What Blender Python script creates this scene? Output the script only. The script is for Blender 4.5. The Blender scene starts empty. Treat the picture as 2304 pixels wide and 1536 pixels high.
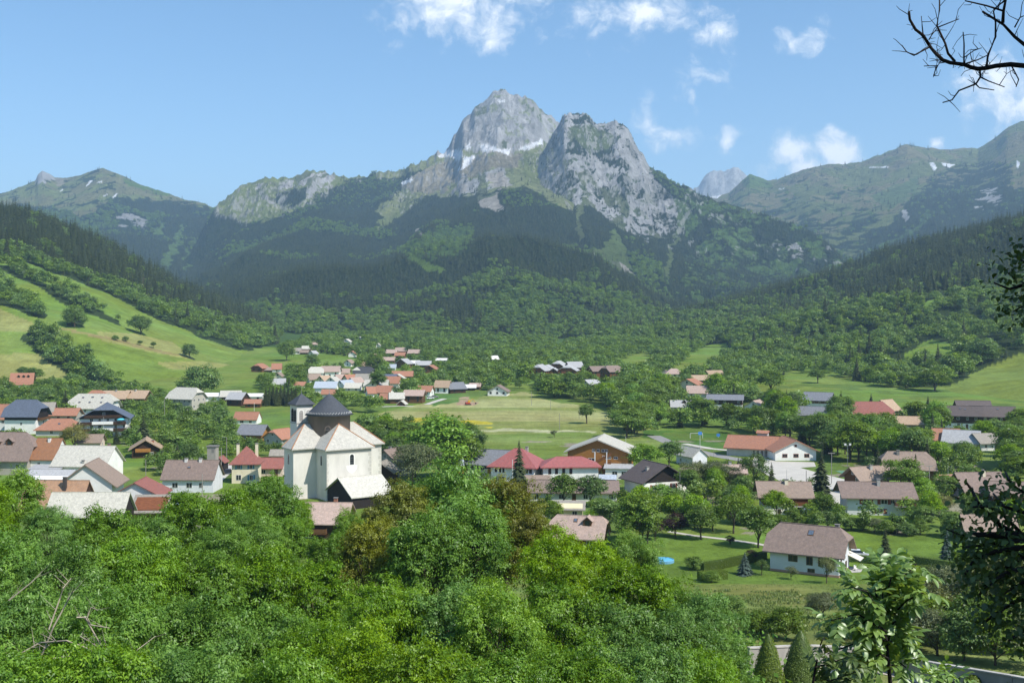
import bpy, bmesh, math, random
import numpy as np
from mathutils import Vector, Matrix

# ------------------------------------------------------------------ camera, sky, sun, exposure
SC = bpy.context.scene
COL = SC.collection
F = 2470.0          # focal length in photograph pixels (2304 wide)
CX, HY = 1152.0, 720.0
ZC = 45.0           # camera height above the village datum
cam_d = bpy.data.cameras.new('camera'); cam = bpy.data.objects.new('camera', cam_d); COL.objects.link(cam)
cam.location = (0, 0, ZC); cam.rotation_euler = (math.radians(90), 0, 0)
cam_d.sensor_fit = 'HORIZONTAL'; cam_d.sensor_width = 36.0; cam_d.lens = 36.0 * F / 2304.0
cam_d.shift_y = -(768.0 - HY) / 2304.0
cam_d.clip_start = 0.2; cam_d.clip_end = 60000.0
SC.camera = cam

SUN_DIR = Vector((0.80, -0.60, 1.16)).normalized()      # towards the sun
SUN_EL = math.asin(SUN_DIR.z)
SUN_AZ = math.atan2(SUN_DIR.x, SUN_DIR.y)
SUN_STRENGTH, SKY_STRENGTH, EXPOSURE = 4.6, 0.14, 0.35

world = bpy.data.worlds.new('World'); SC.world = world; world.use_nodes = True
wn, wl = world.node_tree.nodes, world.node_tree.links
wn.clear()
w_out = wn.new('ShaderNodeOutputWorld'); w_bg = wn.new('ShaderNodeBackground')
w_sky = wn.new('ShaderNodeTexSky'); w_sky.sky_type = 'NISHITA'; w_sky.sun_disc = False
w_sky.sun_elevation = SUN_EL; w_sky.sun_rotation = SUN_AZ
w_sky.altitude = 900; w_sky.air_density = 1.0; w_sky.dust_density = 0.6; w_sky.ozone_density = 1.6
w_bg.inputs['Strength'].default_value = SKY_STRENGTH
wl.new(w_bg.outputs[0], w_out.inputs[0])

def build_clouds():
    """White clouds mixed into the sky by direction: soft noise inside loose patches."""
    def math_n(op, a, b=None, c=None):
        n = wn.new('ShaderNodeMath'); n.operation = op
        for i, v in enumerate((a, b, c)):
            if v is None: continue
            if isinstance(v, (int, float)): n.inputs[i].default_value = v
            else: wl.new(v, n.inputs[i])
        return n.outputs[0]
    tc = wn.new('ShaderNodeTexCoord')
    sep = wn.new('ShaderNodeSeparateXYZ'); wl.new(tc.outputs['Generated'], sep.inputs[0])
    yy = math_n('MAXIMUM', math_n('ABSOLUTE', sep.outputs['Y']), 0.05)
    u = math_n('DIVIDE', sep.outputs['X'], yy); v = math_n('DIVIDE', sep.outputs['Z'], yy)
    uv = wn.new('ShaderNodeCombineXYZ'); wl.new(u, uv.inputs[0]); wl.new(v, uv.inputs[1]); wl.new(sep.outputs['Y'], uv.inputs[2])
    warp = wn.new('ShaderNodeTexNoise'); warp.inputs['Scale'].default_value = 26; warp.inputs['Detail'].default_value = 5
    wl.new(uv.outputs[0], warp.inputs['Vector'])
    wsub = wn.new('ShaderNodeVectorMath'); wsub.operation = 'MULTIPLY_ADD'
    wl.new(warp.outputs['Color'], wsub.inputs[0]); wsub.inputs[1].default_value = (0.034, 0.030, 0); wsub.inputs[2].default_value = (-0.017, -0.015, 0)
    wadd = wn.new('ShaderNodeVectorMath'); wadd.operation = 'ADD'; wl.new(uv.outputs[0], wadd.inputs[0]); wl.new(wsub.outputs[0], wadd.inputs[1])
    fine = wn.new('ShaderNodeTexNoise'); fine.inputs['Scale'].default_value = 38; fine.inputs['Detail'].default_value = 9; fine.inputs['Roughness'].default_value = 0.62
    wl.new(wadd.outputs[0], fine.inputs['Vector'])
    blobs = [(1040, 0, 150, 70, 1.0), (1010, 40, 90, 45, 1.0), (968, 78, 34, 22, .7), (1112, 92, 30, 26, .75), (1095, 55, 55, 45, .9),
             (1305, 32, 50, 38, .72), (1460, 30, 120, 40, .86), (1385, 70, 48, 32, .66), (1560, 22, 50, 40, .7), (1605, 78, 46, 40, .8),
             (1632, 112, 20, 26, .6), (1800, 82, 48, 36, .8), (1845, 48, 30, 28, .66), (1708, 74, 24, 24, .5), (1575, 172, 52, 46, .74),
             (1551, 226, 18, 36, .62), (1455, 258, 32, 36, .72), (1470, 285, 30, 22, .7), (1508, 322, 46, 40, .84), (1638, 318, 30, 40, .72), (1605, 312, 24, 16, .6),
             (1780, 345, 54, 42, 1.08), (1885, 342, 46, 42, 1.08), (1820, 385, 90, 36, 1.0), (2250, 178, 95, 48, 1.05), (2300, 230, 100, 60, 1.0),
             (2235, 290, 36, 50, .8), (2100, 322, 22, 13, .95), (1340, 130, 20, 20, .48), (1360, 275, 60, 22, .42), (1870, 215, 22, 12, .4), (1330, 20, 200, 40, .5)]
    acc = None
    for (bx, by, rx, ry, k) in blobs:
        rx, ry = rx * 1.28, ry * 1.28
        m = wn.new('ShaderNodeMapping'); m.vector_type = 'POINT'
        sx, sy = F / rx, F / ry
        m.inputs['Scale'].default_value = (sx, sy, 0)
        m.inputs['Location'].default_value = (-(bx - CX) / F * sx, -(HY - by) / F * sy, 0)
        wl.new(wadd.outputs[0], m.inputs['Vector'])
        ln = wn.new('ShaderNodeVectorMath'); ln.operation = 'LENGTH'; wl.new(m.outputs[0], ln.inputs[0])
        one = math_n('MULTIPLY_ADD', ln.outputs['Value'], -0.56 * k, k * 1.06)
        acc = one if acc is None else math_n('MAXIMUM', acc, one)
    front = math_n('GREATER_THAN', sep.outputs['Y'], 0.05)
    # other clouds beyond the part of the sky in view
    far_n = wn.new('ShaderNodeTexNoise'); far_n.inputs['Scale'].default_value = 2.6; far_n.inputs['Detail'].default_value = 4
    wl.new(tc.outputs['Generated'], far_n.inputs['Vector'])
    out_u = math_n('GREATER_THAN', math_n('ABSOLUTE', u), 0.56); out_v = math_n('GREATER_THAN', v, 0.36)
    back = math_n('LESS_THAN', sep.outputs['Y'], 0.05)
    outside = math_n('MAXIMUM', math_n('MAXIMUM', out_u, out_v), back)
    far_c = math_n('MULTIPLY', math_n('MULTIPLY_ADD', far_n.outputs['Fac'], 5.0, -2.75), outside)
    acc = math_n('MAXIMUM', math_n('MULTIPLY', acc, front), far_c)
    dens = math_n('ADD', acc, math_n('MULTIPLY_ADD', fine.outputs['Fac'], 1.7, -0.96))
    ramp = wn.new('ShaderNodeMapRange'); ramp.interpolation_type = 'SMOOTHSTEP'
    ramp.inputs['From Min'].default_value = 0.30; ramp.inputs['From Max'].default_value = 1.0
    wl.new(dens, ramp.inputs['Value'])
    fac = math_n('MULTIPLY', ramp.outputs[0], 0.9)
    col = wn.new('ShaderNodeMixRGB'); wl.new(fac, col.inputs['Fac'])
    sat = wn.new('ShaderNodeHueSaturation'); sat.inputs['Saturation'].default_value = 1.16; sat.inputs['Hue'].default_value = .496; wl.new(w_sky.outputs[0], sat.inputs['Color']); wl.new(sat.outputs[0], col.inputs['Color1'])
    tone = wn.new('ShaderNodeMixRGB'); tone.inputs['Color1'].default_value = (5.4, 5.9, 6.5, 1); tone.inputs['Color2'].default_value = (7.9, 8.0, 8.0, 1)
    wl.new(ramp.outputs[0], tone.inputs['Fac'])
    wl.new(tone.outputs[0], col.inputs['Color2'])
    wl.new(col.outputs[0], w_bg.inputs['Color'])
build_clouds()

sun_d = bpy.data.lights.new('sun', 'SUN'); sun_d.energy = SUN_STRENGTH; sun_d.angle = math.radians(0.53); sun_d.color = (1.0, 0.955, 0.88)
sun_o = bpy.data.objects.new('sun', sun_d); COL.objects.link(sun_o)
sun_o.rotation_euler = SUN_DIR.to_track_quat('Z', 'Y').to_euler(); sun_o.location = (300, -200, 500)

vs = SC.view_settings
vs.view_transform = 'Standard'; vs.look = 'None'; vs.exposure = EXPOSURE; vs.gamma = 1.0; vs.use_curve_mapping = False
cy = SC.cycles
cy.max_bounces = 6; cy.diffuse_bounces = 3; cy.glossy_bounces = 2; cy.transmission_bounces = 3; cy.transparent_max_bounces = 8; cy.volume_bounces = 1
cy.caustics_reflective = False; cy.caustics_refractive = False
cy.use_denoising = True

# ------------------------------------------------------------------ noise and small maths
def _hash(ix, iy, seed):
    h = (ix.astype(np.int64) * 374761393 + iy.astype(np.int64) * 668265263 + seed * 974634533) & 0x7fffffff
    h = ((h ^ (h >> 13)) * 1274126177) & 0x7fffffff
    h = (h ^ (h >> 16)) & 0xffffff
    return h / float(0xffffff)
def vnoise(x, y, seed=0):
    ix = np.floor(x); iy = np.floor(y); fx = x - ix; fy = y - iy
    fx = fx * fx * fx * (fx * (fx * 6 - 15) + 10); fy = fy * fy * fy * (fy * (fy * 6 - 15) + 10)
    a = _hash(ix, iy, seed); b = _hash(ix + 1, iy, seed); c = _hash(ix, iy + 1, seed); d = _hash(ix + 1, iy + 1, seed)
    return (a + (b - a) * fx) * (1 - fy) + (c + (d - c) * fx) * fy
def fbm(x, y, octv=4, seed=0, gain=0.5):
    s = 0; a = 1; t = 0
    for o in range(octv):
        s = s + a * vnoise(x, y, seed + o * 17); t += a; a *= gain
        x, y = x * 2.03 + y * 0.31 + 7.1, y * 2.03 - x * 0.31 + 3.7
    return s / t
def ridged(x, y, octv=4, seed=0, gain=0.5):
    s = 0; a = 1; t = 0
    for o in range(octv):
        s = s + a * (1 - np.abs(2 * vnoise(x, y, seed + o * 13) - 1)); t += a; a *= gain
        x, y = x * 2.07 + y * 0.2 + 5.1, y * 2.07 - x * 0.2 + 1.7
    return s / t
def inpoly(px, py, poly):
    ins = np.zeros(np.shape(px), bool); n = len(poly)
    for i in range(n):
        x1, y1 = poly[i]; x2, y2 = poly[(i + 1) % n]
        if y1 == y2: continue
        c = ((y1 > py) != (y2 > py)) & (px < (x2 - x1) * (py - y1) / (y2 - y1) + x1)
        ins ^= c
    return ins
def sstep(a, b, x):
    t = np.clip((x - a) / (b - a), 0, 1); return t * t * (3 - 2 * t)

# ------------------------------------------------------------------ terrain heights
_gy = np.array([-200, -60, -5, 0, 5, 12, 20, 40, 60, 80, 100, 120, 150, 180, 195, 450, 550, 3200, 9000], float)
_gz = np.array([95, 60, 44, 43.3, 42.5, 38.5, 33, 22, 16.5, 14.3, 13.6, 11, 6, 0.7, -1, -1, 0, 76, 150], float)
_ty = np.arange(-220, 230, 1.0); _tz = np.interp(_ty, _gy, _gz)
_k = np.hanning(15); _k /= _k.sum()
_ts = np.convolve(np.pad(_tz, 7, mode='edge'), _k, 'valid')
_ts = np.where(_ty > 192, _tz, _ts)
def zg(x, Y):
    x = np.asarray(x, float); Y = np.asarray(Y, float)
    z = np.where(Y < 225, np.interp(Y, _ty, _ts), np.interp(Y, _gy, _gz))
    n = (fbm(x / 26.0, Y / 26.0, 3, 5) - 0.5) * 1.6 * sstep(190, 150, Y) + (fbm(x / 90.0, Y / 90.0, 3, 9) - 0.5) * 5.0 * sstep(700, 1100, Y)
    return z + n

def prof(pts):
    a = np.array(pts, float); return lambda s: np.interp(s, a[:, 0], a[:, 1])
class Layer:
    def __init__(s, name, ridge, base, shape, back, noise, canopy=0, sm=0, s0=.70):
        r = np.array([p[:3] for p in ridge], float)
        s.name, s.shape, s.back, s.noise, s.canopy, s.sm, s.s0 = name, shape, back, noise, canopy, sm, s0
        s.rp, s.ry, s.rY = r[:, 0], r[:, 1], r[:, 2]
        b = np.array(base, float); s.bp, s.bY = b[:, 0], b[:, 1]
    def ridge(s, px):
        Yr = np.interp(px, s.rp, s.rY); py = np.interp(px, s.rp, s.ry) + s.canopy * F / Yr
        return Yr, ZC - Yr * (py - HY) / F
    def z(s, px, Y):
        Yr, zr = s.ridge(px); Yb = np.interp(px, s.bp, s.bY)
        x = Y * (px - CX) / F
        zb = zg(x, Yb) - 8
        t = np.clip((Y - Yb) / (Yr - Yb), 0, 1)
        if s.sm:            # lower flanks follow the broad massif, the crest line only shapes the top
            ws = 0; zs = 0
            for k in np.linspace(-2, 2, 13): w = math.exp(-k * k / 2); zs = zs + w * s.ridge(px + k * s.sm)[1]; ws += w
            zs = zs / ws; z = zb + (zs - zb) * s.shape(t) + (zr - zs) * sstep(s.s0, 1.0, t)
        else: z = zb + (zr - zb) * s.shape(t)
        z = np.where(Y > Yr, zr - (Y - Yr) * s.back, z)
        z = np.where(Y < Yb, zb - (Yb - Y) * 0.2, z)
        return z + s.noise(x, Y, t, zr - zb)

def n_hill(amp, sc, seed):
    def f(x, Y, t, h):
        return (fbm(x / sc, Y / sc, 4, seed) - 0.5) * amp * sstep(0, 0.18, t) * (1 - 0.75 * sstep(0.85, 1.0, t))
    return f
def n_rock(a1, a2, lo, seed, sc=1.0):
    def f(x, Y, t, h):
        w = sstep(lo, lo + 0.2, t)
        gul = ridged(x / (95 * sc), Y / (330 * sc), 4, seed, 0.55) - 0.55          # gullies that run down the fall line
        crag = ridged(x / (52 * sc), Y / (60 * sc), 4, seed + 50, 0.6) - 0.55
        fine_ = (ridged(x / (19 * sc), Y / (26 * sc), 3, seed + 70, .6) - .5) * a2 * .42 * w
        low = (ridged(x / (420 * sc), Y / (900 * sc), 3, seed + 90) - 0.5) * a1 * 1.5 * sstep(0.05, 0.25, t)
        top = 1 - 0.6 * sstep(0.93, 1.0, t)
        return (gul * a1 * (1 - .35 * (sc < 1)) * (0.35 + 0.65 * w) * sstep(0.05, 0.3, t) + crag * a2 * w + low) * top + fine_ * (1 - .5 * sstep(.95, 1, t)) + (ridged(x / 34, Y / 400, 3, seed + 33) - .55) * 26 * sstep(.93, 1, t) * (a2 > 10)
    return f

L_left = Layer('left_hill', [(-900, 395, 1500), (-400, 400, 1500), (0, 445, 1500), (60, 456, 1500), (130, 480, 1510), (230, 525, 1540), (330, 580, 1580), (400, 620, 1610), (480, 655, 1680), (560, 690, 1740), (640, 722, 1800), (700, 748, 1850), (780, 785, 1900), (3200, 900, 1900)],
    [(-900, 560), (0, 590), (250, 600), (420, 640), (600, 760), (700, 900), (800, 1000), (3200, 1100)], prof([(0, 0), (.08, .05), (.45, .46), (1, 1)]), 0.25, n_hill(26, 160, 3), 15)
L_right = Layer('right_hill', [(-900, 900, 1500), (1080, 840, 1500), (1190, 800, 1500), (1240, 768, 1560), (1290, 745, 1650), (1330, 728, 1740), (1380, 708, 1800), (1430, 700, 1850), (1500, 693, 1900), (1600, 665, 2000), (1700, 640, 2000), (1800, 612, 1960), (1900, 582, 1900), (2000, 543, 1850), (2100, 517, 1800), (2200, 495, 1760), (2304, 468, 1700), (2700, 380, 1650), (3200, 330, 1600)],
    [(-900, 1200), (1150, 1150), (1250, 1000), (1400, 820), (1550, 720), (1700, 620), (1900, 560), (2304, 500), (3200, 460)], prof([(0, 0), (.1, .05), (.3, .23), (.6, .55), (1, 1)]), 0.25, n_hill(46, 190, 21), 16)
L_fleft = Layer('far_left_mountain', [(-900, 520, 5600), (-300, 470, 5600), (0, 434, 5600), (30, 428, 5600), (60, 417, 5600), (80, 409, 5600), (85, 396, 5600), (95, 388, 5600), (106, 392, 5600), (123, 403, 5600), (150, 402, 5600), (170, 397, 5600), (200, 388, 5600), (232, 383, 5600), (250, 390, 5550), (280, 403, 5500), (310, 417, 5450), (350, 430, 5400), (380, 438, 5350), (415, 450, 5300), (460, 461, 5200), (490, 470, 5100), (540, 500, 5000), (620, 560, 4700), (720, 640, 4400), (3200, 900, 4400)],
    [(-900, 2700), (0, 2700), (500, 2600), (700, 2900), (3200, 3000)], prof([(0, 0), (.3, .23), (.6, .5), (.85, .8), (1, 1)]), 0.4, n_rock(38, 8, .65, 31, 1.3), sm=40, s0=.7)
L_peak = Layer('main_mountain', [(-900, 900, 3600), (330, 700, 3800), (420, 590, 4000), (470, 505, 4100), (492, 468, 4150), (505, 458, 4150), (530, 440, 4150), (560, 428, 4200), (580, 420, 4200), (600, 412, 4200), (625, 410, 4200), (655, 406, 4250), (680, 396, 4250), (700, 392, 4250), (725, 393, 4300), (745, 399, 4300), (765, 402, 4300), (800, 400, 4350), (830, 394, 4400), (870, 386, 4400), (900, 379, 4450), (930, 372, 4320), (950, 364, 4320), (970, 350, 4330), (985, 339, 4330), (1000, 333, 4350), (1010, 328, 4350), (1020, 312, 4350), (1030, 293, 4350), (1040, 268, 4350), (1060, 257, 4350), (1075, 240, 4350), (1085, 227, 4350), (1095, 214, 4350), (1105, 203, 4350), (1117, 199, 4350), (1130, 198, 4350), (1150, 203, 4350), (1165, 205, 4350), (1185, 214, 4350), (1205, 229, 4350), (1215, 240, 4350), (1230, 251, 4350), (1245, 263, 4350), (1262, 277, 4350), (1300, 300, 4350), (1400, 380, 4350), (1500, 460, 4320), (1700, 600, 4300), (3200, 900, 4300)],
    [(-900, 2200), (300, 2100), (450, 1800), (600, 1500), (750, 1300), (1300, 1300), (1500, 1500), (3200, 1700)], prof([(0, 0), (.12, .075), (.3, .185), (.5, .325), (.65, .45), (.78, .575), (.86, .68), (.92, .79), (1, 1)]), 0.9, n_rock(60, 32, .70, 41), sm=75, s0=.66)
L_tower = Layer('front_mountain', [(-900, 900, 3200), (900, 640, 3300), (1000, 560, 3500), (1060, 500, 3600), (1110, 455, 3700), (1160, 420, 3800), (1195, 385, 3850), (1225, 335, 3900), (1245, 305, 3900), (1262, 279, 3900), (1270, 268, 3900), (1280, 262, 3900), (1300, 262, 3900), (1318, 265, 3900), (1333, 281, 3900), (1345, 288, 3900), (1370, 285, 3900), (1385, 283, 3880), (1400, 289, 3860), (1415, 303, 3850), (1425, 325, 3840), (1435, 341, 3830), (1450, 364, 3800), (1460, 382, 3780), (1480, 396, 3750), (1500, 407, 3700), (1520, 418, 3650), (1545, 430, 3600), (1570, 441, 3550), (1600, 450, 3500), (1640, 466, 3450), (1700, 491, 3400), (1760, 506, 3300), (1800, 518, 3250), (1850, 548, 3200), (1880, 572, 3150), (1920, 610, 3100), (2000, 680, 3000), (3200, 900, 3000)],
    [(-900, 1900), (900, 1800), (1200, 1650), (1600, 1800), (1900, 2100), (3200, 2300)], prof([(0, 0), (.2, .10), (.45, .25), (.65, .40), (.76, .50), (.86, .70), (.94, .89), (1, 1)]), 0.9, n_rock(52, 17, .62, 61, 0.8), sm=60, s0=.55)
L_fright = Layer('far_right_mountain', [(-900, 900, 5500), (1400, 520, 6000), (1560, 450, 6100), (1600, 442, 6100), (1640, 430, 6100), (1665, 408, 6100), (1687, 391, 6100), (1705, 398, 6100), (1726, 409, 6100), (1748, 408, 6100), (1777, 399, 6100), (1802, 389, 6050), (1828, 380, 6000), (1865, 371, 6000), (1901, 371, 6000), (1937, 368, 6000), (1974, 353, 6000), (2010, 340, 6000), (2024, 330, 6000), (2040, 324, 6000), (2061, 327, 6000), (2098, 331, 6000), (2134, 334, 5950), (2167, 332, 5900), (2200, 337, 5850), (2222, 322, 5800), (2247, 306, 5750), (2265, 291, 5700), (2282, 281, 5700), (2295, 276, 5700), (2330, 272, 5600), (2500, 300, 5600), (3200, 260, 5400)],
    [(-900, 3000), (1600, 3000), (1900, 2700), (2304, 2400), (3200, 2300)], prof([(0, 0), (.3, .24), (.6, .53), (.85, .82), (1, 1)]), 0.4, n_rock(52, 8, .75, 71, 1.4), sm=60, s0=.6)
L_rock = Layer('rocky_peak', [(1380, 560, 9000), (1500, 470, 9000), (1545, 440, 9000), (1562, 425, 9000), (1572, 418, 9000), (1580, 408, 9000), (1588, 397, 9000), (1598, 390, 9000), (1606, 387, 9000), (1614, 390, 9000), (1622, 388, 9000), (1630, 392, 9000), (1640, 387, 9000), (1651, 382, 9000), (1662, 386, 9000), (1675, 396, 9000), (1720, 430, 9000), (1900, 520, 9000)],
    [(1380, 7600), (1900, 7600)], prof([(0, 0), (.5, .4), (1, 1)]), 0.8, n_rock(60, 40, .2, 81, 1.2))
LAYERS = [L_left, L_right, L_tower, L_peak, L_fleft, L_fright, L_rock]
def ztot(px, Y, near=False):
    px = np.asarray(px, float); Y = np.asarray(Y, float)
    z = zg(Y * (px - CX) / F, Y)
    for L in LAYERS[:2] if near else LAYERS: z = np.maximum(z, L.z(px, Y))
    return z
_YS = np.concatenate([np.arange(22, 200, .5), np.exp(np.linspace(math.log(200), math.log(2600), 1500))])
def at(px, py, near=True):
    """World point where the sight line through a photograph pixel meets the ground."""
    pxs = np.full_like(_YS, px); zz = ztot(pxs, _YS, near); line = ZC - _YS * (py - HY) / F
    hit = np.nonzero(zz >= line)[0]
    i = hit[0] if len(hit) else len(_YS) - 1
    Y = _YS[i]
    return Vector((Y * (px - CX) / F, Y, float(zz[i])))
def gz(x, Y):
    return float(ztot(CX + x * F / max(Y, 1.0), Y, True)) if Y > 300 else float(zg(x, Y))

# ------------------------------------------------------------------ materials
MATS = {}
def nodes_of(name):
    m = bpy.data.materials.new(name); m.use_nodes = True
    nt = m.node_tree; nt.nodes.clear()
    o = nt.nodes.new('ShaderNodeOutputMaterial')
    return m, nt, o
class NT:
    def __init__(s, nt): s.nt = nt
    def n(s, t, **k):
        nd = s.nt.nodes.new(t)
        for a, v in k.items(): setattr(nd, a, v)
        return nd
    def l(s, a, b): s.nt.links.new(a, b)
    def math(s, op, a, b=None, c=None):
        nd = s.n('ShaderNodeMath', operation=op)
        for i, v in enumerate((a, b, c)):
            if v is None: continue
            if isinstance(v, (int, float)): nd.inputs[i].default_value = v
            else: s.l(v, nd.inputs[i])
        return nd.outputs[0]
    def noise(s, vec, scale, detail=4, rough=.55, out='Fac'):
        nd = s.n('ShaderNodeTexNoise'); nd.inputs['Scale'].default_value = scale; nd.inputs['Detail'].default_value = detail; nd.inputs['Roughness'].default_value = rough
        if vec is not None: s.l(vec, nd.inputs['Vector'])
        return nd.outputs[out]
    def mix(s, fac, a, b, blend='MIX'):
        nd = s.n('ShaderNodeMixRGB', blend_type=blend)
        for i, v in zip(('Fac', 'Color1', 'Color2'), (fac, a, b)):
            if isinstance(v, (int, float)): nd.inputs[i].default_value = v
            elif isinstance(v, (tuple, list)): nd.inputs[i].default_value = (*v[:3], 1)
            else: s.l(v, nd.inputs[i])
        return nd.outputs[0]
    def mapr(s, v, a, b, c=0., d=1.):
        nd = s.n('ShaderNodeMapRange'); s.l(v, nd.inputs['Value'])
        for k, x in zip(('From Min', 'From Max', 'To Min', 'To Max'), (a, b, c, d)): nd.inputs[k].default_value = x
        return nd.outputs[0]
    def mapping(s, vec, sc):
        nd = s.n('ShaderNodeMapping'); nd.inputs['Scale'].default_value = sc; s.l(vec, nd.inputs['Vector']); return nd.outputs[0]
    def bump(s, h, st, dist=1.):
        nd = s.n('ShaderNodeBump'); nd.inputs['Strength'].default_value = st; nd.inputs['Distance'].default_value = dist; s.l(h, nd.inputs['Height']); return nd.outputs[0]
    def hsv(s, col, h=None, sat=None, val=None):
        nd = s.n('ShaderNodeHueSaturation')
        for k, v in (('Hue', h), ('Saturation', sat), ('Value', val)):
            if v is None: continue
            if isinstance(v, (int, float)): nd.inputs[k].default_value = v
            else: s.l(v, nd.inputs[k])
        if isinstance(col, (tuple, list)): nd.inputs['Color'].default_value = (*col[:3], 1)
        else: s.l(col, nd.inputs['Color'])
        return nd.outputs[0]
    def principled(s, out, col, rough=.8, normal=None, spec=.3, metal=0):
        p = s.n('ShaderNodeBsdfPrincipled')
        if isinstance(col, (tuple, list)): p.inputs['Base Color'].default_value = (*col[:3], 1)
        else: s.l(col, p.inputs['Base Color'])
        if isinstance(rough, (int, float)): p.inputs['Roughness'].default_value = rough
        else: s.l(rough, p.inputs['Roughness'])
        p.inputs['Specular IOR Level'].default_value = spec; p.inputs['Metallic'].default_value = metal
        if normal is not None: s.l(normal, p.inputs['Normal'])
        s.l(p.outputs[0], out.inputs[0]); return p

def leaf_mat(name, col, trans=.4, var=.25, warm=(0.16, 0.12, 0.02), warm_amt=.0, gloss=.025):
    if name in MATS: return MATS[name]
    m, nt, o = nodes_of(name); t = NT(nt)
    oi = t.n('ShaderNodeObjectInfo'); at_ = t.n('ShaderNodeAttribute', attribute_name='tint')
    geo = t.n('ShaderNodeNewGeometry')
    val = t.math('MULTIPLY_ADD', at_.outputs['Fac'], 0.75, 0.62)
    val = t.math('MULTIPLY', val, t.math('MULTIPLY_ADD', oi.outputs['Random'], var * 1.3, 1 - var * .65))
    rnd2 = t.math('FRACT', t.math('MULTIPLY', oi.outputs['Random'], 37.7))
    hue = t.math('ADD', t.math('MULTIPLY_ADD', rnd2, 0.020, 0.4840), t.math('MULTIPLY_ADD', at_.outputs['Fac'], -0.026, 0.011))
    c = t.hsv(col, hue, t.math('MULTIPLY_ADD', rnd2, -.22, 1.08), val)
    if warm_amt > 0:
        c = t.mix(t.math('MULTIPLY', t.mapr(t.noise(geo.outputs['Position'], .22, 3), .42, .68), warm_amt), c, warm)
    d = t.n('ShaderNodeBsdfDiffuse'); t.l(c, d.inputs['Color'])
    tr = t.n('ShaderNodeBsdfTranslucent'); t.l(t.hsv(c, .475, 1.1, 1.25), tr.inputs['Color'])
    mx = t.n('ShaderNodeMixShader'); mx.inputs[0].default_value = trans; t.l(d.outputs[0], mx.inputs[1]); t.l(tr.outputs[0], mx.inputs[2])
    g = t.n('ShaderNodeBsdfGlossy'); g.inputs['Roughness'].default_value = .45; g.inputs['Color'].default_value = (.9, .95, .9, 1)
    m2 = t.n('ShaderNodeMixShader'); m2.inputs[0].default_value = gloss; t.l(mx.outputs[0], m2.inputs[1]); t.l(g.outputs[0], m2.inputs[2])
    t.l(m2.outputs[0], o.inputs[0]); MATS[name] = m; return m

def simple_mat(name, col, rough=.8, nscale=3., namt=.2, bump=.0, bscale=20., spec=.3, metal=0, streak=None):
    if name in MATS: return MATS[name]
    m, nt, o = nodes_of(name); t = NT(nt)
    tc = t.n('ShaderNodeTexCoord'); v = tc.outputs['Object']
    if streak: v = t.mapping(v, streak)
    f = t.noise(v, nscale, 5, .6)
    c = t.hsv(col, None, None, t.mapr(f, .25, .75, 1 - namt, 1 + namt))
    oi = t.n('ShaderNodeObjectInfo')
    c = t.hsv(c, None, None, t.math('MULTIPLY_ADD', oi.outputs['Random'], .16, .92))
    nrm = t.bump(t.noise(tc.outputs['Object'], bscale, 4), bump, .05) if bump else None
    t.principled(o, c, rough, nrm, spec, metal); MATS[name] = m; return m

# ------------------------------------------------------------------ objects
def set_props(o, label=None, cat=None, group=None, kind=None):
    if label: o['label'] = label
    if cat: o['category'] = cat
    if group: o['group'] = group
    if kind: o['kind'] = kind
    return o
def link(o, parent=None):
    COL.objects.link(o)
    if parent is not None: o.parent = parent
    return o
def empty(name, loc, rz=0., label=None, cat=None, group=None):
    o = bpy.data.objects.new(name, None); o.location = loc; o.rotation_euler = (0, 0, rz); o.empty_display_size = .5
    link(o); return set_props(o, label, cat, group)
def mesh_np(name, V, Fq, mats=(), midx=None, smooth=False, attrs=None, colors=None):
    V = np.asarray(V, np.float32); me = bpy.data.meshes.new(name)
    if isinstance(Fq, np.ndarray):
        k = Fq.shape[1]; nF = Fq.shape[0]; loops = Fq.astype(np.int32).ravel(); starts = np.arange(nF, dtype=np.int32) * k
    else:
        nF = len(Fq); loops = np.array([i for f in Fq for i in f], np.int32); ln = np.array([len(f) for f in Fq], np.int32); starts = np.concatenate([[0], np.cumsum(ln)[:-1]]).astype(np.int32)
    me.vertices.add(len(V)); me.vertices.foreach_set('co', V.ravel())
    me.loops.add(len(loops)); me.loops.foreach_set('vertex_index', loops)
    me.polygons.add(nF); me.polygons.foreach_set('loop_start', starts)
    for m in mats: me.materials.append(m)
    if midx is not None: me.polygons.foreach_set('material_index', np.asarray(midx, np.int32))
    if smooth: me.polygons.foreach_set('use_smooth', np.ones(nF, bool))
    for an, av in (attrs or {}).items():
        a = me.attributes.new(an, 'FLOAT', 'POINT'); a.data.foreach_set('value', np.asarray(av, np.float32))
    for an, av in (colors or {}).items():
        a = me.attributes.new(an, 'FLOAT_COLOR', 'POINT'); c4 = np.ones((len(V), 4), np.float32); c4[:, :3] = av; a.data.foreach_set('color', c4.ravel())
    me.update(calc_edges=True)
    return me
def obj(name, me, parent=None, loc=None, label=None, cat=None, group=None, kind=None):
    o = bpy.data.objects.new(name, me)
    if loc is not None: o.location = loc
    link(o, parent); return set_props(o, label, cat, group, kind)
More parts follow.
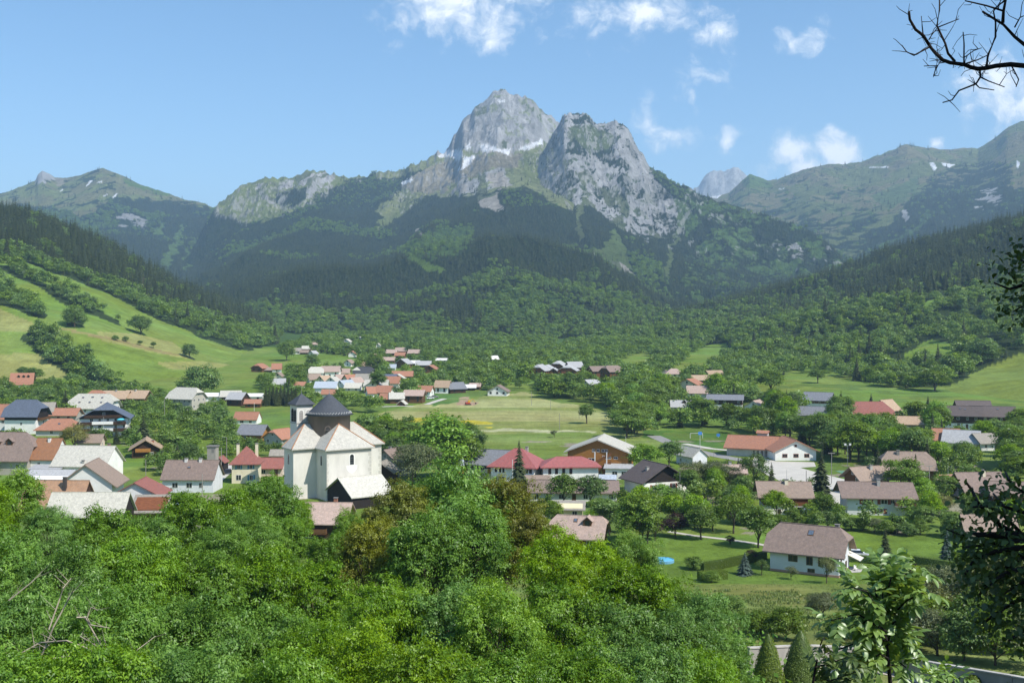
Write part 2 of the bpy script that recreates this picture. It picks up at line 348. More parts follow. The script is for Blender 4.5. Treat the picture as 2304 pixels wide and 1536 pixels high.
class MB:
    """Collects boxes, prisms and tubes into one mesh."""
    def __init__(s): s.v = []; s.f = []
    def add(s, vs_, fs_):
        b = len(s.v); s.v += [tuple(v) for v in vs_]; s.f += [tuple(i + b for i in f) for f in fs_]; return s
    def box(s, x0, x1, y0, y1, z0, z1):
        return s.add([(x0, y0, z0), (x1, y0, z0), (x1, y1, z0), (x0, y1, z0), (x0, y0, z1), (x1, y0, z1), (x1, y1, z1), (x0, y1, z1)],
                     [(0, 3, 2, 1), (4, 5, 6, 7), (0, 1, 5, 4), (1, 2, 6, 5), (2, 3, 7, 6), (3, 0, 4, 7)])
    def prism(s, pts, z0, z1):
        n = len(pts); vv = [(x, y, z0) for x, y in pts] + [(x, y, z1) for x, y in pts]
        return s.add(vv, [tuple(range(n - 1, -1, -1)), tuple(range(n, 2 * n))] + [(i, (i + 1) % n, n + (i + 1) % n, n + i) for i in range(n)])
    def slab(s, top, t):
        """Roof-like plates: polygons given by their upper corners, thickened downwards."""
        for poly in top:
            n = len(poly); vv = [tuple(p) for p in poly] + [(p[0], p[1], p[2] - t) for p in poly]
            s.add(vv, [tuple(range(n)), tuple(range(2 * n - 1, n - 1, -1))] + [(i, n + i, n + (i + 1) % n, (i + 1) % n) for i in range(n)])
        return s
    def tube(s, pts, radii, n=6):
        pts = [Vector(p) for p in pts]; rings = []
        for i, p in enumerate(pts):
            d = (pts[min(i + 1, len(pts) - 1)] - pts[max(i - 1, 0)]).normalized()
            a = d.cross(Vector((0.31, 0.17, 0.93)));
            if a.length < 1e-3: a = d.cross(Vector((1, 0, 0)))
            a.normalize(); b = d.cross(a)
            rings.append([p + (a * math.cos(2 * math.pi * k / n) + b * math.sin(2 * math.pi * k / n)) * radii[i] for k in range(n)])
        vv = [v for r in rings for v in r]; ff = []
        for i in range(len(pts) - 1):
            for k in range(n): ff.append((i * n + k, i * n + (k + 1) % n, (i + 1) * n + (k + 1) % n, (i + 1) * n + k))
        ff.append(tuple(range(n - 1, -1, -1))); ff.append(tuple((len(pts) - 1) * n + k for k in range(n)))
        return s.add(vv, ff)
    def cyl(s, x, y, z0, z1, r0, r1=None, n=8): return s.tube([(x, y, z0), (x, y, z1)], [r0, r0 if r1 is None else r1], n)
    def lathe(s, prof_, n=24, cx=0, cy=0):
        vv = []; ff = []
        for (r, z) in prof_:
            for k in range(n): vv.append((cx + r * math.cos(2 * math.pi * k / n), cy + r * math.sin(2 * math.pi * k / n), z))
        for i in range(len(prof_) - 1):
            for k in range(n): ff.append((i * n + k, i * n + (k + 1) % n, (i + 1) * n + (k + 1) % n, (i + 1) * n + k))
        return s.add(vv, ff)
    def mesh(s, name, mat, smooth=False):
        me = bpy.data.meshes.new(name); me.from_pydata(s.v, [], s.f); me.materials.append(mat)
        if smooth: me.polygons.foreach_set('use_smooth', np.ones(len(me.polygons), bool))
        me.update(); return me
    def obj(s, name, mat, parent=None, smooth=False, **k):
        return obj(name, s.mesh(name, mat, smooth), parent, **k)
# ------------------------------------------------------------------ terrain zones (traced on the photograph, belonging to the ground itself)
def P(*a): return list(zip(a[0::2], a[1::2]))
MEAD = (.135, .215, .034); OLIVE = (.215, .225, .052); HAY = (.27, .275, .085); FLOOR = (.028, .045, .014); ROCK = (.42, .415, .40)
SCREE = (.42, .385, .33); SNOW = (.93, .94, .95); ALP = (.205, .240, .080); ALPB = (.215, .185, .10); BRUSH = (.055, .10, .022); BEIGE = (.30, .27, .19); EARTH = (.36, .24, .16)

def zones_left(px, py, X, Y):
    c = np.empty(px.shape + (3,)); c[:] = MEAD
    n = fbm(X / 60, Y / 60, 4, 7)
    ol = inpoly(px, py, P(-900, 795, 110, 795, 150, 820, 160, 845, 110, 855, -900, 860)) | inpoly(px, py, P(-900, 690, 0, 695, 60, 720, 120, 745, 0, 745, -900, 745)) | inpoly(px, py, P(215, 745, 300, 750, 390, 770, 440, 810, 330, 790, 230, 765)) | inpoly(px, py, P(350, 815, 450, 812, 520, 820, 460, 835, 380, 830)) | inpoly(px, py, P(560, 800, 700, 790, 780, 815, 760, 830, 600, 815))
    path = inpoly(px, py, P(130, 735, 240, 757, 380, 792, 420, 803, 380, 799, 240, 763, 130, 740))
    w = sstep(.35, .65, n)[..., None]
    c = c * (1 - .28 * w) + np.array(OLIVE) * .28 * w
    lowm = sstep(700, 790, py)[..., None] * .18; c = c * (1 - lowm) + np.array(OLIVE) * lowm
    c[ol] = np.array(HAY) * .93; c[path] = (.24, .20, .08)
    jx = px + (fbm(X / 40, Y / 40, 3, 11) - .5) * 22; jy = py + (fbm(X / 30, Y / 30, 3, 13) - .5) * 12
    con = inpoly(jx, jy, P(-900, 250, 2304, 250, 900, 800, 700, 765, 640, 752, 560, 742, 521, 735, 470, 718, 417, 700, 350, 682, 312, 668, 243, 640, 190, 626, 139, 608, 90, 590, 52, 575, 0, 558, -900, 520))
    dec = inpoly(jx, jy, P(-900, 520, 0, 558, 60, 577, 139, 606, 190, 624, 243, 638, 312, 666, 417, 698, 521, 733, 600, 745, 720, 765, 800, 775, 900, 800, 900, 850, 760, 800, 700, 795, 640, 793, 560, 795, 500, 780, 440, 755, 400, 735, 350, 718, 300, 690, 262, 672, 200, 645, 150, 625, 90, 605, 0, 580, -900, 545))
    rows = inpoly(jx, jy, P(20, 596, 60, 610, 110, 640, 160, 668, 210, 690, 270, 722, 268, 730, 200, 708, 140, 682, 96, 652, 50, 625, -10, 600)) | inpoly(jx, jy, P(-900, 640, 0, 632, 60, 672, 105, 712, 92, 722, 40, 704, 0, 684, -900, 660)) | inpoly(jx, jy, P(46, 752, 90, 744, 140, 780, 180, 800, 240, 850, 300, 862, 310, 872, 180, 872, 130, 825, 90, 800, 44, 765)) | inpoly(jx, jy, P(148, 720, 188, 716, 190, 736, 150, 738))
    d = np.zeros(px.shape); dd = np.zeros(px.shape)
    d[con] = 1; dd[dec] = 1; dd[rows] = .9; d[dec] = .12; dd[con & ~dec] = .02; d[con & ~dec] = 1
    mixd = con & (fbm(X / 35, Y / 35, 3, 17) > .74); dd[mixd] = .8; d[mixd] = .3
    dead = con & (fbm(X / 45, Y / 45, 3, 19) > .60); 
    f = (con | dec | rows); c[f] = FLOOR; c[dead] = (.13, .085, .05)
    return c, d, dd
def zones_right(px, py, X, Y):
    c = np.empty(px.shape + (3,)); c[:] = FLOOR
    jx = px + (fbm(X / 40, Y / 40, 3, 23) - .5) * 24; jy = py + (fbm(X / 30, Y / 30, 3, 25) - .5) * 10
    m1 = inpoly(jx, jy, P(1600, 912, 1650, 893, 1700, 873, 1720, 862, 1800, 842, 1850, 850, 1990, 868, 2040, 878, 2130, 868, 2200, 835, 2304, 792, 3200, 700, 3200, 1400, 1500, 1400))
    m2 = inpoly(jx, jy, P(2030, 795, 2100, 765, 2150, 775, 2140, 800, 2080, 815, 2040, 810))
    m3 = inpoly(jx, jy, P(1376, 848, 1390, 825, 1415, 805, 1455, 795, 1468, 812, 1440, 852))
    m4 = inpoly(jx, jy, P(1512, 842, 1550, 806, 1590, 780, 1628, 772, 1658, 798, 1610, 822, 1560, 852))
    m5 = inpoly(jx, jy, P(1440, 762, 1475, 757, 1480, 776, 1445, 786))
    m6 = inpoly(jx, jy, P(2070, 686, 2180, 645, 2185, 655, 2090, 700))
    m = m1 | m2 | m3 | m4 | m5 | m6
    n = fbm(X / 50, Y / 50, 4, 27); w = (sstep(.4, .7, n) * .5)[..., None]
    g = np.array(MEAD) * (1 - w) + np.array(OLIVE) * w
    c[m] = g[m]
    big = m1 & (jy > 800 + (2304 - jx) * .28) & (jx > 1900); c[big] = np.array(MEAD) * .55 + np.array(OLIVE) * .45
    f = ~m
    mixn = fbm(X / 110, Y / 110, 4, 29)
    hi = sstep(735, 640, py + (px - 1900) * .10) * .95                      # conifers up the slope, leaf trees below
    cw = np.clip(hi + (mixn - .5) * 1.1, 0.06, 1)
    d = np.where(f, cw, 0.); dd = np.where(f, 1 - cw, 0.)
    return c, d, dd
def zones_far(px, py, X, Y, z, name, tslope):
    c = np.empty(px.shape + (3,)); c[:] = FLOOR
    n1 = fbm(X / 120, Y / 120, 4, 33); n2 = fbm(X / 45, Y / 45, 4, 35); n3 = fbm(X / 260, Y / 260, 4, 37)
    jx = px + (n1 - .5) * 26 + (n2 - .5) * 14; jy = py + (n2 - .5) * 22
    d = np.ones(px.shape); dd = np.zeros(px.shape)
    lower = sstep(630, 770, py); decn = (n3 * .7 + n2 * .3)
    dmask = np.clip((decn - .545 + lower * .10) * 7, 0, 1); dd = dmask; d = 1 - dmask
    def put(m, col, dens=0., ddens=0.):
        c[m] = col; d[m] = dens; dd[m] = ddens
    inn = lambda *a: inpoly(jx, jy, P(*a))
    if name == 'main_mountain':
        put(inn(470, 400, 480, 470, 520, 488, 560, 505, 600, 497, 640, 480, 700, 452, 740, 425, 790, 404, 830, 397, 700, 300, 500, 380), ALP, .04)
        k = (inn(560, 420, 760, 390, 740, 425, 690, 448, 620, 470)) & (n2 > .5); put(k, ROCK, .08)
        k = inn(660, 385, 750, 388, 750, 408, 668, 408); put(k, np.array(ROCK) * 1.1)
        put(inn(620, 430, 690, 420, 680, 452, 640, 466, 620, 455) & (n1 < .55), FLOOR, .8)
        put(inn(850, 370, 960, 350, 1040, 240, 1100, 150, 1190, 180, 1280, 270, 1500, 400, 1300, 480, 1180, 420, 1120, 420, 1060, 440, 1000, 442, 930, 448, 870, 500, 850, 470, 905, 425, 960, 380, 900, 395, 850, 400), np.array(ALP) * .9 + np.array(BEIGE) * .2, .05)
        rk = inn(960, 340, 1000, 325, 1030, 275, 1100, 150, 1200, 190, 1300, 280, 1420, 380, 1240, 330, 1225, 318, 1150, 345, 1100, 328, 1070, 345, 1040, 335, 1010, 350, 985, 348)
        put(rk, ROCK)
        k = rk & (n2 > .58) & (py > 215); c[k] = np.array(ALP) * .8 + np.array(ROCK) * .25
        k = rk & (n3 + n2 * .5 > .86); c[k] = np.array(ROCK) * .8
        put(inn(900, 420, 950, 385, 1000, 358, 1050, 362, 1080, 370, 1050, 400, 1000, 425, 960, 440, 905, 425), BEIGE)
        put(inn(1040, 362, 1100, 345, 1180, 345, 1160, 372, 1100, 380, 1050, 400, 1010, 415), np.array(BEIGE) * .9)
        k = inn(1030, 400, 1140, 375, 1150, 430, 1040, 440) & (n2 > .44); put(k, ROCK, .15)
        k = inn(1180, 350, 1260, 335, 1260, 400, 1180, 420); put(k, np.array(ALP) * .95, .12)
        put(inn(1068, 440, 1120, 430, 1132, 470, 1112, 476, 1082, 462), SCREE); put(inn(1008, 430, 1050, 418, 1058, 432, 1000, 438), SCREE)
        put(inn(1100, 392, 1140, 388, 1146, 425, 1104, 428) & (n2 > .4), SCREE)
        put(inn(880, 565, 930, 545, 990, 512, 1060, 508, 1068, 545, 1030, 575, 980, 580, 930, 592, 905, 575), (.085, .145, .035), .12, .35)
        put(inn(928, 583, 960, 588, 1002, 612, 998, 618, 955, 612), MEAD)
        put(inn(836, 515, 900, 465, 962, 442, 905, 482, 850, 520), np.array(ALP), .15)
        put(inn(1150, 650, 1180, 640, 1330, 700, 1320, 722, 1250, 690, 1180, 665), (.10, .17, .04), 0, .4)
        put(inn(1060, 690, 1160, 650, 1250, 700, 1210, 740, 1100, 730), (.08, .14, .03), .1, .7)
        lowd = (py > 715) & (n1 > .52); dd[lowd] = .9; d[lowd] = .15
        k = inn(935, 518, 945, 515, 950, 530, 938, 532); put(k, SCREE)
        for q in ((983, 352, 1004, 336, 1020, 339, 1036, 336, 1046, 354, 1032, 361, 1008, 352, 992, 354), (1044, 356, 1070, 349, 1060, 370, 1028, 387, 1040, 371), (1078, 326, 1098, 324, 1124, 336, 1150, 336, 1142, 349, 1112, 341, 1086, 343), (1163, 337, 1190, 325, 1221, 313, 1222, 323, 1200, 335, 1180, 339), (903, 411, 932, 400, 926, 412, 905, 417), (1120, 226, 1134, 223, 1134, 229, 1122, 230), (1046, 330, 1056, 322, 1060, 332, 1050, 338)):
            kx = px + (n2 - .5) * 9; ky = py + (n2 - .5) * 7
            put(inpoly(kx, ky, P(*q)), SNOW)
    elif name == 'front_mountain':
        rk = inn(1190, 400, 1215, 345, 1250, 290, 1262, 240, 1330, 240, 1400, 262, 1440, 330, 1475, 395, 1500, 430, 1525, 460, 1538, 492, 1530, 518, 1500, 530, 1450, 545, 1405, 520, 1360, 490, 1320, 460, 1280, 470, 1240, 440, 1215, 415)
        put(rk, ROCK, .06)
        veg = rk & (n2 + n1 * .4 > .80); put(veg, FLOOR, .4); veg = rk & (n2 + n1 * .4 < .52); put(veg, (.10, .13, .05), .15)
        put(inn(1280, 285, 1330, 280, 1390, 310, 1370, 340, 1330, 345, 1300, 320), (.12, .15, .055), .1)
        put(inn(1205, 340, 1240, 330, 1235, 380, 1200, 400), (.12, .16, .05), .15)
        put(inn(1180, 448, 1220, 434, 1262, 450, 1252, 462, 1200, 458), SCREE, .05)
        put(inn(1283, 578, 1330, 560, 1352, 590, 1384, 604, 1340, 606, 1318, 590), SCREE, .12)
        put(inn(1368, 590, 1385, 578, 1412, 604, 1428, 622, 1395, 618), SCREE)
        put(inn(1345, 562, 1358, 545, 1386, 518, 1404, 560, 1424, 612, 1390, 590, 1370, 590), (.13, .18, .05), .03)
        put(inn(1330, 555, 1352, 560, 1368, 590, 1345, 590), (.13, .17, .05), .1)
        put(inn(1512, 448, 1540, 458, 1568, 490, 1562, 515, 1532, 522, 1526, 480), (.12, .18, .05), .06)
        put(inn(1294, 470, 1316, 440, 1320, 440, 1306, 480, 1312, 530, 1302, 545, 1298, 500), (.15, .18, .07))
        put(inn(1528, 520, 1538, 520, 1514, 562, 1506, 620, 1496, 625, 1504, 560), (.14, .18, .06))
        put(inn(1290, 625, 1330, 622, 1400, 660, 1425, 692, 1398, 700, 1345, 676), MEAD, .02, .05)
        k = (px > 1540) & (n2 > .57) & ~rk; put(k, (.10, .17, .04), .12, .30)
        k = (px > 1540) & (n1 + n2 * .5 < .66) & (n1 + n2 * .5 > .635); put(k, (.12, .18, .05), .05, .1)
        k = inn(1768, 555, 1800, 548, 1815, 585, 1785, 580) & (n2 > .45); put(k, ROCK, .1)
    elif name == 'far_left_mountain':
        alp = inn(-900, 300, 430, 300, 520, 470, 415, 456, 370, 450, 300, 446, 255, 442, 215, 466, 180, 492, 150, 470, 60, 458, -900, 480)
        col = np.where((n1 > .5)[..., None], np.array(ALP), np.array(ALPB) * .6 + np.array(ALP) * .4); c[alp] = col[alp]; d[alp] = .03; dd[alp] = 0
        k = alp & (n2 > .62) & (px < 260); put(k, FLOOR, .5)
        k = inn(78, 385, 110, 380, 126, 404, 82, 414); put(k, ROCK)
        k = inn(120, 396, 150, 400, 140, 420, 125, 415); put(k, BEIGE)
        put(inn(270, 400, 400, 440, 360, 436, 280, 418), np.array(MEAD) * .9)
        for q in ((365, 592, 398, 522, 416, 506, 404, 562, 382, 600), (414, 606, 424, 556, 431, 566, 426, 612), (428, 546, 440, 534, 444, 552), (449, 562, 465, 533, 482, 562, 512, 588, 502, 597, 470, 576), (494, 518, 510, 530, 526, 560, 556, 590, 540, 602, 512, 562), (540, 580, 558, 590, 555, 600), (345, 520, 375, 500, 378, 505, 350, 535)):
            put(inn(*q), (.12, .19, .05), .05, .1)
        put(inn(462, 618, 490, 612, 562, 618, 556, 637, 490, 642), MEAD)
        put(inn(258, 484, 300, 480, 336, 500, 322, 518, 270, 510) & (n2 > .46), np.array(ROCK) * .85, .08)
        put(inn(510, 505, 525, 502, 530, 520, 512, 518), SCREE)
        for q in ((190, 422, 204, 405, 209, 407, 196, 420), (218, 410, 231, 406, 229, 411, 218, 412), (250, 446, 264, 434, 266, 437, 254, 446), (231, 441, 243, 435, 240, 441), (135, 430, 142, 424, 140, 430)): put(inpoly(px + (n2 - .5) * 4, py, P(*q)), SNOW)
    elif name == 'far_right_mountain':
        col = np.where((n1 + (n2 - .5) * .5 > .5)[..., None], np.array(ALPB) * .8 + np.array(ALP) * .2, np.array(ALP) * .8)
        c[:] = col; d[:] = .03; dd[:] = 0
        put(inn(1660, 380, 1720, 400, 1740, 420, 1680, 424), np.array(MEAD) * .8)
        gr = sstep(440, 560, jy); k = (n2 > .62 - .25 * gr) & (jy > 430); c[k] = (.075, .12, .04); dd[k] = .3; d[k] = .1
        k = (jy > 400) & (n2 + .35 * gr > .74); put(k, FLOOR, .8, .1)
        put(inn(2280, 368, 2200, 362, 2140, 372, 2085, 410, 2060, 432, 2030, 470, 1960, 535, 1900, 600, 2304, 620, 3200, 600, 3200, 430, 2320, 440, 2276, 420) & (n2 < .62), FLOOR, .95, .05)
        k = inn(2210, 425, 2260, 425, 2250, 465, 2190, 475) & (n2 > .5); put(k, ROCK, .1)
        k = inn(2030, 470, 2045, 468, 2040, 498, 2030, 500); put(k, ROCK)
        put(inn(1960, 440, 2070, 395, 2060, 430, 2000, 470), (.12, .17, .055), .05)
        put(inn(1930, 585, 2040, 520, 2110, 470, 2090, 500, 2000, 560, 1940, 600), (.09, .15, .04), .1, .2)
        for q in ((2090, 366, 2100, 364, 2108, 378, 2102, 384), (2118, 366, 2150, 370, 2136, 378, 2124, 374), (1955, 375, 2000, 375, 2000, 377, 1955, 377), (1752, 424, 1764, 424, 1760, 428), (2286, 360, 2294, 366, 2292, 380, 2286, 374), (2080, 312, 2100, 320, 2090, 324)): put(inpoly(px, py + (n2 - .5) * 3, P(*q)), SNOW)
        k = inn(1535, 425, 1580, 432, 1600, 437, 1622, 430, 1640, 416, 1628, 436, 1608, 446, 1590, 440, 1540, 436); put(inpoly(px, py, P(1570, 430, 1585, 431, 1602, 436, 1622, 429, 1638, 416, 1626, 437, 1612, 448, 1600, 444, 1590, 441, 1572, 436)), SNOW)
    else:
        c[:] = ROCK; d[:] = 0; dd[:] = 0
        k = n2 > .6; c[k] = np.array(ROCK) * .8
    if name in ('main_mountain', 'front_mountain'):       # ledges of grass and bands of paler and darker rock down the faces
        rkm = (c[..., 0] > .35) & (c[..., 0] < .5) & (d < .2)
        led = fbm(X / 34, z / 62, 4, 91); stv = ridged(X / 20, z / 150, 3, 95)
        k = rkm & (led > .60); c[k] = (.15, .17, .085)
        f_ = (.72 + .5 * stv)[..., None]; c = np.where((rkm & (led <= .60))[..., None], c * f_, c)
    clear_ = (d < .15) & (dd < .15); grow = clear_.copy()
    for k in range(1, 9): grow[:-k] |= clear_[k:] & ((py[:-k] - py[k:]) < 10)
    d = np.where(grow, np.minimum(d, .05), d); dd = np.where(grow, np.minimum(dd, .05), dd)
    stp = tslope > 1.25
    if name in ('main_mountain', 'front_mountain'):
        k = stp & (d < .5) & (dd < .3) & (c[..., 0] < .8); c[k] = c[k] * .35 + np.array(ROCK) * .65
    return c, d, dd

def ground_mat():
    m, nt, o = nodes_of('terrain'); t = NT(nt)
    a = t.n('ShaderNodeAttribute', attribute_name='col'); geo = t.n('ShaderNodeNewGeometry'); pos = geo.outputs['Position']
    f1 = t.noise(pos, .09, 6, .65); f2 = t.noise(t.mapping(pos, (.02, .16, .1)), 1.0, 5, .6); f3 = t.noise(pos, .9, 4, .6)
    v = t.math('MULTIPLY', t.mapr(f1, .3, .7, .80, 1.2), t.math('MULTIPLY', t.mapr(f2, .3, .7, .87, 1.13), t.mapr(f3, .3, .7, .86, 1.14)))
    f4 = t.noise(t.mapping(pos, (.011, .011, .02)), 1.0, 7, .68); f5 = t.noise(t.mapping(pos, (.5, .05, .5)), 1.0, 4, .7)
    v = t.math('MULTIPLY', v, t.math('MULTIPLY', t.mapr(f4, .3, .7, .80, 1.18), t.mapr(f5, .3, .7, .90, 1.10)))
    c = t.hsv(a.outputs['Color'], t.mapr(f4, .35, .65, .486, .514), t.mapr(f4, .3, .7, 1.08, .92), v)
    nrm = t.bump(t.math('ADD', t.noise(pos, .5, 6, .7), t.math('MULTIPLY', f1, 2.)), .35, 1.6)
    t.principled(o, c, .95, nrm, .08); return m
def rock_mat():
    m, nt, o = nodes_of('mountain_ground'); t = NT(nt)
    a = t.n('ShaderNodeAttribute', attribute_name='col'); geo = t.n('ShaderNodeNewGeometry'); pos = geo.outputs['Position']
    f1 = t.noise(t.mapping(pos, (1, 1, .24)), .032, 11, .74); f2 = t.noise(pos, .008, 6, .65)
    v = t.math('MULTIPLY', t.mapr(f1, .3, .7, .62, 1.38), t.mapr(f2, .3, .7, .84, 1.16))
    c = t.hsv(a.outputs['Color'], None, None, v)
    nrm = t.bump(f1, 1.0, 38.)
    t.principled(o, c, .95, nrm, .05); return m
M_TERR = ground_mat(); M_ROCK = rock_mat()

FOREST = []      # (X, Y, z, conifer density, leaf density, cell area, cell size) samples from the slopes
def build_layer(L, pu, nY, mat, zf, Yspan, far):
    px = pu; t = np.linspace(0, 1, nY)
    Yb = np.interp(px, L.bp, L.bY); Yr = np.interp(px, L.rp, L.rY)
    nb = int(nY * .8)
    s = np.concatenate([np.linspace(0, 1, nb) ** .9, 1 + np.linspace(0, 1, nY - nb + 1)[1:] * .35])
    PX = np.repeat(px[None, :], len(s), 0); YY = Yb[None, :] + s[:, None] * (Yr - Yb)[None, :]
    Z = L.z(PX, YY); X = YY * (PX - CX) / F
    ppx, ppy = PX, HY + F * (ZC - Z) / YY
    if far:
        gy, gx = np.gradient(Z); dY = np.gradient(YY, axis=0); dX = np.gradient(X, axis=1)
        sl = np.hypot(gy / np.maximum(dY, 1), gx / np.maximum(dX, 1))
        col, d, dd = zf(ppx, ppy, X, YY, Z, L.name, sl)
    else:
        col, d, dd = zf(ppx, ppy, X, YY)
    nr, nc = X.shape
    idx = np.arange(nr * nc).reshape(nr, nc)
    Fq = np.stack([idx[:-1, :-1], idx[:-1, 1:], idx[1:, 1:], idx[1:, :-1]], -1).reshape(-1, 4)
    V = np.stack([X, YY, Z], -1).reshape(-1, 3)
    me = mesh_np(L.name, V, Fq, [mat], smooth=True, colors={'col': col.reshape(-1, 3)})
    nm = 'hill' if 'hill' in L.name else 'mountain'
    obj(nm, me, kind='structure')
    ax = np.diff(X[:-1], axis=1); ay = np.diff(YY[:, :-1], axis=0); area = np.abs(ax * ay)
    vis = (s[:-1] < 1.03)[:, None] & (px[:-1] > -420)[None, :] & (px[:-1] < 2720)[None, :]
    FOREST.append((L, s, px, YY, d, dd, area * vis))
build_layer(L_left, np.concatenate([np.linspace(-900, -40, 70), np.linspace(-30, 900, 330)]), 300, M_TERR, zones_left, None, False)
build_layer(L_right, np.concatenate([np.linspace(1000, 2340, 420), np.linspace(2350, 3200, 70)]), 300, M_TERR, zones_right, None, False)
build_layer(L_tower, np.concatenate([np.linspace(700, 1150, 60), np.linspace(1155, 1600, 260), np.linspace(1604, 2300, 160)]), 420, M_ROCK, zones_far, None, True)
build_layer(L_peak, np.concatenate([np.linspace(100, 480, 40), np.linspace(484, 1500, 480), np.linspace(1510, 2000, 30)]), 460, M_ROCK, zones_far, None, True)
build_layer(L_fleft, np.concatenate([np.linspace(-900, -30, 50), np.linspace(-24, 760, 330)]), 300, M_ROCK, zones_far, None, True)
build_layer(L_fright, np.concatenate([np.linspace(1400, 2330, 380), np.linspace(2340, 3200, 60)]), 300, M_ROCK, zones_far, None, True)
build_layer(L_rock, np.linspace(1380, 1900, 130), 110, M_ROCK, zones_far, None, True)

def build_ground():
    u = np.concatenate([np.linspace(-1.6, -.52, 60), np.linspace(-.515, .515, 520), np.linspace(.53, 1.6, 60)])
    Ys = np.concatenate([np.linspace(-150, 20, 40), np.linspace(22, 195, 170), np.exp(np.linspace(math.log(196), math.log(1300), 360)), np.exp(np.linspace(math.log(1330), math.log(9500), 60))])
    YY = np.repeat(Ys[:, None], len(u), 1); X = u[None, :] * (np.maximum(YY, 0) + 60)
    Z = zg(X, YY)
    W = np.maximum(YY, 20); px = CX + F * X / W; py = HY + F * (ZC - Z) / W
    n = fbm(X / 40, YY / 40, 4, 51); n2 = fbm(X / 14, YY / 14, 3, 53); n3 = fbm(X / 160, YY / 22, 4, 55)
    c = np.empty(X.shape + (3,)); c[:] = MEAD
    w = (sstep(.35, .7, n) * .45)[..., None]; c = c * (1 - w) + np.array(OLIVE) * w
    jx = px + (n - .5) * 30; jy = py + (n2 - .5) * 8
    inn = lambda *a: inpoly(jx, jy, P(*a))
    # the hay meadow in the middle, with pale and yellow flowering bands
    fld = inn(780, 960, 870, 925, 960, 905, 1040, 900, 1180, 880, 1240, 900, 1380, 925, 1480, 960, 1500, 1000, 1300, 1012, 1070, 1005, 1000, 960, 860, 960)
    k = (sstep(.3, .6, n3))[..., None]; hay = np.array((.20, .235, .062)) * (1 - k) + np.array((.33, .33, .13)) * k; c[fld] = hay[fld]
    yel = inn(800, 944, 900, 940, 1060, 944, 1110, 954, 1110, 962, 1010, 962, 960, 955, 810, 950) & (n2 > .42); c[yel] = (.46, .40, .045)
    pale = inn(1060, 966, 1200, 965, 1340, 972, 1340, 978, 1200, 972, 1060, 970); c[pale] = (.40, .40, .22)
    nb = inn(1070, 978, 1300, 972, 1500, 990, 1500, 1030, 1060, 1030); c[nb] = (np.array((.14, .21, .036)) * .75 + hay[nb] * .25)
    gf = inn(980, 880, 1040, 884, 1030, 902, 970, 915, 950, 905); c[gf] = (.09, .18, .035)
    ea = inn(1024, 906, 1040, 893, 1058, 890, 1055, 903, 1078, 905, 1060, 912, 1026, 912); c[ea] = EARTH
    sp = inn(1440, 965, 1560, 972, 1660, 975, 1660, 1000, 1600, 1014, 1570, 1006, 1540, 1000, 1440, 985); c[sp] = (.075, .15, .028)
    vil = (YY > 200) & (YY < 700) & ~fld & ~nb; dk = sstep(.50, .66, fbm(X / 17, YY / 17, 4, 61)); c = np.where(vil[..., None], c * (1 - dk[..., None]) + np.array((.115, .175, .036)) * dk[..., None], c); br = (YY > 200) & (YY < 420) & (fbm(X / 11, YY / 11, 3, 63) > .70); c[br] = (.26, .235, .16)
    lawn = (px > 1000) & (YY > 188) & (YY < 235); kk = (fbm(X / 8, YY / 8, 3, 57) * .5 + .5)[..., None]
    c = np.where(lawn[..., None], np.array((.135, .215, .036)) * kk * 1.2, c)
    wild = (YY > 90) & (YY <= 188); rough = (np.array((.115, .185, .035)) * (1 - n2[..., None]) + np.array((.21, .21, .065)) * n2[..., None]) * 1.05; c = np.where(wild[..., None], rough, c)
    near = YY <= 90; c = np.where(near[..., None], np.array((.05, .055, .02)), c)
    far = YY > 1150; c = np.where(far[..., None], np.array(BRUSH), c)
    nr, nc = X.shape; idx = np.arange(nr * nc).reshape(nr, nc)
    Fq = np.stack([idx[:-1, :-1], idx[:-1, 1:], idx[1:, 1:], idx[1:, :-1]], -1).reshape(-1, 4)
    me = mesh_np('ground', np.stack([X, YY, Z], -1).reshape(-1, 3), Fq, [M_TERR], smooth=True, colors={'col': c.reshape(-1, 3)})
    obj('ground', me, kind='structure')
build_ground()

# ------------------------------------------------------------------ haze: one closed box of thin air round camera and valley
def build_haze():
    b = MB(); b.box(-9500, 9500, -400, 13500, -260, 1420)
    m, nt, o = nodes_of('haze'); t = NT(nt)
    p = t.n('ShaderNodeVolumePrincipled'); p.inputs['Color'].default_value = (.50, .73, 1.0, 1); p.inputs['Density'].default_value = 8.8e-5; p.inputs['Anisotropy'].default_value = 0.1
    t.l(p.outputs[0], o.inputs['Volume'])
    b.obj('haze', m, kind='stuff')
build_haze()
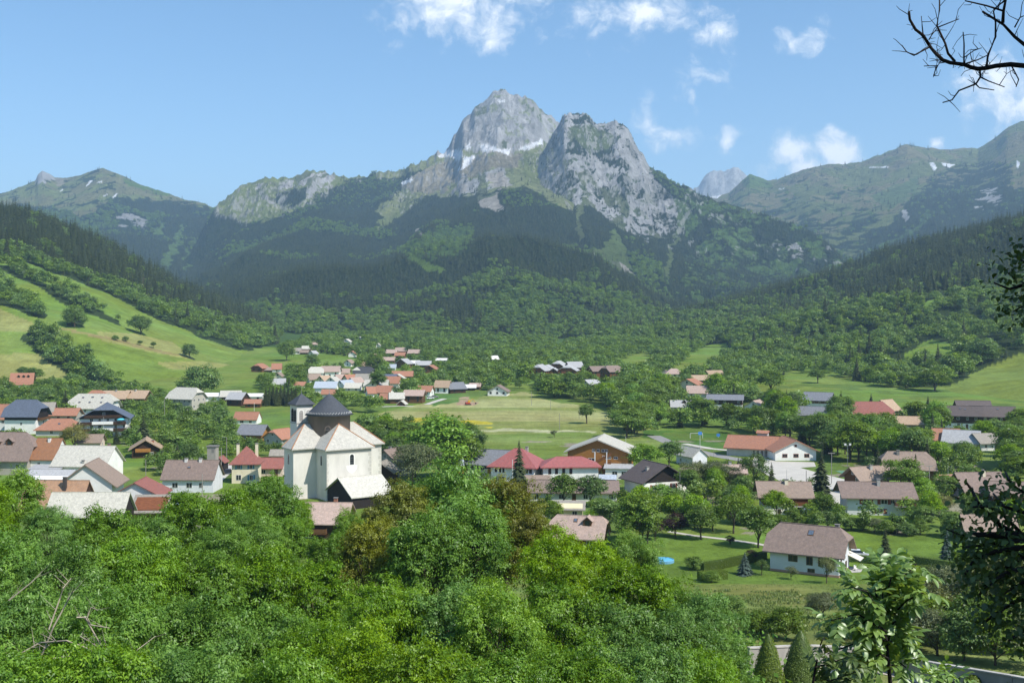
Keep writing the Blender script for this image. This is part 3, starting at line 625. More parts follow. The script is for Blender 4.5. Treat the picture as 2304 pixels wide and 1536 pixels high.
# ------------------------------------------------------------------ trees
RNG = np.random.default_rng(11)
BARK = simple_mat('bark', (.10, .075, .055), .95, 6, .35, .5, 30)
BARK_PALE = simple_mat('pale_bark', (.30, .26, .20), .9, 6, .3, .4, 30)
BARK_DARK = simple_mat('dark_bark', (.022, .017, .014), .95, 8, .3)
LEAF = {
    'ash': leaf_mat('ash_leaves', (.145, .315, .021), .36, .16),
    'maple': leaf_mat('maple_leaves', (.118, .262, .020), .32, .16),
    'bronze': leaf_mat('bronze_leaves', (.170, .215, .026), .34, .2, (.165, .130, .032), .42),
    'lime': leaf_mat('lime_leaves', (.165, .330, .020), .36, .16),
    'mid': leaf_mat('orchard_leaves', (.125, .225, .030), .36, .30),
    'far': leaf_mat('woodland_leaves', (.138, .245, .036), .34, .38),
    'willow': leaf_mat('willow_leaves', (.20, .215, .055), .36, .15),
    'purple': leaf_mat('purple_leaves', (.050, .022, .020), .3, .2),
    'grey': leaf_mat('scrub_leaves', (.150, .185, .065), .34, .2),
    'blossom': leaf_mat('blossom', (.44, .42, .28), .3, .12),
    'hedge': leaf_mat('hedge_leaves', (.115, .175, .026), .3, .15),
    'topiary': leaf_mat('clipped_leaves', (.140, .215, .030), .25, .1),
    'needle': leaf_mat('spruce_needles', (.046, .064, .024), .12, .34, gloss=.02),
    'blue': leaf_mat('blue_spruce_needles', (.070, .100, .082), .12, .1, gloss=.02),
    'walnut': leaf_mat('walnut_leaves', (.190, .345, .050), .40, .2, gloss=.08),
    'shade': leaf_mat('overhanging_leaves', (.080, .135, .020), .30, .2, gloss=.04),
}
def kites(c, nrm, ax, L, W, fold=.12):
    """Leaf-sized kites: centres c, normals, long axes, lengths and widths."""
    n = len(c); ax = ax - nrm * (ax * nrm).sum(1, keepdims=True); ax /= np.linalg.norm(ax, axis=1, keepdims=True) + 1e-9
    sd = np.cross(nrm, ax); L = L[:, None]; W = W[:, None]
    p = np.stack([c - ax * L * .5, c + sd * W * .5 + nrm * W * fold + ax * L * .02, c + ax * L * .5 - nrm * L * .06, c - sd * W * .5 + nrm * W * fold + ax * L * .02], 1)
    return p.reshape(-1, 3), np.arange(n * 4, dtype=np.int32).reshape(n, 4)
def unit(v): return v / (np.linalg.norm(v, axis=-1, keepdims=True) + 1e-9)
def rdir(n, rng): return unit(rng.normal(size=(n, 3)))

def crown_mesh(name, seed, R, H, z0, nclump, nspray, nleaf, leaf, mat, rc=.34, shape=1., droop=.15, lw=.5, extra=None):
    """Leaf tree crown: clumps of sprays of leaves, spread through an uneven volume (radius R, from height z0 to H)."""
    g = np.random.default_rng(seed)
    d = rdir(nclump * 3, g); d = d[d[:, 2] > -.55][:nclump]
    n = len(d); r = g.uniform(.45, 1, n) ** .55 * g.uniform(.82, 1.06, n)
    hz = (H - z0) / 2; ctr = np.stack([d[:, 0] * R * r * .74, d[:, 1] * R * r * .74, z0 + hz + d[:, 2] * hz * r * .78 * shape], 1)
    lob = .70 + .62 * vnoise(np.arctan2(d[:, 1], d[:, 0]) * 1.3 + 9 + seed, d[:, 2] * 2.2 + 5, seed); ctr[:, :2] *= lob[:, None]; ctr[:, 2] = z0 + (ctr[:, 2] - z0) * (.82 + .22 * lob)
    low = ctr[:, 2] < z0 + hz * .75; ctr[low, :2] *= .86
    rad = R * rc * g.uniform(.5, 1.3, n)
    ci = g.integers(0, n, nspray)
    sd = rdir(nspray, g); sd[:, 2] = sd[:, 2] * .8 + .28; sd = unit(sd)
    out = unit(ctr[ci] - np.array([0, 0, z0 + hz * .6])); sd = unit(sd + out * .55)
    rr = rad[ci] * np.where(g.random(nspray) < .1, g.uniform(1.05, 1.4, nspray), g.uniform(.55, 1.05, nspray))
    sc = ctr[ci] + sd * rr[:, None] * np.array([1, 1, .78])
    tint_s = np.clip(g.normal(.5, .2, nspray) + (g.random(n)[ci] - .5) * .5, 0, 1)
    li = np.repeat(np.arange(nspray), nleaf); m = len(li)
    ld = rdir(m, g); off = ld * (leaf * 1.7) * g.uniform(.2, 1.3, m)[:, None] * np.array([1, 1, .55])
    c = sc[li] + off
    tilt = unit(sd * .8 + np.array([0, 0, .5]) + rdir(nspray, g) * .62)
    nr = unit(tilt[li] + rdir(m, g) * .38)
    ax = unit(ld + sd[li] * .4 - np.array([0, 0, droop * 3]) + rdir(m, g) * .3)
    L = leaf * g.uniform(.7, 1.25, m)
    V, Fq = kites(c, nr, ax, L, L * lw)
    tint = np.repeat(np.clip(tint_s[li] + g.normal(0, .1, m), 0, 1), 4)
    me = mesh_np(name, V, Fq, [mat], attrs={'tint': tint})
    return me, ctr
def trunk_mesh(name, seed, H, z0, ctr, r0, mat, nl=9):
    g = random.Random(seed); b = MB()
    top = z0 + (H - z0) * .55; lean = (g.uniform(-.3, .3), g.uniform(-.3, .3))
    pts = [(0, 0, -9 if mat is BARK and H == 10 and nl == 13 else -.6), (lean[0] * .1, lean[1] * .1, z0 * .5), (lean[0] * .5, lean[1] * .5, z0), (lean[0], lean[1], top)]
    b.tube(pts, [r0 * 1.25, r0, r0 * .85, r0 * .3], 7)
    ids = list(range(len(ctr))); g.shuffle(ids)
    for i in ids[:nl]:
        c = Vector(ctr[i]); s = Vector((lean[0] * .6, lean[1] * .6, z0 * .75 + (top - z0 * .75) * g.random() * .8))
        mid = s.lerp(c, .5) + Vector((g.uniform(-.2, .2), g.uniform(-.2, .2), .25))
        b.tube([s, mid, c], [r0 * .42, r0 * .26, r0 * .07], 5)
    return b.mesh(name, mat, True)
def conifer_mesh(name, seed, H, R, mat, tiers, per, wid=.5, droop=.35, tipn=3):
    """Spruce crown: drooping fans of needles in whorls."""
    g = np.random.default_rng(seed); vs_ = []; ff = []; tt = []
    for k in range(tiers):
        f = k / (tiers - 1); z = H * (.07 + .91 * f); r = R * (1 - f) ** .82 * g.uniform(.82, 1.12) + .06 * R
        n = max(4, int(per * (1 - .6 * f))); a0 = g.uniform(0, 6.28)
        for j in range(n):
            a = a0 + 6.283 * j / n + g.uniform(-.22, .22); rr = r * g.uniform(.7, 1.12); w = max(rr * wid, .12 * R) * g.uniform(.8, 1.2)
            ca, sa = math.cos(a), math.sin(a); dz = -rr * droop * g.uniform(.6, 1.3); hz = z + g.uniform(-.02, .02) * H
            p = lambda u, v, h: (ca * u - sa * v, sa * u + ca * v, hz + h)
            b = len(vs_)
            vs_ += [p(0, 0, rr * .18), p(rr * .55, w * .5, dz * .45 - w * .12), p(rr, 0, dz), p(rr * .55, -w * .5, dz * .45 - w * .12), p(rr * .5, 0, dz * .25 + rr * .1)]
            ff += [(b, b + 4, b + 1), (b + 1, b + 4, b + 2), (b + 2, b + 4, b + 3), (b + 3, b + 4, b)]
            t = float(np.clip(g.normal(.5, .22), 0, 1)); tt += [t * .6, t, min(1, t + .2), t, t]
    b = len(vs_); vs_ += [(-.05 * R, 0, H * .93), (.05 * R, 0, H * .93), (0, 0, H * 1.03), (0, .06 * R, H * .93)]; ff += [(b, b + 1, b + 2), (b + 1, b + 3, b + 2), (b + 3, b, b + 2)]; tt += [.5] * 4
    return mesh_np(name, vs_, np.array(ff, np.int32), [mat], attrs={'tint': tt})
def pole_mesh(name, H, r, mat):
    b = MB(); b.tube([(0, 0, -.5), (0, 0, H * .5), (0, 0, H * .95)], [r, r * .7, r * .15], 6); return b.mesh(name, mat, True)

PROTO = {}
def leaf_proto(key, seed, kind, R, H, z0, ncl, nsp, nlf, leaf, r0=.22, bark=BARK, **k):
    me, ctr = crown_mesh('crown', seed, R, H, z0, ncl, nsp, nlf, leaf, LEAF[kind], **k)
    PROTO[key] = (me, trunk_mesh('trunk', seed, H, z0, ctr, r0, bark, 13 if key.startswith('near') else 12), H, R)
# unit sizes: crowns about 10 m high, scaled where they stand
for i in range(3):
    leaf_proto('near_ash%d' % i, 100 + i, 'ash', 4.2, 10, 2.2, 84, 3900, 10, .19, lw=.42, rc=.275)
    leaf_proto('near_maple%d' % i, 110 + i, 'maple', 4.2, 10, 2.2, 84, 3900, 9, .19, lw=.56, rc=.275)
for i in range(2):
    leaf_proto('near_bronze%d' % i, 120 + i, 'bronze', 4.2, 10, 2.2, 84, 3900, 9, .18, lw=.54, rc=.275)
    leaf_proto('near_lime%d' % i, 125 + i, 'lime', 4.2, 10, 2.2, 84, 3900, 9, .18, lw=.5, rc=.275)
for i in range(4):
    leaf_proto('mid%d' % i, 130 + i, 'mid', 4.0, 10, 1.8, 44, 1100, 5, .46, lw=.62, rc=.36)
leaf_proto('mid4', 136, 'mid', 2.6, 10, 1.2, 40, 1000, 5, .42, lw=.6, rc=.42)
for i in range(2): leaf_proto('lime%d' % i, 138 + i, 'lime', 4.0, 10, 1.8, 44, 1100, 5, .46, lw=.6, rc=.36)
for i in range(2): leaf_proto('grey%d' % i, 140 + i, 'grey', 4.4, 8, .6, 40, 1200, 5, .40, lw=.4, rc=.36)
leaf_proto('willow0', 144, 'willow', 4.0, 9, .5, 40, 1300, 5, .44, lw=.3, droop=.6)
leaf_proto('purple0', 146, 'purple', 4.0, 9, 1.0, 34, 900, 5, .42)
leaf_proto('bushy0', 148, 'mid', 4.6, 7, .2, 44, 1200, 5, .46, lw=.6)
leaf_proto('bushy1', 149, 'mid', 4.4, 6.5, .1, 40, 1200, 5, .44, lw=.6)
leaf_proto('orchard0', 150, 'mid', 4.2, 8.5, 2.2, 26, 620, 5, .42, r0=.2)
leaf_proto('orchard1', 151, 'grey', 4.4, 8.5, 2.2, 26, 620, 5, .42, r0=.2)
for i in range(3):
    PROTO['spruce%d' % i] = (conifer_mesh('crown', 160 + i, 10, 2.1, LEAF['needle'], 30, 15), pole_mesh('trunk', 10, .16, BARK), 10, 2.1)
PROTO['blue0'] = (conifer_mesh('crown', 165, 10, 2.6, LEAF['blue'], 26, 15), pole_mesh('trunk', 10, .16, BARK), 10, 2.6)
# one-mesh trees for far woods
def far_leaf(seed, R, H, n, leaf):
    me, ctr = crown_mesh('far_leaf_tree', seed, R, H, .8, 18, n, 3, leaf, LEAF['far'], rc=.40, lw=.72)
    return bpy.data.objects.new('far_leaf_tree', me)
def far_con(seed, tiers, per): return bpy.data.objects.new('far_spruce', conifer_mesh('far_spruce', seed, 10, 2.0, LEAF['needle'], tiers, per, .7))
FAR_LEAF = [far_leaf(180 + i, 4.0, 9.5, 170, .95) for i in range(4)]
FAR_CON = [far_con(190 + i, 11, 8) for i in range(4)]

BIG_GROUPS = {}
def tree(proto, x, y, z, h, w=None, rz=None, name='leafy_tree', label=None, cat='tree', group=None):
    cm, tm, H, R = PROTO[proto]
    s = h / H; sx = s if w is None else w / (2 * R)
    e = empty(name, (x, y, z - .15), rz if rz is not None else RNG.uniform(0, 6.28), label, cat, group); e.scale = (sx, sx, s)
    obj('trunk', tm, e); obj('crown', cm, e)
    return e

def scatter_stuff(name, pts, protos, label=None):
    """Far wood: one object, an instance of a small tree on each point. pts: x, y, z, height, proto index."""
    pts = np.asarray(pts, float)
    me = bpy.data.meshes.new(name); me.vertices.add(len(pts)); me.vertices.foreach_set('co', pts[:, :3].astype(np.float32).ravel())
    sc = np.empty((len(pts), 3), np.float32); sc[:, 2] = pts[:, 3] / 10; sc[:, 0] = sc[:, 1] = pts[:, 3] / 10 * RNG.uniform(.8, 1.25, len(pts))
    a = me.attributes.new('scl', 'FLOAT_VECTOR', 'POINT'); a.data.foreach_set('vector', sc.ravel())
    rot = np.zeros((len(pts), 3), np.float32); rot[:, 2] = RNG.uniform(0, 6.28, len(pts)); rot[:, 0] = RNG.normal(0, .03, len(pts))
    a = me.attributes.new('rot', 'FLOAT_VECTOR', 'POINT'); a.data.foreach_set('vector', rot.ravel())
    a = me.attributes.new('pick', 'INT', 'POINT'); a.data.foreach_set('value', pts[:, 4].astype(np.int32))
    o = obj(name, me, kind='stuff', label=label)
    ng = bpy.data.node_groups.new(name + '_scatter', 'GeometryNodeTree')
    ng.interface.new_socket('Geometry', in_out='INPUT', socket_type='NodeSocketGeometry'); ng.interface.new_socket('Geometry', in_out='OUTPUT', socket_type='NodeSocketGeometry')
    N = ng.nodes; gi = N.new('NodeGroupInput'); go = N.new('NodeGroupOutput')
    iop = N.new('GeometryNodeInstanceOnPoints'); g2i = N.new('GeometryNodeGeometryToInstance')
    for p in reversed(protos):
        oi = N.new('GeometryNodeObjectInfo'); oi.inputs['Object'].default_value = p; oi.transform_space = 'ORIGINAL'
        ng.links.new(oi.outputs['Geometry'], g2i.inputs[0])
    def named(nm, t):
        n = N.new('GeometryNodeInputNamedAttribute'); n.data_type = t; n.inputs['Name'].default_value = nm; return n.outputs['Attribute']
    ng.links.new(gi.outputs[0], iop.inputs['Points']); ng.links.new(g2i.outputs[0], iop.inputs['Instance'])
    iop.inputs['Pick Instance'].default_value = True
    ng.links.new(named('pick', 'INT'), iop.inputs['Instance Index'])
    ng.links.new(named('rot', 'FLOAT_VECTOR'), iop.inputs['Rotation']); ng.links.new(named('scl', 'FLOAT_VECTOR'), iop.inputs['Scale'])
    ng.links.new(iop.outputs[0], go.inputs[0])
    md = o.modifiers.new('scatter', 'NODES'); md.node_group = ng
    return o

# candidates for single trees and for the far woods: (x, y, z, height, 'leaf' or 'con', zone)
CAND = []
def sample_layer(item, spacing_con, spacing_dec, hc, hd, zone):
    L, s, px, YY, d, dd, area = item
    g = RNG
    for dens, sp, hh, kind in ((d, spacing_con, hc, 'con'), (dd, spacing_dec, hd, 'leaf')):
        lam = area * dens[:-1, :-1] / (sp * sp)
        cnt = g.poisson(lam); rr, cc = np.nonzero(cnt); rep = cnt[rr, cc]; rr = np.repeat(rr, rep); cc = np.repeat(cc, rep)
        if not len(rr): continue
        fy = g.random(len(rr)); fx = g.random(len(rr))
        P_ = px[cc] + (px[cc + 1] - px[cc]) * fx
        Y_ = YY[rr, cc] + (YY[rr + 1, cc] - YY[rr, cc]) * fy
        z = L.z(P_, Y_); zt = ztot(P_, Y_)
        ok = z > zt - 1.0
        P_, Y_, z = P_[ok], Y_[ok], z[ok]
        h = hh * np.clip(g.lognormal(-.06, .28, len(P_)), .45, 1.6)
        for a in zip(Y_ * (P_ - CX) / F, Y_, z, h): CAND.append((*a, kind, zone))
for it, sc_, sd_, hc, hd, zn in ((FOREST[0], 5.6, 6.2, 15, 9.5, 'left_slope'), (FOREST[1], 6.0, 7.2, 14.5, 9.5, 'right_slope'), (FOREST[2], 8.2, 9.0, 12.5, 9.5, 'far'), (FOREST[3], 8.2, 8.8, 12, 9, 'far'), (FOREST[4], 15, 15, 20, 15, 'far'), (FOREST[5], 15, 15, 20, 14, 'far')):
    sample_layer(it, sc_, sd_, hc, hd, zn)
# ------------------------------------------------------------------ buildings
def plaster(col):
    return simple_mat('plaster_%02x%02x%02x' % tuple(int(c * 255) for c in col), col, .9, .7, .10, .15, 30, .15)
def roof_mat(col, kind='tile', amt=.2):
    key = 'roof_%s_%02x%02x%02x' % (kind, *(int(c * 255) for c in col))
    if key in MATS: return MATS[key]
    m, nt, o = nodes_of(key); t = NT(nt)
    tc = t.n('ShaderNodeTexCoord'); v = tc.outputs['Object']; sep = t.n('ShaderNodeSeparateXYZ'); t.l(v, sep.inputs[0])
    rows = {'tile': 5.5, 'stone': 4.0, 'slate': 6.5, 'sheet': .01}[kind]
    zz = t.math('FRACT', t.math('MULTIPLY', sep.outputs['Z'], rows))
    f = t.noise(v, 2.1, 6, .7); f2 = t.noise(t.mapping(v, (5, 5, 9)), 1.0, 2, .5)
    streak = t.noise(t.mapping(v, (1.6, 1.6, .22)), 1.0, 4, .6)
    val = t.math('MULTIPLY', t.mapr(f, .3, .7, 1 - amt * .8, 1 + amt * .8), t.math('MULTIPLY', t.mapr(f2, .3, .7, .86, 1.14), t.mapr(streak, .3, .7, .87, 1.13)))
    oi = t.n('ShaderNodeObjectInfo'); val = t.math('MULTIPLY', val, t.math('MULTIPLY_ADD', oi.outputs['Random'], .14, .93))
    c = t.hsv(col, None, t.mapr(f, .3, .7, .88, 1.1), val)
    nrm = t.bump(zz, .35 if kind != 'sheet' else .02, .06)
    t.principled(o, c, .8 if kind != 'sheet' else .55, nrm, .2); MATS[key] = m; return m
def wood(col):
    key = 'wood_%02x%02x%02x' % tuple(int(c * 255) for c in col)
    if key in MATS: return MATS[key]
    m, nt, o = nodes_of(key); t = NT(nt)
    tc = t.n('ShaderNodeTexCoord'); v = tc.outputs['Object']; sep = t.n('ShaderNodeSeparateXYZ'); t.l(v, sep.inputs[0])
    pl = t.math('FRACT', t.math('MULTIPLY', sep.outputs['Z'], 5.2))
    f = t.noise(t.mapping(v, (1.2, 1.2, 9)), 1.0, 4, .6)
    c = t.hsv(col, None, None, t.math('MULTIPLY', t.mapr(f, .3, .7, .72, 1.28), t.mapr(pl, 0, .12, .7, 1.)))
    t.principled(o, c, .85, None, .15); MATS[key] = m; return m
GLASS = simple_mat('window_glass', (.020, .024, .030), .12, 2, .3, spec=.6)
GLASS2 = simple_mat('skylight_glass', (.10, .13, .17), .15, 2, .3, spec=.6)
FRAME_W = simple_mat('white_paint', (.72, .70, .66), .6, 4, .06)
FRAME_B = simple_mat('brown_paint', (.14, .075, .04), .7, 4, .12)
CONC = simple_mat('concrete', (.40, .385, .35), .9, 1.2, .16, .2, 14)
CONC_D = simple_mat('dark_concrete', (.22, .205, .185), .9, 1.2, .2, .2, 14)
METAL = simple_mat('grey_metal', (.36, .37, .38), .45, 3, .1, metal=.6)
WOODS = {'d': (.060, .033, .020), 'm': (.135, .068, .030), 'o': (.36, .165, .045), 'r': (.20, .075, .035), 'g': (.17, .145, .12), 'n': (.030, .024, .022)}
WALLS = {'w': (.80, .78, .73), 'c': (.74, .66, .48), 'g': (.48, .47, .45), 'b': (.66, .66, .68), 's': (.42, .39, .33), 'p': (.70, .55, .46), 'y': (.78, .68, .42)}
ROOFS = {'or': ((.37, .175, .11), 'tile'), 're': ((.29, .115, .092), 'tile'), 'sc': ((.34, .115, .105), 'sheet'), 'br': ((.235, .175, .145), 'tile'), 'db': ((.125, .10, .092), 'tile'), 'tb': ((.30, .225, .175), 'tile'), 'pk': ((.42, .31, .255), 'tile'),
         'st': ((.48, .455, .385), 'stone'), 'ps': ((.54, .51, .43), 'stone'), 'gy': ((.20, .205, .22), 'slate'), 'lg': ((.40, .395, .39), 'stone'), 'bl': ((.105, .125, .165), 'slate'), 'dk': ((.068, .068, .074), 'slate'), 'lb': ((.40, .44, .48), 'sheet'),
         'wh': ((.74, .72, .68), 'sheet'), 'ru': ((.30, .145, .075), 'tile'), 'mo': ((.36, .215, .13), 'tile'), 'gb': ((.30, .27, .225), 'stone'), 'ta': ((.42, .30, .20), 'tile')}

def roof_polys(style, L, W, ze, zr, og, oh, k=.45):
    """Upper faces of a roof: eaves at ze (wall line), ridge along X at zr."""
    p = (zr - ze) / (W / 2); hx, hy = L / 2 + og, W / 2 + oh; zo = ze - p * oh
    if style == 'gable':
        return [[(-hx, -hy, zo), (hx, -hy, zo), (hx, 0, zr), (-hx, 0, zr)], [(hx, hy, zo), (-hx, hy, zo), (-hx, 0, zr), (hx, 0, zr)]], hx
    if style in ('hip', 'pyramid'):
        r = max(L / 2 - W / 2 * .9, 0.02) if style == 'hip' else .02
        hx = L / 2 + oh
        a, b_, c, d = (-hx, -hy, zo), (hx, -hy, zo), (hx, hy, zo), (-hx, hy, zo); e, f = (-r, 0, zr), (r, 0, zr)
        return [[a, b_, f, e], [c, d, e, f], [b_, c, f], [d, a, e]], r
    if style == 'shed':
        return [[(-hx, -hy, zo), (hx, -hy, zo), (hx, hy, zr + p * oh * .5), (-hx, hy, zr + p * oh * .5)]], hx
    # half hip: gable cut at height fraction k
    zk = zo + (zr - zo) * (1 - k); yk = hy * k; r = hx - (zr - zk) * 1.0
    F_ = [(-hx, -hy, zo), (hx, -hy, zo), (hx, -yk, zk), (r, 0, zr), (-r, 0, zr), (-hx, -yk, zk)]
    B_ = [(hx, hy, zo), (-hx, hy, zo), (-hx, yk, zk), (-r, 0, zr), (r, 0, zr), (hx, yk, zk)]
    return [F_, B_, [(hx, -yk, zk), (hx, yk, zk), (r, 0, zr)], [(-hx, yk, zk), (-hx, -yk, zk), (-r, 0, zr)]], r

def face_frame(face, L, W):
    """Origin direction and outward direction of a wall face: u runs to the right as seen from outside."""
    return {'f': (lambda u, o: (u, -W / 2 - o)), 'b': (lambda u, o: (-u, W / 2 + o)), 'r': (lambda u, o: (L / 2 + o, u)), 'l': (lambda u, o: (-L / 2 - o, -u))}[face]
def panel(b, face, L, W, u0, u1, z0, z1, o0, o1):
    fn = face_frame(face, L, W); x0, y0 = fn(u0, o0); x1, y1 = fn(u1, o1)
    return b.box(min(x0, x1), max(x0, x1), min(y0, y1), max(y0, y1), z0, z1)
def window(root, face, L, W, u, z, w, h, frame=FRAME_W, shutters=None, fine=True, o=0.):
    if not fine:
        return panel(MB(), face, L, W, u - w / 2, u + w / 2, z, z + h, o - .1, o + .04).obj('window', GLASS, root)
    b = MB(); t = .09
    panel(b, face, L, W, u - w / 2, u - w / 2 + t, z, z + h, o - .1, o + .06); panel(b, face, L, W, u + w / 2 - t, u + w / 2, z, z + h, o - .1, o + .06)
    panel(b, face, L, W, u - w / 2 + t, u + w / 2 - t, z, z + t, o - .1, o + .055); panel(b, face, L, W, u - w / 2 + t, u + w / 2 - t, z + h - t, z + h, o - .1, o + .055)
    if w > .75: panel(b, face, L, W, u - .04, u + .04, z + t, z + h - t, o - .1, o + .05)
    wo = b.obj('window', frame, root)
    panel(MB(), face, L, W, u - w / 2 + t + .005, u + w / 2 - t - .005, z + t + .005, z + h - t - .005, o - .08, o + .02).obj('pane', GLASS, wo)
    if shutters is not None:
        for s in (-1, 1):
            c = u + s * (w / 2 + w * .26 + .04)
            panel(MB(), face, L, W, c - w * .25, c + w * .25, z - .03, z + h + .03, o + .003, o + .07).obj('shutter', shutters, wo)
    return wo
def balcony(root, face, L, W, u0, u1, z, depth=1.1, mat=None, rail=.95, slab=None, posts=False):
    b = MB(); panel(b, face, L, W, u0, u1, z - .16, z, .003, depth); bo = b.obj('balcony', slab or mat, root)
    r = MB(); panel(r, face, L, W, u0, u1, z + .08, z + rail, depth - .08, depth); fn = face_frame(face, L, W)
    panel(r, face, L, W, u0, u0 + .07, z + .08, z + rail, .1, depth - .085); panel(r, face, L, W, u1 - .07, u1, z + .08, z + rail, .1, depth - .085)
    r.obj('railing', mat, bo); return bo
def chimney(root, x, y, z0, z1, w=.7, mat=None, cap=True):
    b = MB(); b.box(x - w / 2, x + w / 2, y - w / 2, y + w / 2, z0, z1); c = b.obj('chimney', mat or CONC, root)
    if cap:
        q = MB(); q.box(x - w / 2 - .1, x + w / 2 + .1, y - w / 2 - .1, y + w / 2 + .1, z1 + .16, z1 + .26)
        for sx in (-1, 1): q.box(x + sx * w * .35 - .06, x + sx * w * .35 + .06, y - w * .4, y + w * .4, z1 + .002, z1 + .16)
        q.obj('cap', CONC_D, c)
    return c
CLEAR = []     # picture boxes of buildings that stay in view: (x0, x1, y0, y1, distance)
NHOUSE = [0]
LABELS = []    # (x, distance, width, what it is) for telling where a tree stands
def house(name, label, px, py, L, W, he, hr, yaw=0., style='gable', roof='br', wall='w', og=.7, oh=.8, rt=.22, k=.45, wins='auto', floors=None, shutters=None, frame=FRAME_W,
          clad=None, cladz=None, balc=(), chim=(), sky=(), dorm=(), fine=None, cat='house', group=None, door=None, clear=1., base=None, loc=None, wincol=None, plinth=None, wfaces='frlb'):
    """One building: Empty at its base with walls, roof, windows and the rest as parts. px, py: where its base stands."""
    p = Vector(loc) if loc is not None else at(px, py); NHOUSE[0] += 1
    rng = random.Random(int(px * 7 + py * 13))
    Y = p.y; ppm = F / Y
    if fine is None: fine = ppm > 4.4
    if label: LABELS.append((p.x, p.y, max(L, W), label))
    root = empty(name, (p.x, p.y, p.z - .05), math.radians(yaw), label, cat, group)
    rc, rk = ROOFS[roof]; rm = roof_mat(rc, rk); wm = plaster(WALLS[wall]) if wall in WALLS else wood(WOODS[wall.lower()])
    sl = -1.5 if Y > 210 else -4.0
    # walls
    wb = MB(); hx, hy = L / 2, W / 2; p_ = (hr - he) / hy
    if style in ('hip', 'pyramid'): wb.box(-hx, hx, -hy, hy, sl, he - .02)
    elif style == 'shed': wb.add([(-hx, -hy, sl), (hx, -hy, sl), (hx, hy, sl), (-hx, hy, sl), (-hx, -hy, he - .05), (hx, -hy, he - .05), (hx, hy, hr - .05), (-hx, hy, hr - .05)], [(0, 3, 2, 1), (4, 5, 6, 7), (0, 1, 5, 4), (1, 2, 6, 5), (2, 3, 7, 6), (3, 0, 4, 7)])
    else:
        if style == 'gable': top = [(-hy, he), (0, hr), (hy, he)]
        else:
            zk = he + (hr - he) * (1 - k); yk = hy * (hr - zk) / (hr - he); top = [(-hy, he), (-yk, zk), (yk, zk), (hy, he)]
        pr = [(-hy, sl)] + [(a, z - .06 - (.10 if abs(z - he) > .01 else 0)) for a, z in top] + [(hy, sl)]; n = len(pr)
        vv = [(-hx, a, z) for a, z in pr] + [(hx, a, z) for a, z in pr]
        wb.add(vv, [tuple(range(n)), tuple(range(2 * n - 1, n - 1, -1))] + [(i, n + i, n + (i + 1) % n, (i + 1) % n) for i in range(n)])
    wb.obj('wall', wm, root)
    polys, r = roof_polys(style, L, W, he, hr, og, oh, k)
    ro = MB().slab(polys, rt).obj('roof', rm, root)
    if style != 'shed' and r > .3 and fine: MB().box(-r, r, -.12, .12, hr - .12, hr + .07).obj('ridge_cap', rm, ro)
    if clad:
        cz = cladz if cladz is not None else he * .5; cm = wood(WOODS[clad])
        cb = MB(); t = .05
        for (x0, x1, y0, y1) in ((-hx - t, hx + t, -hy - t, -hy), (-hx - t, hx + t, hy, hy + t), (-hx - t, -hx, -hy, hy), (hx, hx + t, -hy, hy)): cb.box(x0, x1, y0, y1, cz, he - .12)
        if style in ('gable', 'half'):
            tp = [(-hy, he - .12), (0, hr - .3)] if style == 'gable' else [(-hy, he - .12), (-yk, zk - .2)]
            pts = tp + [(-a, z) for a, z in reversed(tp) if a != 0]
            for s in (-1, 1):
                x0, x1 = (hx, hx + t) if s > 0 else (-hx - t, -hx); n = len(pts)
                cb.add([(x0, a, z) for a, z in pts] + [(x1, a, z) for a, z in pts], [tuple(range(n)), tuple(range(2 * n - 1, n - 1, -1))] + [(i, n + i, n + (i + 1) % n, (i + 1) % n) for i in range(n)])
        cb.obj('cladding', cm, root)
    if plinth: MB().box(-hx - .05, hx + .05, -hy - .05, hy + .05, sl, plinth[1]).obj('plinth', plaster(plinth[0]), root)
    oc = .06 if clad else 0.
    sm = simple_mat('shutter_' + shutters, {'r': (.26, .07, .045), 'b': (.10, .27, .36), 'n': (.15, .08, .045), 'g': (.10, .17, .10)}[shutters], .7, 4, .15) if shutters else None
    if wins == 'auto':
        fl = floors or max(1, int(round(he / 2.75))); fh = he / fl
        for face in wfaces:
            ln = L if face in 'fb' else W; n = max(1, int(ln / (3.0 if fine else 3.6)))
            for q in range(fl):
                for i in range(n):
                    if rng.random() < .12: continue
                    u = (i + .5) / n * ln - ln / 2 + rng.uniform(-.15, .15); w = rng.choice((.9, 1.0, 1.2)); h = 1.25
                    if q == 0 and i == n // 2 and face in 'fr' and fine:
                        d = panel(MB(), face, L, W, u - .5, u + .5, 0.02, 2.1, -.1, .05).obj('door', FRAME_B, root); continue
                    zc = q * fh + fh * .36
                    if face in 'fb' or style in ('hip', 'pyramid'): zc = max(min(zc, he - p_ * oh - rt - .2 - min(h, fh * .55)), .25)
                    window(root, face, L, W, u, zc, w, min(h, fh * .55), frame, sm if q or rng.random() < .6 else None, fine, oc if clad and zc > (cladz if cladz is not None else he * .5) else 0)
        if style in ('gable', 'half') and hr - he > 2.0:
            for face in 'lr': window(root, face, L, W, 0, he + (hr - he) * .15, 1.0, 1.1, frame, None, fine, oc)
    else:
        top_ = he - p_ * oh - rt - .15
        for a in wins:
            if style in ('gable', 'half') and a[0] in 'fb' and a[2] + a[4] > top_: a = (a[0], a[1], max(.2, top_ - a[4]), *a[3:])
            window(root, a[0], L, W, *a[1:5], frame=frame, shutters=sm if len(a) > 5 and a[5] else None, fine=fine, o=oc if clad and a[2] >= (cladz if cladz is not None else he * .5) - .1 else 0)
    if door: panel(MB(), door[0], L, W, door[1] - door[2] / 2, door[1] + door[2] / 2, .02, door[3], -.1, .05).obj('door', FRAME_B if len(door) < 5 else door[4], root)
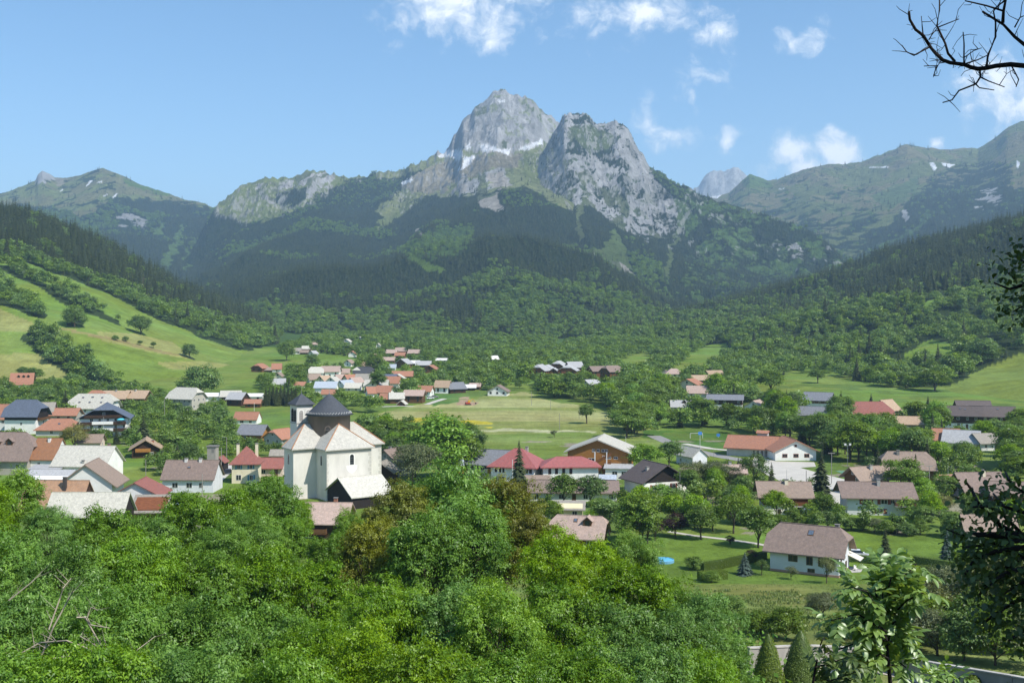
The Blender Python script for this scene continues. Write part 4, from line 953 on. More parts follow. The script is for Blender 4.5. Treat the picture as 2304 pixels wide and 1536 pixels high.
    for a in balc: balcony(root, *a[:1], L, W, *a[1:4], **(a[4] if len(a) > 4 else {}), **({} if len(a) > 4 and 'mat' in a[4] else {'mat': wood(WOODS['m'])}))
    zroof = lambda y: hr - abs(y) * p_
    for (x, y, h, *cm) in chim: chimney(root, x, y, (he - .6 if style in ('hip', 'pyramid') else zroof(y) - .5), zroof(y) + h, .75, cm[0] if cm else None)
    for (x, y, w, h) in sky:          # roof windows on the front slope
        n = Vector((0, -p_, 1)).normalized(); d = Vector((0, 1, p_)).normalized(); c = Vector((x, -abs(y), zroof(y)))
        q = [c + Vector((sx * w / 2, 0, 0)) + d * (sy * h / 2) + n * .10 for sx, sy in ((-1, -1), (1, -1), (1, 1), (-1, 1))]
        so = MB().slab([q], .25).obj('skylight', FRAME_B, ro)
        q2 = [c + Vector((sx * (w / 2 - .09), 0, 0)) + d * (sy * (h / 2 - .09)) + n * .13 for sx, sy in ((-1, -1), (1, -1), (1, 1), (-1, 1))]
        MB().slab([q2], .05).obj('pane', GLASS2, so)
    for (x, yf, w, h) in dorm:        # gabled dormers on the front slope
        zb = zroof(yf); yb = max(-(hr - zb - h) / p_, -hy * .98) if (hr - (zb + h)) > 0 else 0
        ye = -(hr - (zb + h * 1.6)) / p_ if hr > zb + h * 1.6 else 0
        b = MB(); z1 = zb + h
        b.add([(x - w / 2, -yf, zb - .3), (x + w / 2, -yf, zb - .3), (x + w / 2, -yf, z1), (x, -yf, z1 + w * .42), (x - w / 2, -yf, z1), (x - w / 2, ye, zb - .3), (x + w / 2, ye, zb - .3), (x + w / 2, ye, z1), (x, ye, z1 + w * .42), (x - w / 2, ye, z1)],
              [(0, 1, 2, 3, 4), (9, 8, 7, 6, 5), (1, 6, 7, 2), (0, 4, 9, 5)])
        do = b.obj('dormer', wood(WOODS['m']), ro)
        e = w / 2 + .3
        MB().slab([[(x - e, -yf - .4, z1 - .1), (x, -yf - .4, z1 + w * .42 + .16), (x, ye + .3, z1 + w * .42 + .16), (x - e, ye + .3, z1 - .1)], [(x, -yf - .4, z1 + w * .42 + .16), (x + e, -yf - .4, z1 - .1), (x + e, ye + .3, z1 - .1), (x, ye + .3, z1 + w * .42 + .16)]], .14).obj('dormer_roof', rm, do)
        MB().box(x - w * .28, x + w * .28, -yf - .04, -yf + .1, zb + .15, z1 - .05).obj('pane', GLASS, do)
    if clear:
        c, s = abs(math.cos(math.radians(yaw))), abs(math.sin(math.radians(yaw))); hw = (L * c + W * s) / 2 * ppm
        yb_ = HY + F * (ZC - p.z) / Y; cx_ = CX + F * p.x / Y
        CLEAR.append((cx_ - hw, cx_ + hw, yb_ - hr * ppm, yb_ - hr * ppm * (1 - clear) if clear < 1 else yb_ - he * ppm * .35, Y))
    return root
def sub(parent, dx, dy, rz=0): return parent.matrix_basis @ Vector((dx, dy, 0))
# ------------------------------------------------------------------ roads, yards, paths (thin sheets on the level valley floor)
def sheet(name, mat, pts, lift=.05, kind='structure', label=None, n=None):
    bm = bmesh.new(); vv = []
    for px, py in pts:
        p = at(px, py); vv.append(bm.verts.new((p.x, p.y, p.z + lift)))
    f = bm.faces.new(vv)
    bmesh.ops.triangulate(bm, faces=[f])
    bmesh.ops.recalc_face_normals(bm, faces=bm.faces)
    if sum(f.normal.z for f in bm.faces) < 0: bmesh.ops.reverse_faces(bm, faces=bm.faces)
    me = bpy.data.meshes.new(name); bm.to_mesh(me); bm.free(); me.materials.append(mat)
    return obj(name, me, kind=kind, label=label)
def strip(name, mat, pts, width, lift=.06, seg=4.):
    """A way of even width along picture points, draped on the ground."""
    c = [at(px, py) for px, py in pts]; q = []
    for a, b in zip(c[:-1], c[1:]):
        k = max(1, int((b - a).length / seg)); q += [a.lerp(b, i / k) for i in range(k)]
    q.append(c[-1]); V = []; Fq = []
    for i, p in enumerate(q):
        d = (q[min(i + 1, len(q) - 1)] - q[max(i - 1, 0)]); d.z = 0; d.normalize(); s = Vector((d.y, -d.x, 0)) * width / 2
        for e in (p - s, p - s * .34, p + s * .34, p + s): V.append((e.x, e.y, gz(e.x, e.y) + lift))
    for i in range(len(q) - 1):
        for k in range(3): Fq.append((i * 4 + k, i * 4 + k + 1, i * 4 + 5 + k, i * 4 + 4 + k))
    b = MB(); b.add(V, Fq); return b.obj(name, mat, kind='structure')
GRAVEL = simple_mat('pale_gravel', (.52, .485, .42), .95, .25, .10, .2, 6)
ASPH = simple_mat('worn_asphalt', (.30, .29, .275), .95, .3, .14, .2, 8)
sheet('yard', GRAVEL, [(1700, 1023), (1745, 1038), (1832, 1040), (1836, 1050), (1800, 1052), (1850, 1066), (1900, 1078), (1960, 1088), (1990, 1105), (1900, 1125), (1880, 1140), (1830, 1115), (1790, 1098), (1725, 1068), (1690, 1045)])
strip('road', ASPH, [(1470, 980), (1520, 1002), (1580, 1018), (1640, 1030), (1700, 1040)], 5.5)
strip('road', GRAVEL, [(1540, 998), (1600, 1009), (1650, 1014)], 3.0, .045)
strip('road', ASPH, [(2050, 1093), (2110, 1088), (2180, 1088), (2260, 1092)], 4.5)
strip('path', GRAVEL, [(1505, 1196), (1560, 1205), (1640, 1214), (1700, 1223), (1745, 1231)], 1.5, .05)
strip('path', GRAVEL, [(480, 1085), (505, 1064), (522, 1046), (560, 1030)], 4.0)
strip('path', GRAVEL, [(2105, 1284), (2150, 1288), (2190, 1292)], 3.0)
strip('path', GRAVEL, [(960, 910), (980, 903), (1000, 897)], 3.5)
strip('path', GRAVEL, [(860, 915), (900, 913), (930, 914)], 3.0)
sheet('terrace', CONC, [(1740, 1284), (1880, 1290), (1935, 1288), (1950, 1280), (1905, 1274)], .05)
sheet('sports_court', simple_mat('green_court', (.12, .26, .16), .9, .6, .1), [(1880, 1060), (1960, 1057), (2010, 1068), (1920, 1074)], .05)
sheet('playground', simple_mat('red_earth', (.38, .22, .15), .95, .6, .1), [(2110, 1068), (2150, 1066), (2175, 1074), (2120, 1078)], .05)

# ------------------------------------------------------------------ the church
def church():
    base = at(727, 1121); th = 33.6
    root = empty('church', (base.x, base.y + 9.5, base.z - .05), math.radians(th), 'large cream church with slate cone over its round drum', 'church')
    CREAM = simple_mat('church_render', (.69, .655, .58), .92, .45, .15, .15, 20, .1, streak=(1, 1, .35))
    WHITE = simple_mat('church_white', (.78, .76, .70), .9, 2, .06)
    STONE = roof_mat((.46, .435, .375), 'stone', .18); SLATE = roof_mat((.074, .080, .092), 'slate', .14)
    DRUM = simple_mat('drum_render', (.150, .120, .098), .92, .5, .22, .2, 8, streak=(1, 1, .4))
    RIDGE = simple_mat('ridge_tiles', (.40, .20, .10), .85, 3, .2)
    H = 13.4
    A = 6.5; Pf = 12.9; Q = 6.0; E = 13.0
    root.scale = (.965, .965, .975)
    def arm(nm, foot, roofp, label=None):
        MB().prism(foot, -3, H).obj('wall', CREAM, root, label=label)
        return MB().slab(roofp, .28).obj('roof', STONE, root)
    ze = H + .02; o = .75; zr = 19.3
    # front arm with a three-sided end
    arm('front', [(-A, -Pf), (A, -Pf), (A, 0), (-A, 0)], [[(-A - o, -Pf - o, ze), (A + o, -Pf - o, ze), (0, -Pf + 6.6, zr)], [(-A - o, 0, ze), (-A - o, -Pf - o, ze), (0, -Pf + 6.6, zr), (0, 0, zr)], [(A + o, -Pf - o, ze), (A + o, 0, ze), (0, 0, zr), (0, -Pf + 6.6, zr)]])
    arm('back', [(-A, .02), (A, .02), (A, Pf), (-A, Pf)], [[(A + o, Pf + o, ze), (-A - o, Pf + o, ze), (0, Pf - 6.6, zr)], [(-A - o, Pf + o, ze), (-A - o, .02, ze), (0, .02, zr), (0, Pf - 6.6, zr)], [(A + o, .02, ze), (A + o, Pf + o, ze), (0, Pf - 6.6, zr), (0, .02, zr)]])
    for s in (-1, 1):
        ft = [(s * (A + .02), -Q), (s * E, -Q), (s * E, .4), (s * (E - 4), Q), (s * (A + .02), Q)]
        if s < 0: ft = ft[::-1]
        ap = (s * (E - 5.6), 0, zr - .2); ins = (s * 2.0, 0, zr - .2)
        pl = [[(s * 2, -Q - o, ze - .03), (s * (E + o), -Q - o, ze - .03), ap, ins], [(s * (E + o), -Q - o, ze - .03), (s * (E + o), .4, ze - .03), ap], [(s * (E + o), .4, ze - .03), (s * (E - 3.6), Q + o, ze - .03), ap], [(s * (E - 3.6), Q + o, ze - .03), (s * 2, Q + o, ze - .03), ins, ap]]
        if s < 0: pl = [q[::-1] for q in pl]
        arm('side', ft, pl)
        g = MB(); g.tube([(s * (E + o), -Q - o, ze + .03), (ap[0], ap[1], ap[2] + .04)], [.14, .14], 6); g.tube([(s * (E + o), .4, ze + .03), (ap[0], ap[1], ap[2] + .04)], [.14, .14], 6)
        g.obj('ridge_tiles', RIDGE, root)
    g = MB()
    for s in (-1, 1): g.tube([(s * (A + o), -Pf - o, ze + .05), (0, -Pf + 6.6, zr + .05)], [.14, .14], 6)
    g.tube([(0, -Pf + 6.6, zr + .05), (0, -5.6, zr + .05)], [.14, .14], 6); g.obj('ridge_tiles', RIDGE, root)
    # pale grey band below the eaves
    band = simple_mat('church_band', (.50, .47, .41), .92, 1, .1)
    for (xa, xb, yf) in ((-A - .03, A + .03, -Pf), (-E - .03, -A - .05, -Q), (A + .05, E + .03, -Q)): MB().box(xa, xb, yf - .03, yf, H - 1.35, H - .08).obj('frieze', band, root)
    qn = MB()
    for i in range(11):
        w = .55 if i % 2 else .9
        qn.box(A - w, A + .025, -Pf - .025, -Pf, .9 + i * 1.02, 1.75 + i * 1.02); qn.box(E - w, E + .025, -Q - .025, -Q, .9 + i * 1.02, 1.75 + i * 1.02)
        qn.box(-A - .02, -A + w * .6, -Pf - .025, -Pf, .9 + i * 1.02, 1.75 + i * 1.02)
    qn.obj('quoins', simple_mat('quoin_stone', (.56, .53, .46), .9, 2, .1), root, kind='stuff')
    # drum and cone
    MB().lathe([(5.75, 12), (5.75, 21.2), (5.95, 21.25), (5.95, 21.5)], 40).obj('drum', DRUM, root, True)
    cone = MB().lathe([(6.0, 21.35), (6.7, 21.45), (5.2, 22.6), (2.6, 25.0), (.95, 26.5), (.3, 26.95), (.02, 27.1)], 48).obj('cone_roof', SLATE, root, True)
    sn = MB()
    for k in range(44):
        a = 2 * math.pi * k / 44
        for rr, zz in ((6.1, 21.97), (5.8, 22.2)):
            a2 = a + (0.07 if rr < 6 else 0); sn.box(rr * math.cos(a2) - .07, rr * math.cos(a2) + .07, rr * math.sin(a2) - .07, rr * math.sin(a2) + .07, zz - .1, zz + .12)
    sn.obj('snow_guards', FRAME_W, cone, kind='stuff')
    MB().tube([(0, 0, 27.0), (0, 0, 28.4)], [.1, .03], 6).obj('finial', METAL, cone)
    def arch_win(x, y, nx, ny, z, w, h, surround=True, glass=GLASS, r0=0.):
        """Round-headed window on a wall through (x, y) facing (nx, ny)."""
        tx, ty = -ny, nx
        def outline(w_, z0, z1):
            pts = [(-w_ / 2, z0), (w_ / 2, z0)]
            for k in range(0, 9): a = math.pi * k / 8; pts.append((w_ / 2 * math.cos(a), z1 + w_ / 2 * math.sin(a)))
            return pts
        def plate(pts, d0, d1):
            n = len(pts); b = MB(); f = lambda u, zz, d: (x + tx * u + nx * d, y + ty * u + ny * d, zz)
            b.add([f(u, zz, d0) for u, zz in pts] + [f(u, zz, d1) for u, zz in pts], [tuple(range(n)), tuple(range(2 * n - 1, n - 1, -1))] + [(i, n + i, n + (i + 1) % n, (i + 1) % n) for i in range(n)]); return b
        wo = plate(outline(w + .5, z - .15, z + h), -.05, .05).obj('window', WHITE if surround else DRUM, root)
        plate(outline(w, z, z + h), -.05, .075).obj('pane', glass, wo)
        f = lambda u, d: (x + tx * u + nx * d, y + ty * u + ny * d)
        for k in range(1, 4):
            zz = z + h * k / 3.6; (xa, ya), (xb, yb) = f(-w / 2 + .02, .08), f(w / 2 - .02, .1)
            MB().box(min(xa, xb), max(xa, xb), min(ya, yb), max(ya, yb), zz - .03, zz + .03).obj('glazing_bar', CONC_D, wo)
        return wo
    arch_win(.75, -Pf, 0, -1, 9.1, 1.15, 2.1); arch_win(-A, -Pf + 3.4, -1, 0, 9.0, 1.0, 2.1); arch_win(-E, -2.8, -1, 0, 9.0, 1.0, 2.3)
    a = math.radians(-118); arch_win(5.72 * math.cos(a), 5.72 * math.sin(a), math.cos(a), math.sin(a), 15.8, 1.2, 2.2, False, simple_mat('drum_window', (.05, .045, .04), .5, 3, .3))
    ap = MB()
    pts = [(-1.5, 8.95), (-1.45, 7.9), (-.8, 7.1), (.75, 6.6)]; pts = [(.75 - 1.6, 8.9), (.75 - 1.5, 8.0), (.75 - .9, 7.2), (.75, 6.75), (.75 + .9, 7.2), (.75 + 1.5, 8.0), (.75 + 1.6, 8.9)]
    n = len(pts); ap.add([(u, -Pf - .02, z) for u, z in pts] + [(u, -Pf - .001, z) for u, z in pts], [tuple(range(n)), tuple(range(2 * n - 1, n - 1, -1))] + [(i, n + i, n + (i + 1) % n, (i + 1) % n) for i in range(n)])
    ap.obj('white_apron', WHITE, root)
    pd = MB(); pts = [(-1.6, 2.9), (2.6, 2.9), (.5, 4.8)]; n = 3
    pd.add([(u, -Pf - .05, z) for u, z in pts] + [(u, -Pf + .1, z) for u, z in pts], [(0, 1, 2), (5, 4, 3), (0, 3, 4, 1), (1, 4, 5, 2), (2, 5, 3, 0)]); pd.obj('pediment', WHITE, root)
    MB().box(-.35, .95, -Pf - .1, -Pf, 3.35, 3.6).obj('vent', CONC_D, root); MB().box(3.6, 5.0, -Pf - .1, -Pf, 3.55, 3.85).obj('vent', CONC_D, root)
    # bell tower
    tx, ty, tw = -4.6, 8.6, 2.35
    TW = simple_mat('tower_render', (.66, .63, .57), .92, 1.0, .08)
    MB().box(tx - tw, tx + tw, ty - tw, ty + tw, 8, 23.9).obj('tower', TW, root)
    MB().box(tx - tw - .12, tx + tw + .12, ty - tw - .12, ty + tw + .12, 18.7, 19.0).obj('string_course', CONC, root)
    MB().box(tx - tw - .15, tx + tw + .15, ty - tw - .15, ty + tw + .15, 23.5, 24.0).obj('cornice', CONC, root)
    e = tw + .65
    MB().slab([[(tx - e, ty - e, 24.0), (tx + e, ty - e, 24.0), (tx, ty, 26.9)], [(tx + e, ty - e, 24.0), (tx + e, ty + e, 24.0), (tx, ty, 26.9)], [(tx + e, ty + e, 24.0), (tx - e, ty + e, 24.0), (tx, ty, 26.9)], [(tx - e, ty + e, 24.0), (tx - e, ty - e, 24.0), (tx, ty, 26.9)]], .15).obj('tower_roof', SLATE, root)
    MB().tube([(tx, ty, 26.8), (tx, ty, 29.0)], [.06, .02], 5).obj('finial', METAL, root)
    LOUV = simple_mat('belfry_louvres', (.36, .335, .31), .8, 4, .15)
    for u in (-1.05, 1.05):
        arch_win(tx + u, ty - tw, 0, -1, 19.4, 1.15, 2.4, True, LOUV)
    arch_win(tx - tw, ty + .6, -1, 0, 19.3, 1.4, 2.6, False, simple_mat('belfry_dark', (.012, .012, .014), .9, 2, .1)); arch_win(tx - tw, ty - 1.2, -1, 0, 19.3, .9, 2.6, False, simple_mat('belfry_dark', (.012, .012, .014), .9, 2, .1))
    CLEAR.append((632, 858, 880, 1118, 262.)); bp = root.matrix_basis @ Vector((-.5, -20.4, 0)); house('barn', 'pale roofed barn with dark open gable leaning towards the church front', 0, 0, 11.0, 15.0, 3.2, 6.9, th, 'gable', 'ps', 'N', og=.6, oh=.5, loc=(bp.x, bp.y, base.z), wins=[], cat='barn', clear=.9)
    return root
church()
# ------------------------------------------------------------------ houses of the near village (base given as a point of the photograph, sizes in metres)
WHT = dict(mat=FRAME_W)
house('chalet', 'white chalet with broad brown half hipped roof and skylight above the lawn', 1822, 1281, 12.4, 8.6, 4.6, 8.3, -29, 'half', 'br', 'b', og=1.2, oh=1.0, k=.42,
      wins=[('f', -2.0, 3.0, 1.7, 1.25, 0), ('f', 1.0, 2.7, 1.15, 1.6, 0), ('f', 3.0, 2.7, .9, 1.6, 0), ('f', 4.6, 2.8, 1.7, 1.5, 0), ('f', 1.3, .5, 1.3, .7, 0), ('r', -2.5, 2.6, 1.0, 1.7, 0), ('r', 0.4, 2.6, 1.0, 1.7, 0), ('r', -1.8, .3, .9, .9, 0), ('r', 1.5, .1, 1.1, 1.9, 0)],
      frame=FRAME_B, chim=[(4.7, 1.2, 1.1, CONC_D), (-4.6, 2.0, .4, CONC_D)], sky=[(.6, 1.4, 1.1, 1.2)], plinth=((.45, .27, .20), .45), clear=.98)
house('chalet', 'white chalet with long brown roof, red shutters and corner balcony', 1968, 1152, 14.5, 9.0, 4.9, 7.3, -6, 'gable', 'br', 'b', og=1.6, oh=1.3,
      wins=[('f', -2.9, 2.9, 1.5, 1.15, 1), ('f', 1.2, 2.9, 1.5, 1.15, 1), ('f', 3.1, 3.0, .8, 1.0, 0), ('f', 5.4, 2.5, 1.9, 2.0, 0), ('f', 0.2, .5, 1.6, 1.1, 1), ('l', -1, 3, 1, 1.1, 0)], shutters='r', chim=[(.6, -1.2, 1.3)],
      balc=[('f', 3.4, 8.2, 2.5, dict(depth=1.6, mat=FRAME_B, slab=CONC))], clad=None)
house('chalet', 'small brown roofed chalet standing behind the long roofed white chalet', 1950, 1107, 9.0, 7.0, 4.6, 7.0, 20, 'gable', 'tb', 'M', og=1.2, oh=1.1, chim=[(.5, -1.0, .9)])
house('chalet', 'reddish wooden chalet with white ground floor, awning and balcony left of the tall spruce', 1762, 1152, 10.2, 8.0, 5.0, 7.4, -5, 'gable', 'tb', 'w', og=1.5, oh=1.2, clad='r', cladz=2.3,
      wins=[('f', 1.5, 2.8, 1.8, 1.9, 0), ('f', -2.8, 3, 1.2, 1.1, 0), ('f', -1.5, .4, .8, 1.0, 0), ('f', 3.1, .2, .9, 1.7, 0)], frame=FRAME_B, chim=[(.6, -.8, .9, plaster((.74, .66, .48)))], balc=[('f', 1.2, 6.0, 2.35, dict(depth=1.4, mat=wood(WOODS['r']), slab=FRAME_W))])
house('bungalow', 'brown roofed bungalow of stacked low gables half hidden by the dark branch', 2200, 1118, 10.5, 9.0, 2.9, 6.6, 6, 'gable', 'br', 'M', og=1.2, oh=1.0, chim=[(1.0, -1.0, 1.3, plaster((.74, .66, .48)))], clear=.8)
house('bungalow', 'brown roofed wing at the right edge beside the stacked bungalow', 2268, 1128, 8.0, 7.0, 2.8, 5.2, -12, 'gable', 'br', 'M', og=1.1, oh=.9, clear=.8)
house('shed', 'tiny brown hipped hut on the grass below the brown bungalow', 2172, 1122, 4.0, 3.6, 1.6, 3.0, 0, 'hip', 'tb', 'm', wins=[('f', 0, .5, .8, .8, 0)], cat='hut')
house('bungalow', 'grey brown roof glimpsed through the dark overhanging branch', 2222, 1215, 9.0, 7.5, 2.6, 5.4, -10, 'gable', 'tb', 'c', og=1, oh=1, clear=.6)
house('house', 'low beige roofed house with small gabled dormer among the treetops', 1304, 1224, 10.0, 8.0, 2.9, 6.0, -14, 'half', 'pk', 'R', og=.9, oh=1.0, k=.3, chim=[(-1, 1.5, .6)], dorm=[(2.0, 2.2, 1.7, 1.1)], sky=[(-.6, 1.1, .8, .9)], clear=.62, wins=[('f', 2.8, .6, 1.4, 1.2, 0)])
house('outbuilding', 'orange rendered outbuilding behind the beige dormer roof', 1282, 1164, 6.0, 4.0, 2.6, 3.4, -5, 'shed', 'gb', 'y', wins=[('f', 1.2, .5, 1.2, 1.4, 0), ('f', -1.8, .2, 1.0, 1.9, 0)], clear=.8)
house('house', 'pink beige cross gabled chalet roof with brick chimneys below the church porch', 722, 1205, 12.0, 9.0, 4.2, 7.2, -4, 'gable', 'pk', 'd', og=.9, oh=1.0, chim=[(-4.2, -2.4, 1.2, simple_mat('brick', (.30, .13, .08), .9, 4, .2)), (3.0, 1.0, 1.3, simple_mat('brick', (.30, .13, .08), .9, 4, .2))], clear=.75,
      wins=[('f', -1.5, .5, 2.4, 1.2, 0)], balc=[('f', -4.5, 2.5, 1.6, dict(depth=1.5, mat=wood(WOODS['m'])))])
house('house', 'grey and brown roofed houses side right of the church behind the flowering chestnut', 884, 1068, 8.5, 8.0, 5.0, 8.0, 62, 'gable', 'br', 's', chim=[(0, 1, .9)], clear=.7)
house('barn', 'dark barn flank between the church and the flowering chestnut', 862, 1085, 6.0, 7.0, 3.8, 6.2, 80, 'gable', 'gb', 'D', clear=.7, cat='barn', wins=[('l', 0, 1.2, 1.4, 1.5, 0)])
house('villa', 'cream villa with red pyramid roof and blue shutters', 555, 1083, 7.2, 7.0, 6.4, 10.2, 5, 'pyramid', 're', 'c', oh=.8, wins=[('f', -1.7, 4.1, .9, 1.5, 1), ('f', 1.7, 4.1, .9, 1.5, 1), ('f', -1.7, .9, 1.5, 1.6, 0), ('f', 1.8, .9, 1.0, 1.5, 1)], shutters='b', chim=[(-2.6, 1.2, 1.6, plaster((.74, .66, .48))), (2.7, .9, 1.4, plaster((.74, .66, .48)))])
house('house', 'low rust red roofed wing joining the cream villa to the church', 612, 1068, 7.5, 6.5, 3.0, 5.2, 0, 'gable', 're', 'p', og=.3)
house('shed', 'small grey roofed lean-to peeping above the rust red wing', 625, 1042, 3.5, 3.0, 3.4, 4.6, 0, 'gable', 'gb', 's', cat='shed', wins=[])
house('shed', 'little garage with red gable roof beside the cream villa', 497, 1058, 4.0, 3.2, 3.0, 4.4, 85, 'gable', 're', 'N', og=.4, oh=.4, cat='garage', wins=[])
house('house', 'white house under a long plain brown roof left of the hose tower', 434, 1102, 13.6, 9.0, 4.2, 8.2, -1, 'gable', 'br', 'b', og=.5, oh=.7, wins=[('f', -3.4, 1.3, 1.6, 1.4, 0), ('f', .4, 1.3, 1.6, 1.4, 0), ('f', 3.6, 1.3, 1.2, 1.4, 0)], chim=[(-1.7, -.3, .6, FRAME_W), (2.2, -.3, .6, FRAME_W)], sky=[(-.4, 2.0, .9, .6)], frame=FRAME_W)
house('barn', 'small brown gabled chalet with bright orange balcony among orchard trees', 329, 1026, 10.0, 8.6, 3.6, 6.2, 106, 'gable', 'ta', 'D', og=1.0, oh=1.2, rt=.3, wins=[('l', 2, 1, 1, 1, 0)], balc=[('l', -3.2, 1.6, 2.2, dict(depth=1.0, mat=wood(WOODS['o']), rail=1.1))], cat='chalet', chim=[(-1, -2.2, .5, simple_mat('brick', (.30, .13, .08), .9, 4, .2))])
# cluster of farm roofs at the left
house('farmhouse', 'big brown half hipped farm roof with two wooden dormers at the left edge', 14, 1062, 19.0, 12.0, 5.4, 12.2, -3, 'half', 'br', 's', og=.9, oh=1.0, k=.5, dorm=[(-1.2, 3.2, 2.0, 1.2), (2.6, 3.2, 2.0, 1.2)], wins=[('f', 6.5, 2, 1.2, 1.4, 0)], clear=.9)
house('house', 'narrow house with rust stained steep tile roof beside the brown farm roof', 113, 1062, 7.2, 10.0, 5.0, 10.4, -4, 'gable', 'ru', 'w', og=.4, oh=.5, chim=[(.2, -.8, .8, FRAME_W)], wins=[('f', -1, 2.5, .9, 1.2, 0)], clear=.9)
house('house', 'little white annexe with two brown windows under the rust stained roof', 107, 1078, 9.0, 4.0, 3.4, 4.0, -3, 'shed', 'lg', 'w', og=.3, oh=.3, wins=[('f', -.4, 1.6, .8, 1.2, 0), ('f', 1.1, 1.6, .8, 1.2, 0), ('f', -3.8, 1.2, 1.0, 1.6, 0)], frame=FRAME_B, cat='annexe', clear=.9)
house('barn', 'wide barn under a pale stone tiled roof behind the big white gable', 199, 1072, 15.6, 12.0, 4.6, 9.2, -5, 'gable', 'st', 'w', og=.6, oh=.9, cat='barn', chim=[(6.0, .6, .8, simple_mat('brick', (.30, .13, .08), .9, 4, .2)), (1.2, -5.6, .5)], wins=[('f', -2.2, 1.2, 1.2, 1.8, 0)], clear=.95)
house('shed', 'low light grey lean-to roof under the white annexe', 108, 1100, 12.0, 6.0, 3.2, 4.8, -2, 'shed', 'lg', 'w', og=.3, oh=.3, cat='shed', wins=[], clear=.9)
house('barn', 'barn with broad blank white gable and tan brown overhanging roof', 207, 1120, 13.0, 13.0, 4.8, 9.6, 97, 'gable', 'tb', 'w', og=.7, oh=1.4, rt=.3, cat='barn', clear=.9, wins=[])
house('house', 'old house with mottled brown tile roof and dark chimney above the treetops', 132, 1160, 14.0, 9.5, 3.0, 8.4, -2, 'gable', 'mo', 'd', og=.4, oh=.5, chim=[(2.2, -1.6, 2.6, simple_mat('sooty_brick', (.06, .05, .045), .9, 4, .2))], wins=[], clear=.85)
house('barn', 'long barn with pale whitish roof and dark timber gable just behind the treetops', 205, 1178, 16.5, 8.5, 3.0, 7.2, 1, 'gable', 'ps', 'N', og=.6, oh=.6, cat='barn', wins=[], clear=.85)
house('house', 'white gabled house with red tile edged roof and brick red lean-to', 316, 1142, 9.5, 11.5, 4.0, 7.0, 93, 'gable', 're', 'w', og=.7, oh=.7, clear=.9, wins=[('l', 1.5, 1.2, 1, 1.2, 0)])
house('shed', 'grey lean-to roof against the brick red wall of the white gabled house', 340, 1160, 7.5, 5.0, 2.0, 4.2, 4, 'shed', 'gb', 'R', cat='lean-to', wins=[], clear=.8)
house('house', 'house with bright orange tile roof cut by the left edge', -6, 965, 12.0, 10.0, 5.2, 10.6, 0, 'gable', 'or', 'w', og=.4, oh=.6, clear=.9, chim=[(-1, -1, .8)])
house('guesthouse', 'tall white guesthouse with dark slate half hip roof and long black dormer', 60, 973, 13.0, 10.5, 8.3, 13.6, -3, 'half', 'bl', 'w', og=1.2, oh=1.3, clad='n', cladz=5.6, k=.5, wins=[('f', 0.4, 3.6, .9, 1.1, 0), ('f', 0.4, 1.2, .9, 1.1, 0), ('r', 1, 3.2, 1, 1.8, 0)], balc=[('r', -4, 4, 5.6, dict(depth=1.6, mat=wood(WOODS['m'])))], clear=.97)
house('house', 'stone roofed barn end tucked behind the slate roofed guesthouse', 104, 952, 7, 9, 5.5, 9.4, 10, 'gable', 'gb', 's', clear=.6)
house('house', 'small house with red brown roof and beige walls above the long orange roof', 147, 953, 12.0, 7.0, 4.6, 7.0, -1, 'gable', 'or', 's', og=.9, oh=.9, wins=[('f', -1.6, 2.6, 1.2, 1.1, 0), ('f', 2.8, 2.6, 1.2, 1.1, 0)], frame=FRAME_B, clear=.9)
house('house', 'long orange tiled roof with rounded hip end and one skylight over grey wall', 138, 978, 16.5, 9.0, 3.0, 6.6, -1, 'hip', 'or', 'g', oh=.8, sky=[(.2, 2.4, 1.0, .8)], wins=[('f', 3, .8, 1.4, 1.4, 0), ('f', -2, .8, 1.2, 1.4, 0)], clear=.95)
h = house('chalet', 'large three storey chalet with white and brown balconies facing the camera and blue parasol', 238, 980, 13.0, 18.0, 8.0, 13.0, 104, 'half', 'bl', 'w', og=1.6, oh=1.2, clad='n', cladz=7.4, k=.36, floors=3, wfaces='l',
      balc=[('l', -8.6, 8.2, 2.6, dict(depth=1.5, mat=wood(WOODS['d']), rail=1.1)), ('l', -8.6, 8.2, 5.2, dict(depth=1.5, mat=wood(WOODS['d']), rail=1.1)), ('l', -7.2, 7.0, 7.9, dict(depth=1.4, mat=wood(WOODS['d']), rail=1.0))], clear=.97)
for zz in (2.68, 5.28): MB().box(-13.0 / 2 - 1.56, -13.0 / 2 - 1.51, -3.6, 4.2, zz, zz + 1.15).obj('white_balustrade', FRAME_W, h)
MB().lathe([(1.6, 7.0), (.8, 7.45), (.02, 7.6)], 12, -13 / 2 - .9, -6.4).obj('parasol', simple_mat('blue_cloth', (.10, .55, .70), .8, 3, .1), h)
house('house', 'small garage roof with pink end wall in front of the balconied chalet', 205, 1006, 8, 6, 2.6, 4.8, 4, 'gable', 'tb', 'p', cat='garage', wins=[('r', 0, .8, 1, 1, 0)], clear=.8)
house('house', 'white house with wide pale stone half hip roof holding five skylights', 212, 938, 19.5, 12.5, 5.4, 11.0, -2, 'half', 'st', 'w', og=1.0, oh=1.0, k=.5, sky=[(-4.4, 1.9, 1, .8), (0, 1.7, 1.2, .8), (4.6, 1.9, 1, .8), (-5.2, 4.2, 1, .8), (-.4, 4.2, 1, .8), (5.0, 4.2, 1, .8)], clear=.92)
house('chalet', 'orange hip roof just showing above the pale stone roof', 218, 916, 13, 9, 5, 8.8, 0, 'hip', 'or', 'c', oh=.9, clear=.9)
house('chalet', 'tan roofed wooden chalet, left one of the pair on the meadow edge', 263, 912, 12, 9, 4.6, 7.8, -4, 'gable', 'ta', 'M', og=1.2, oh=1.1, clear=.9, chim=[(0, -.6, .8)])
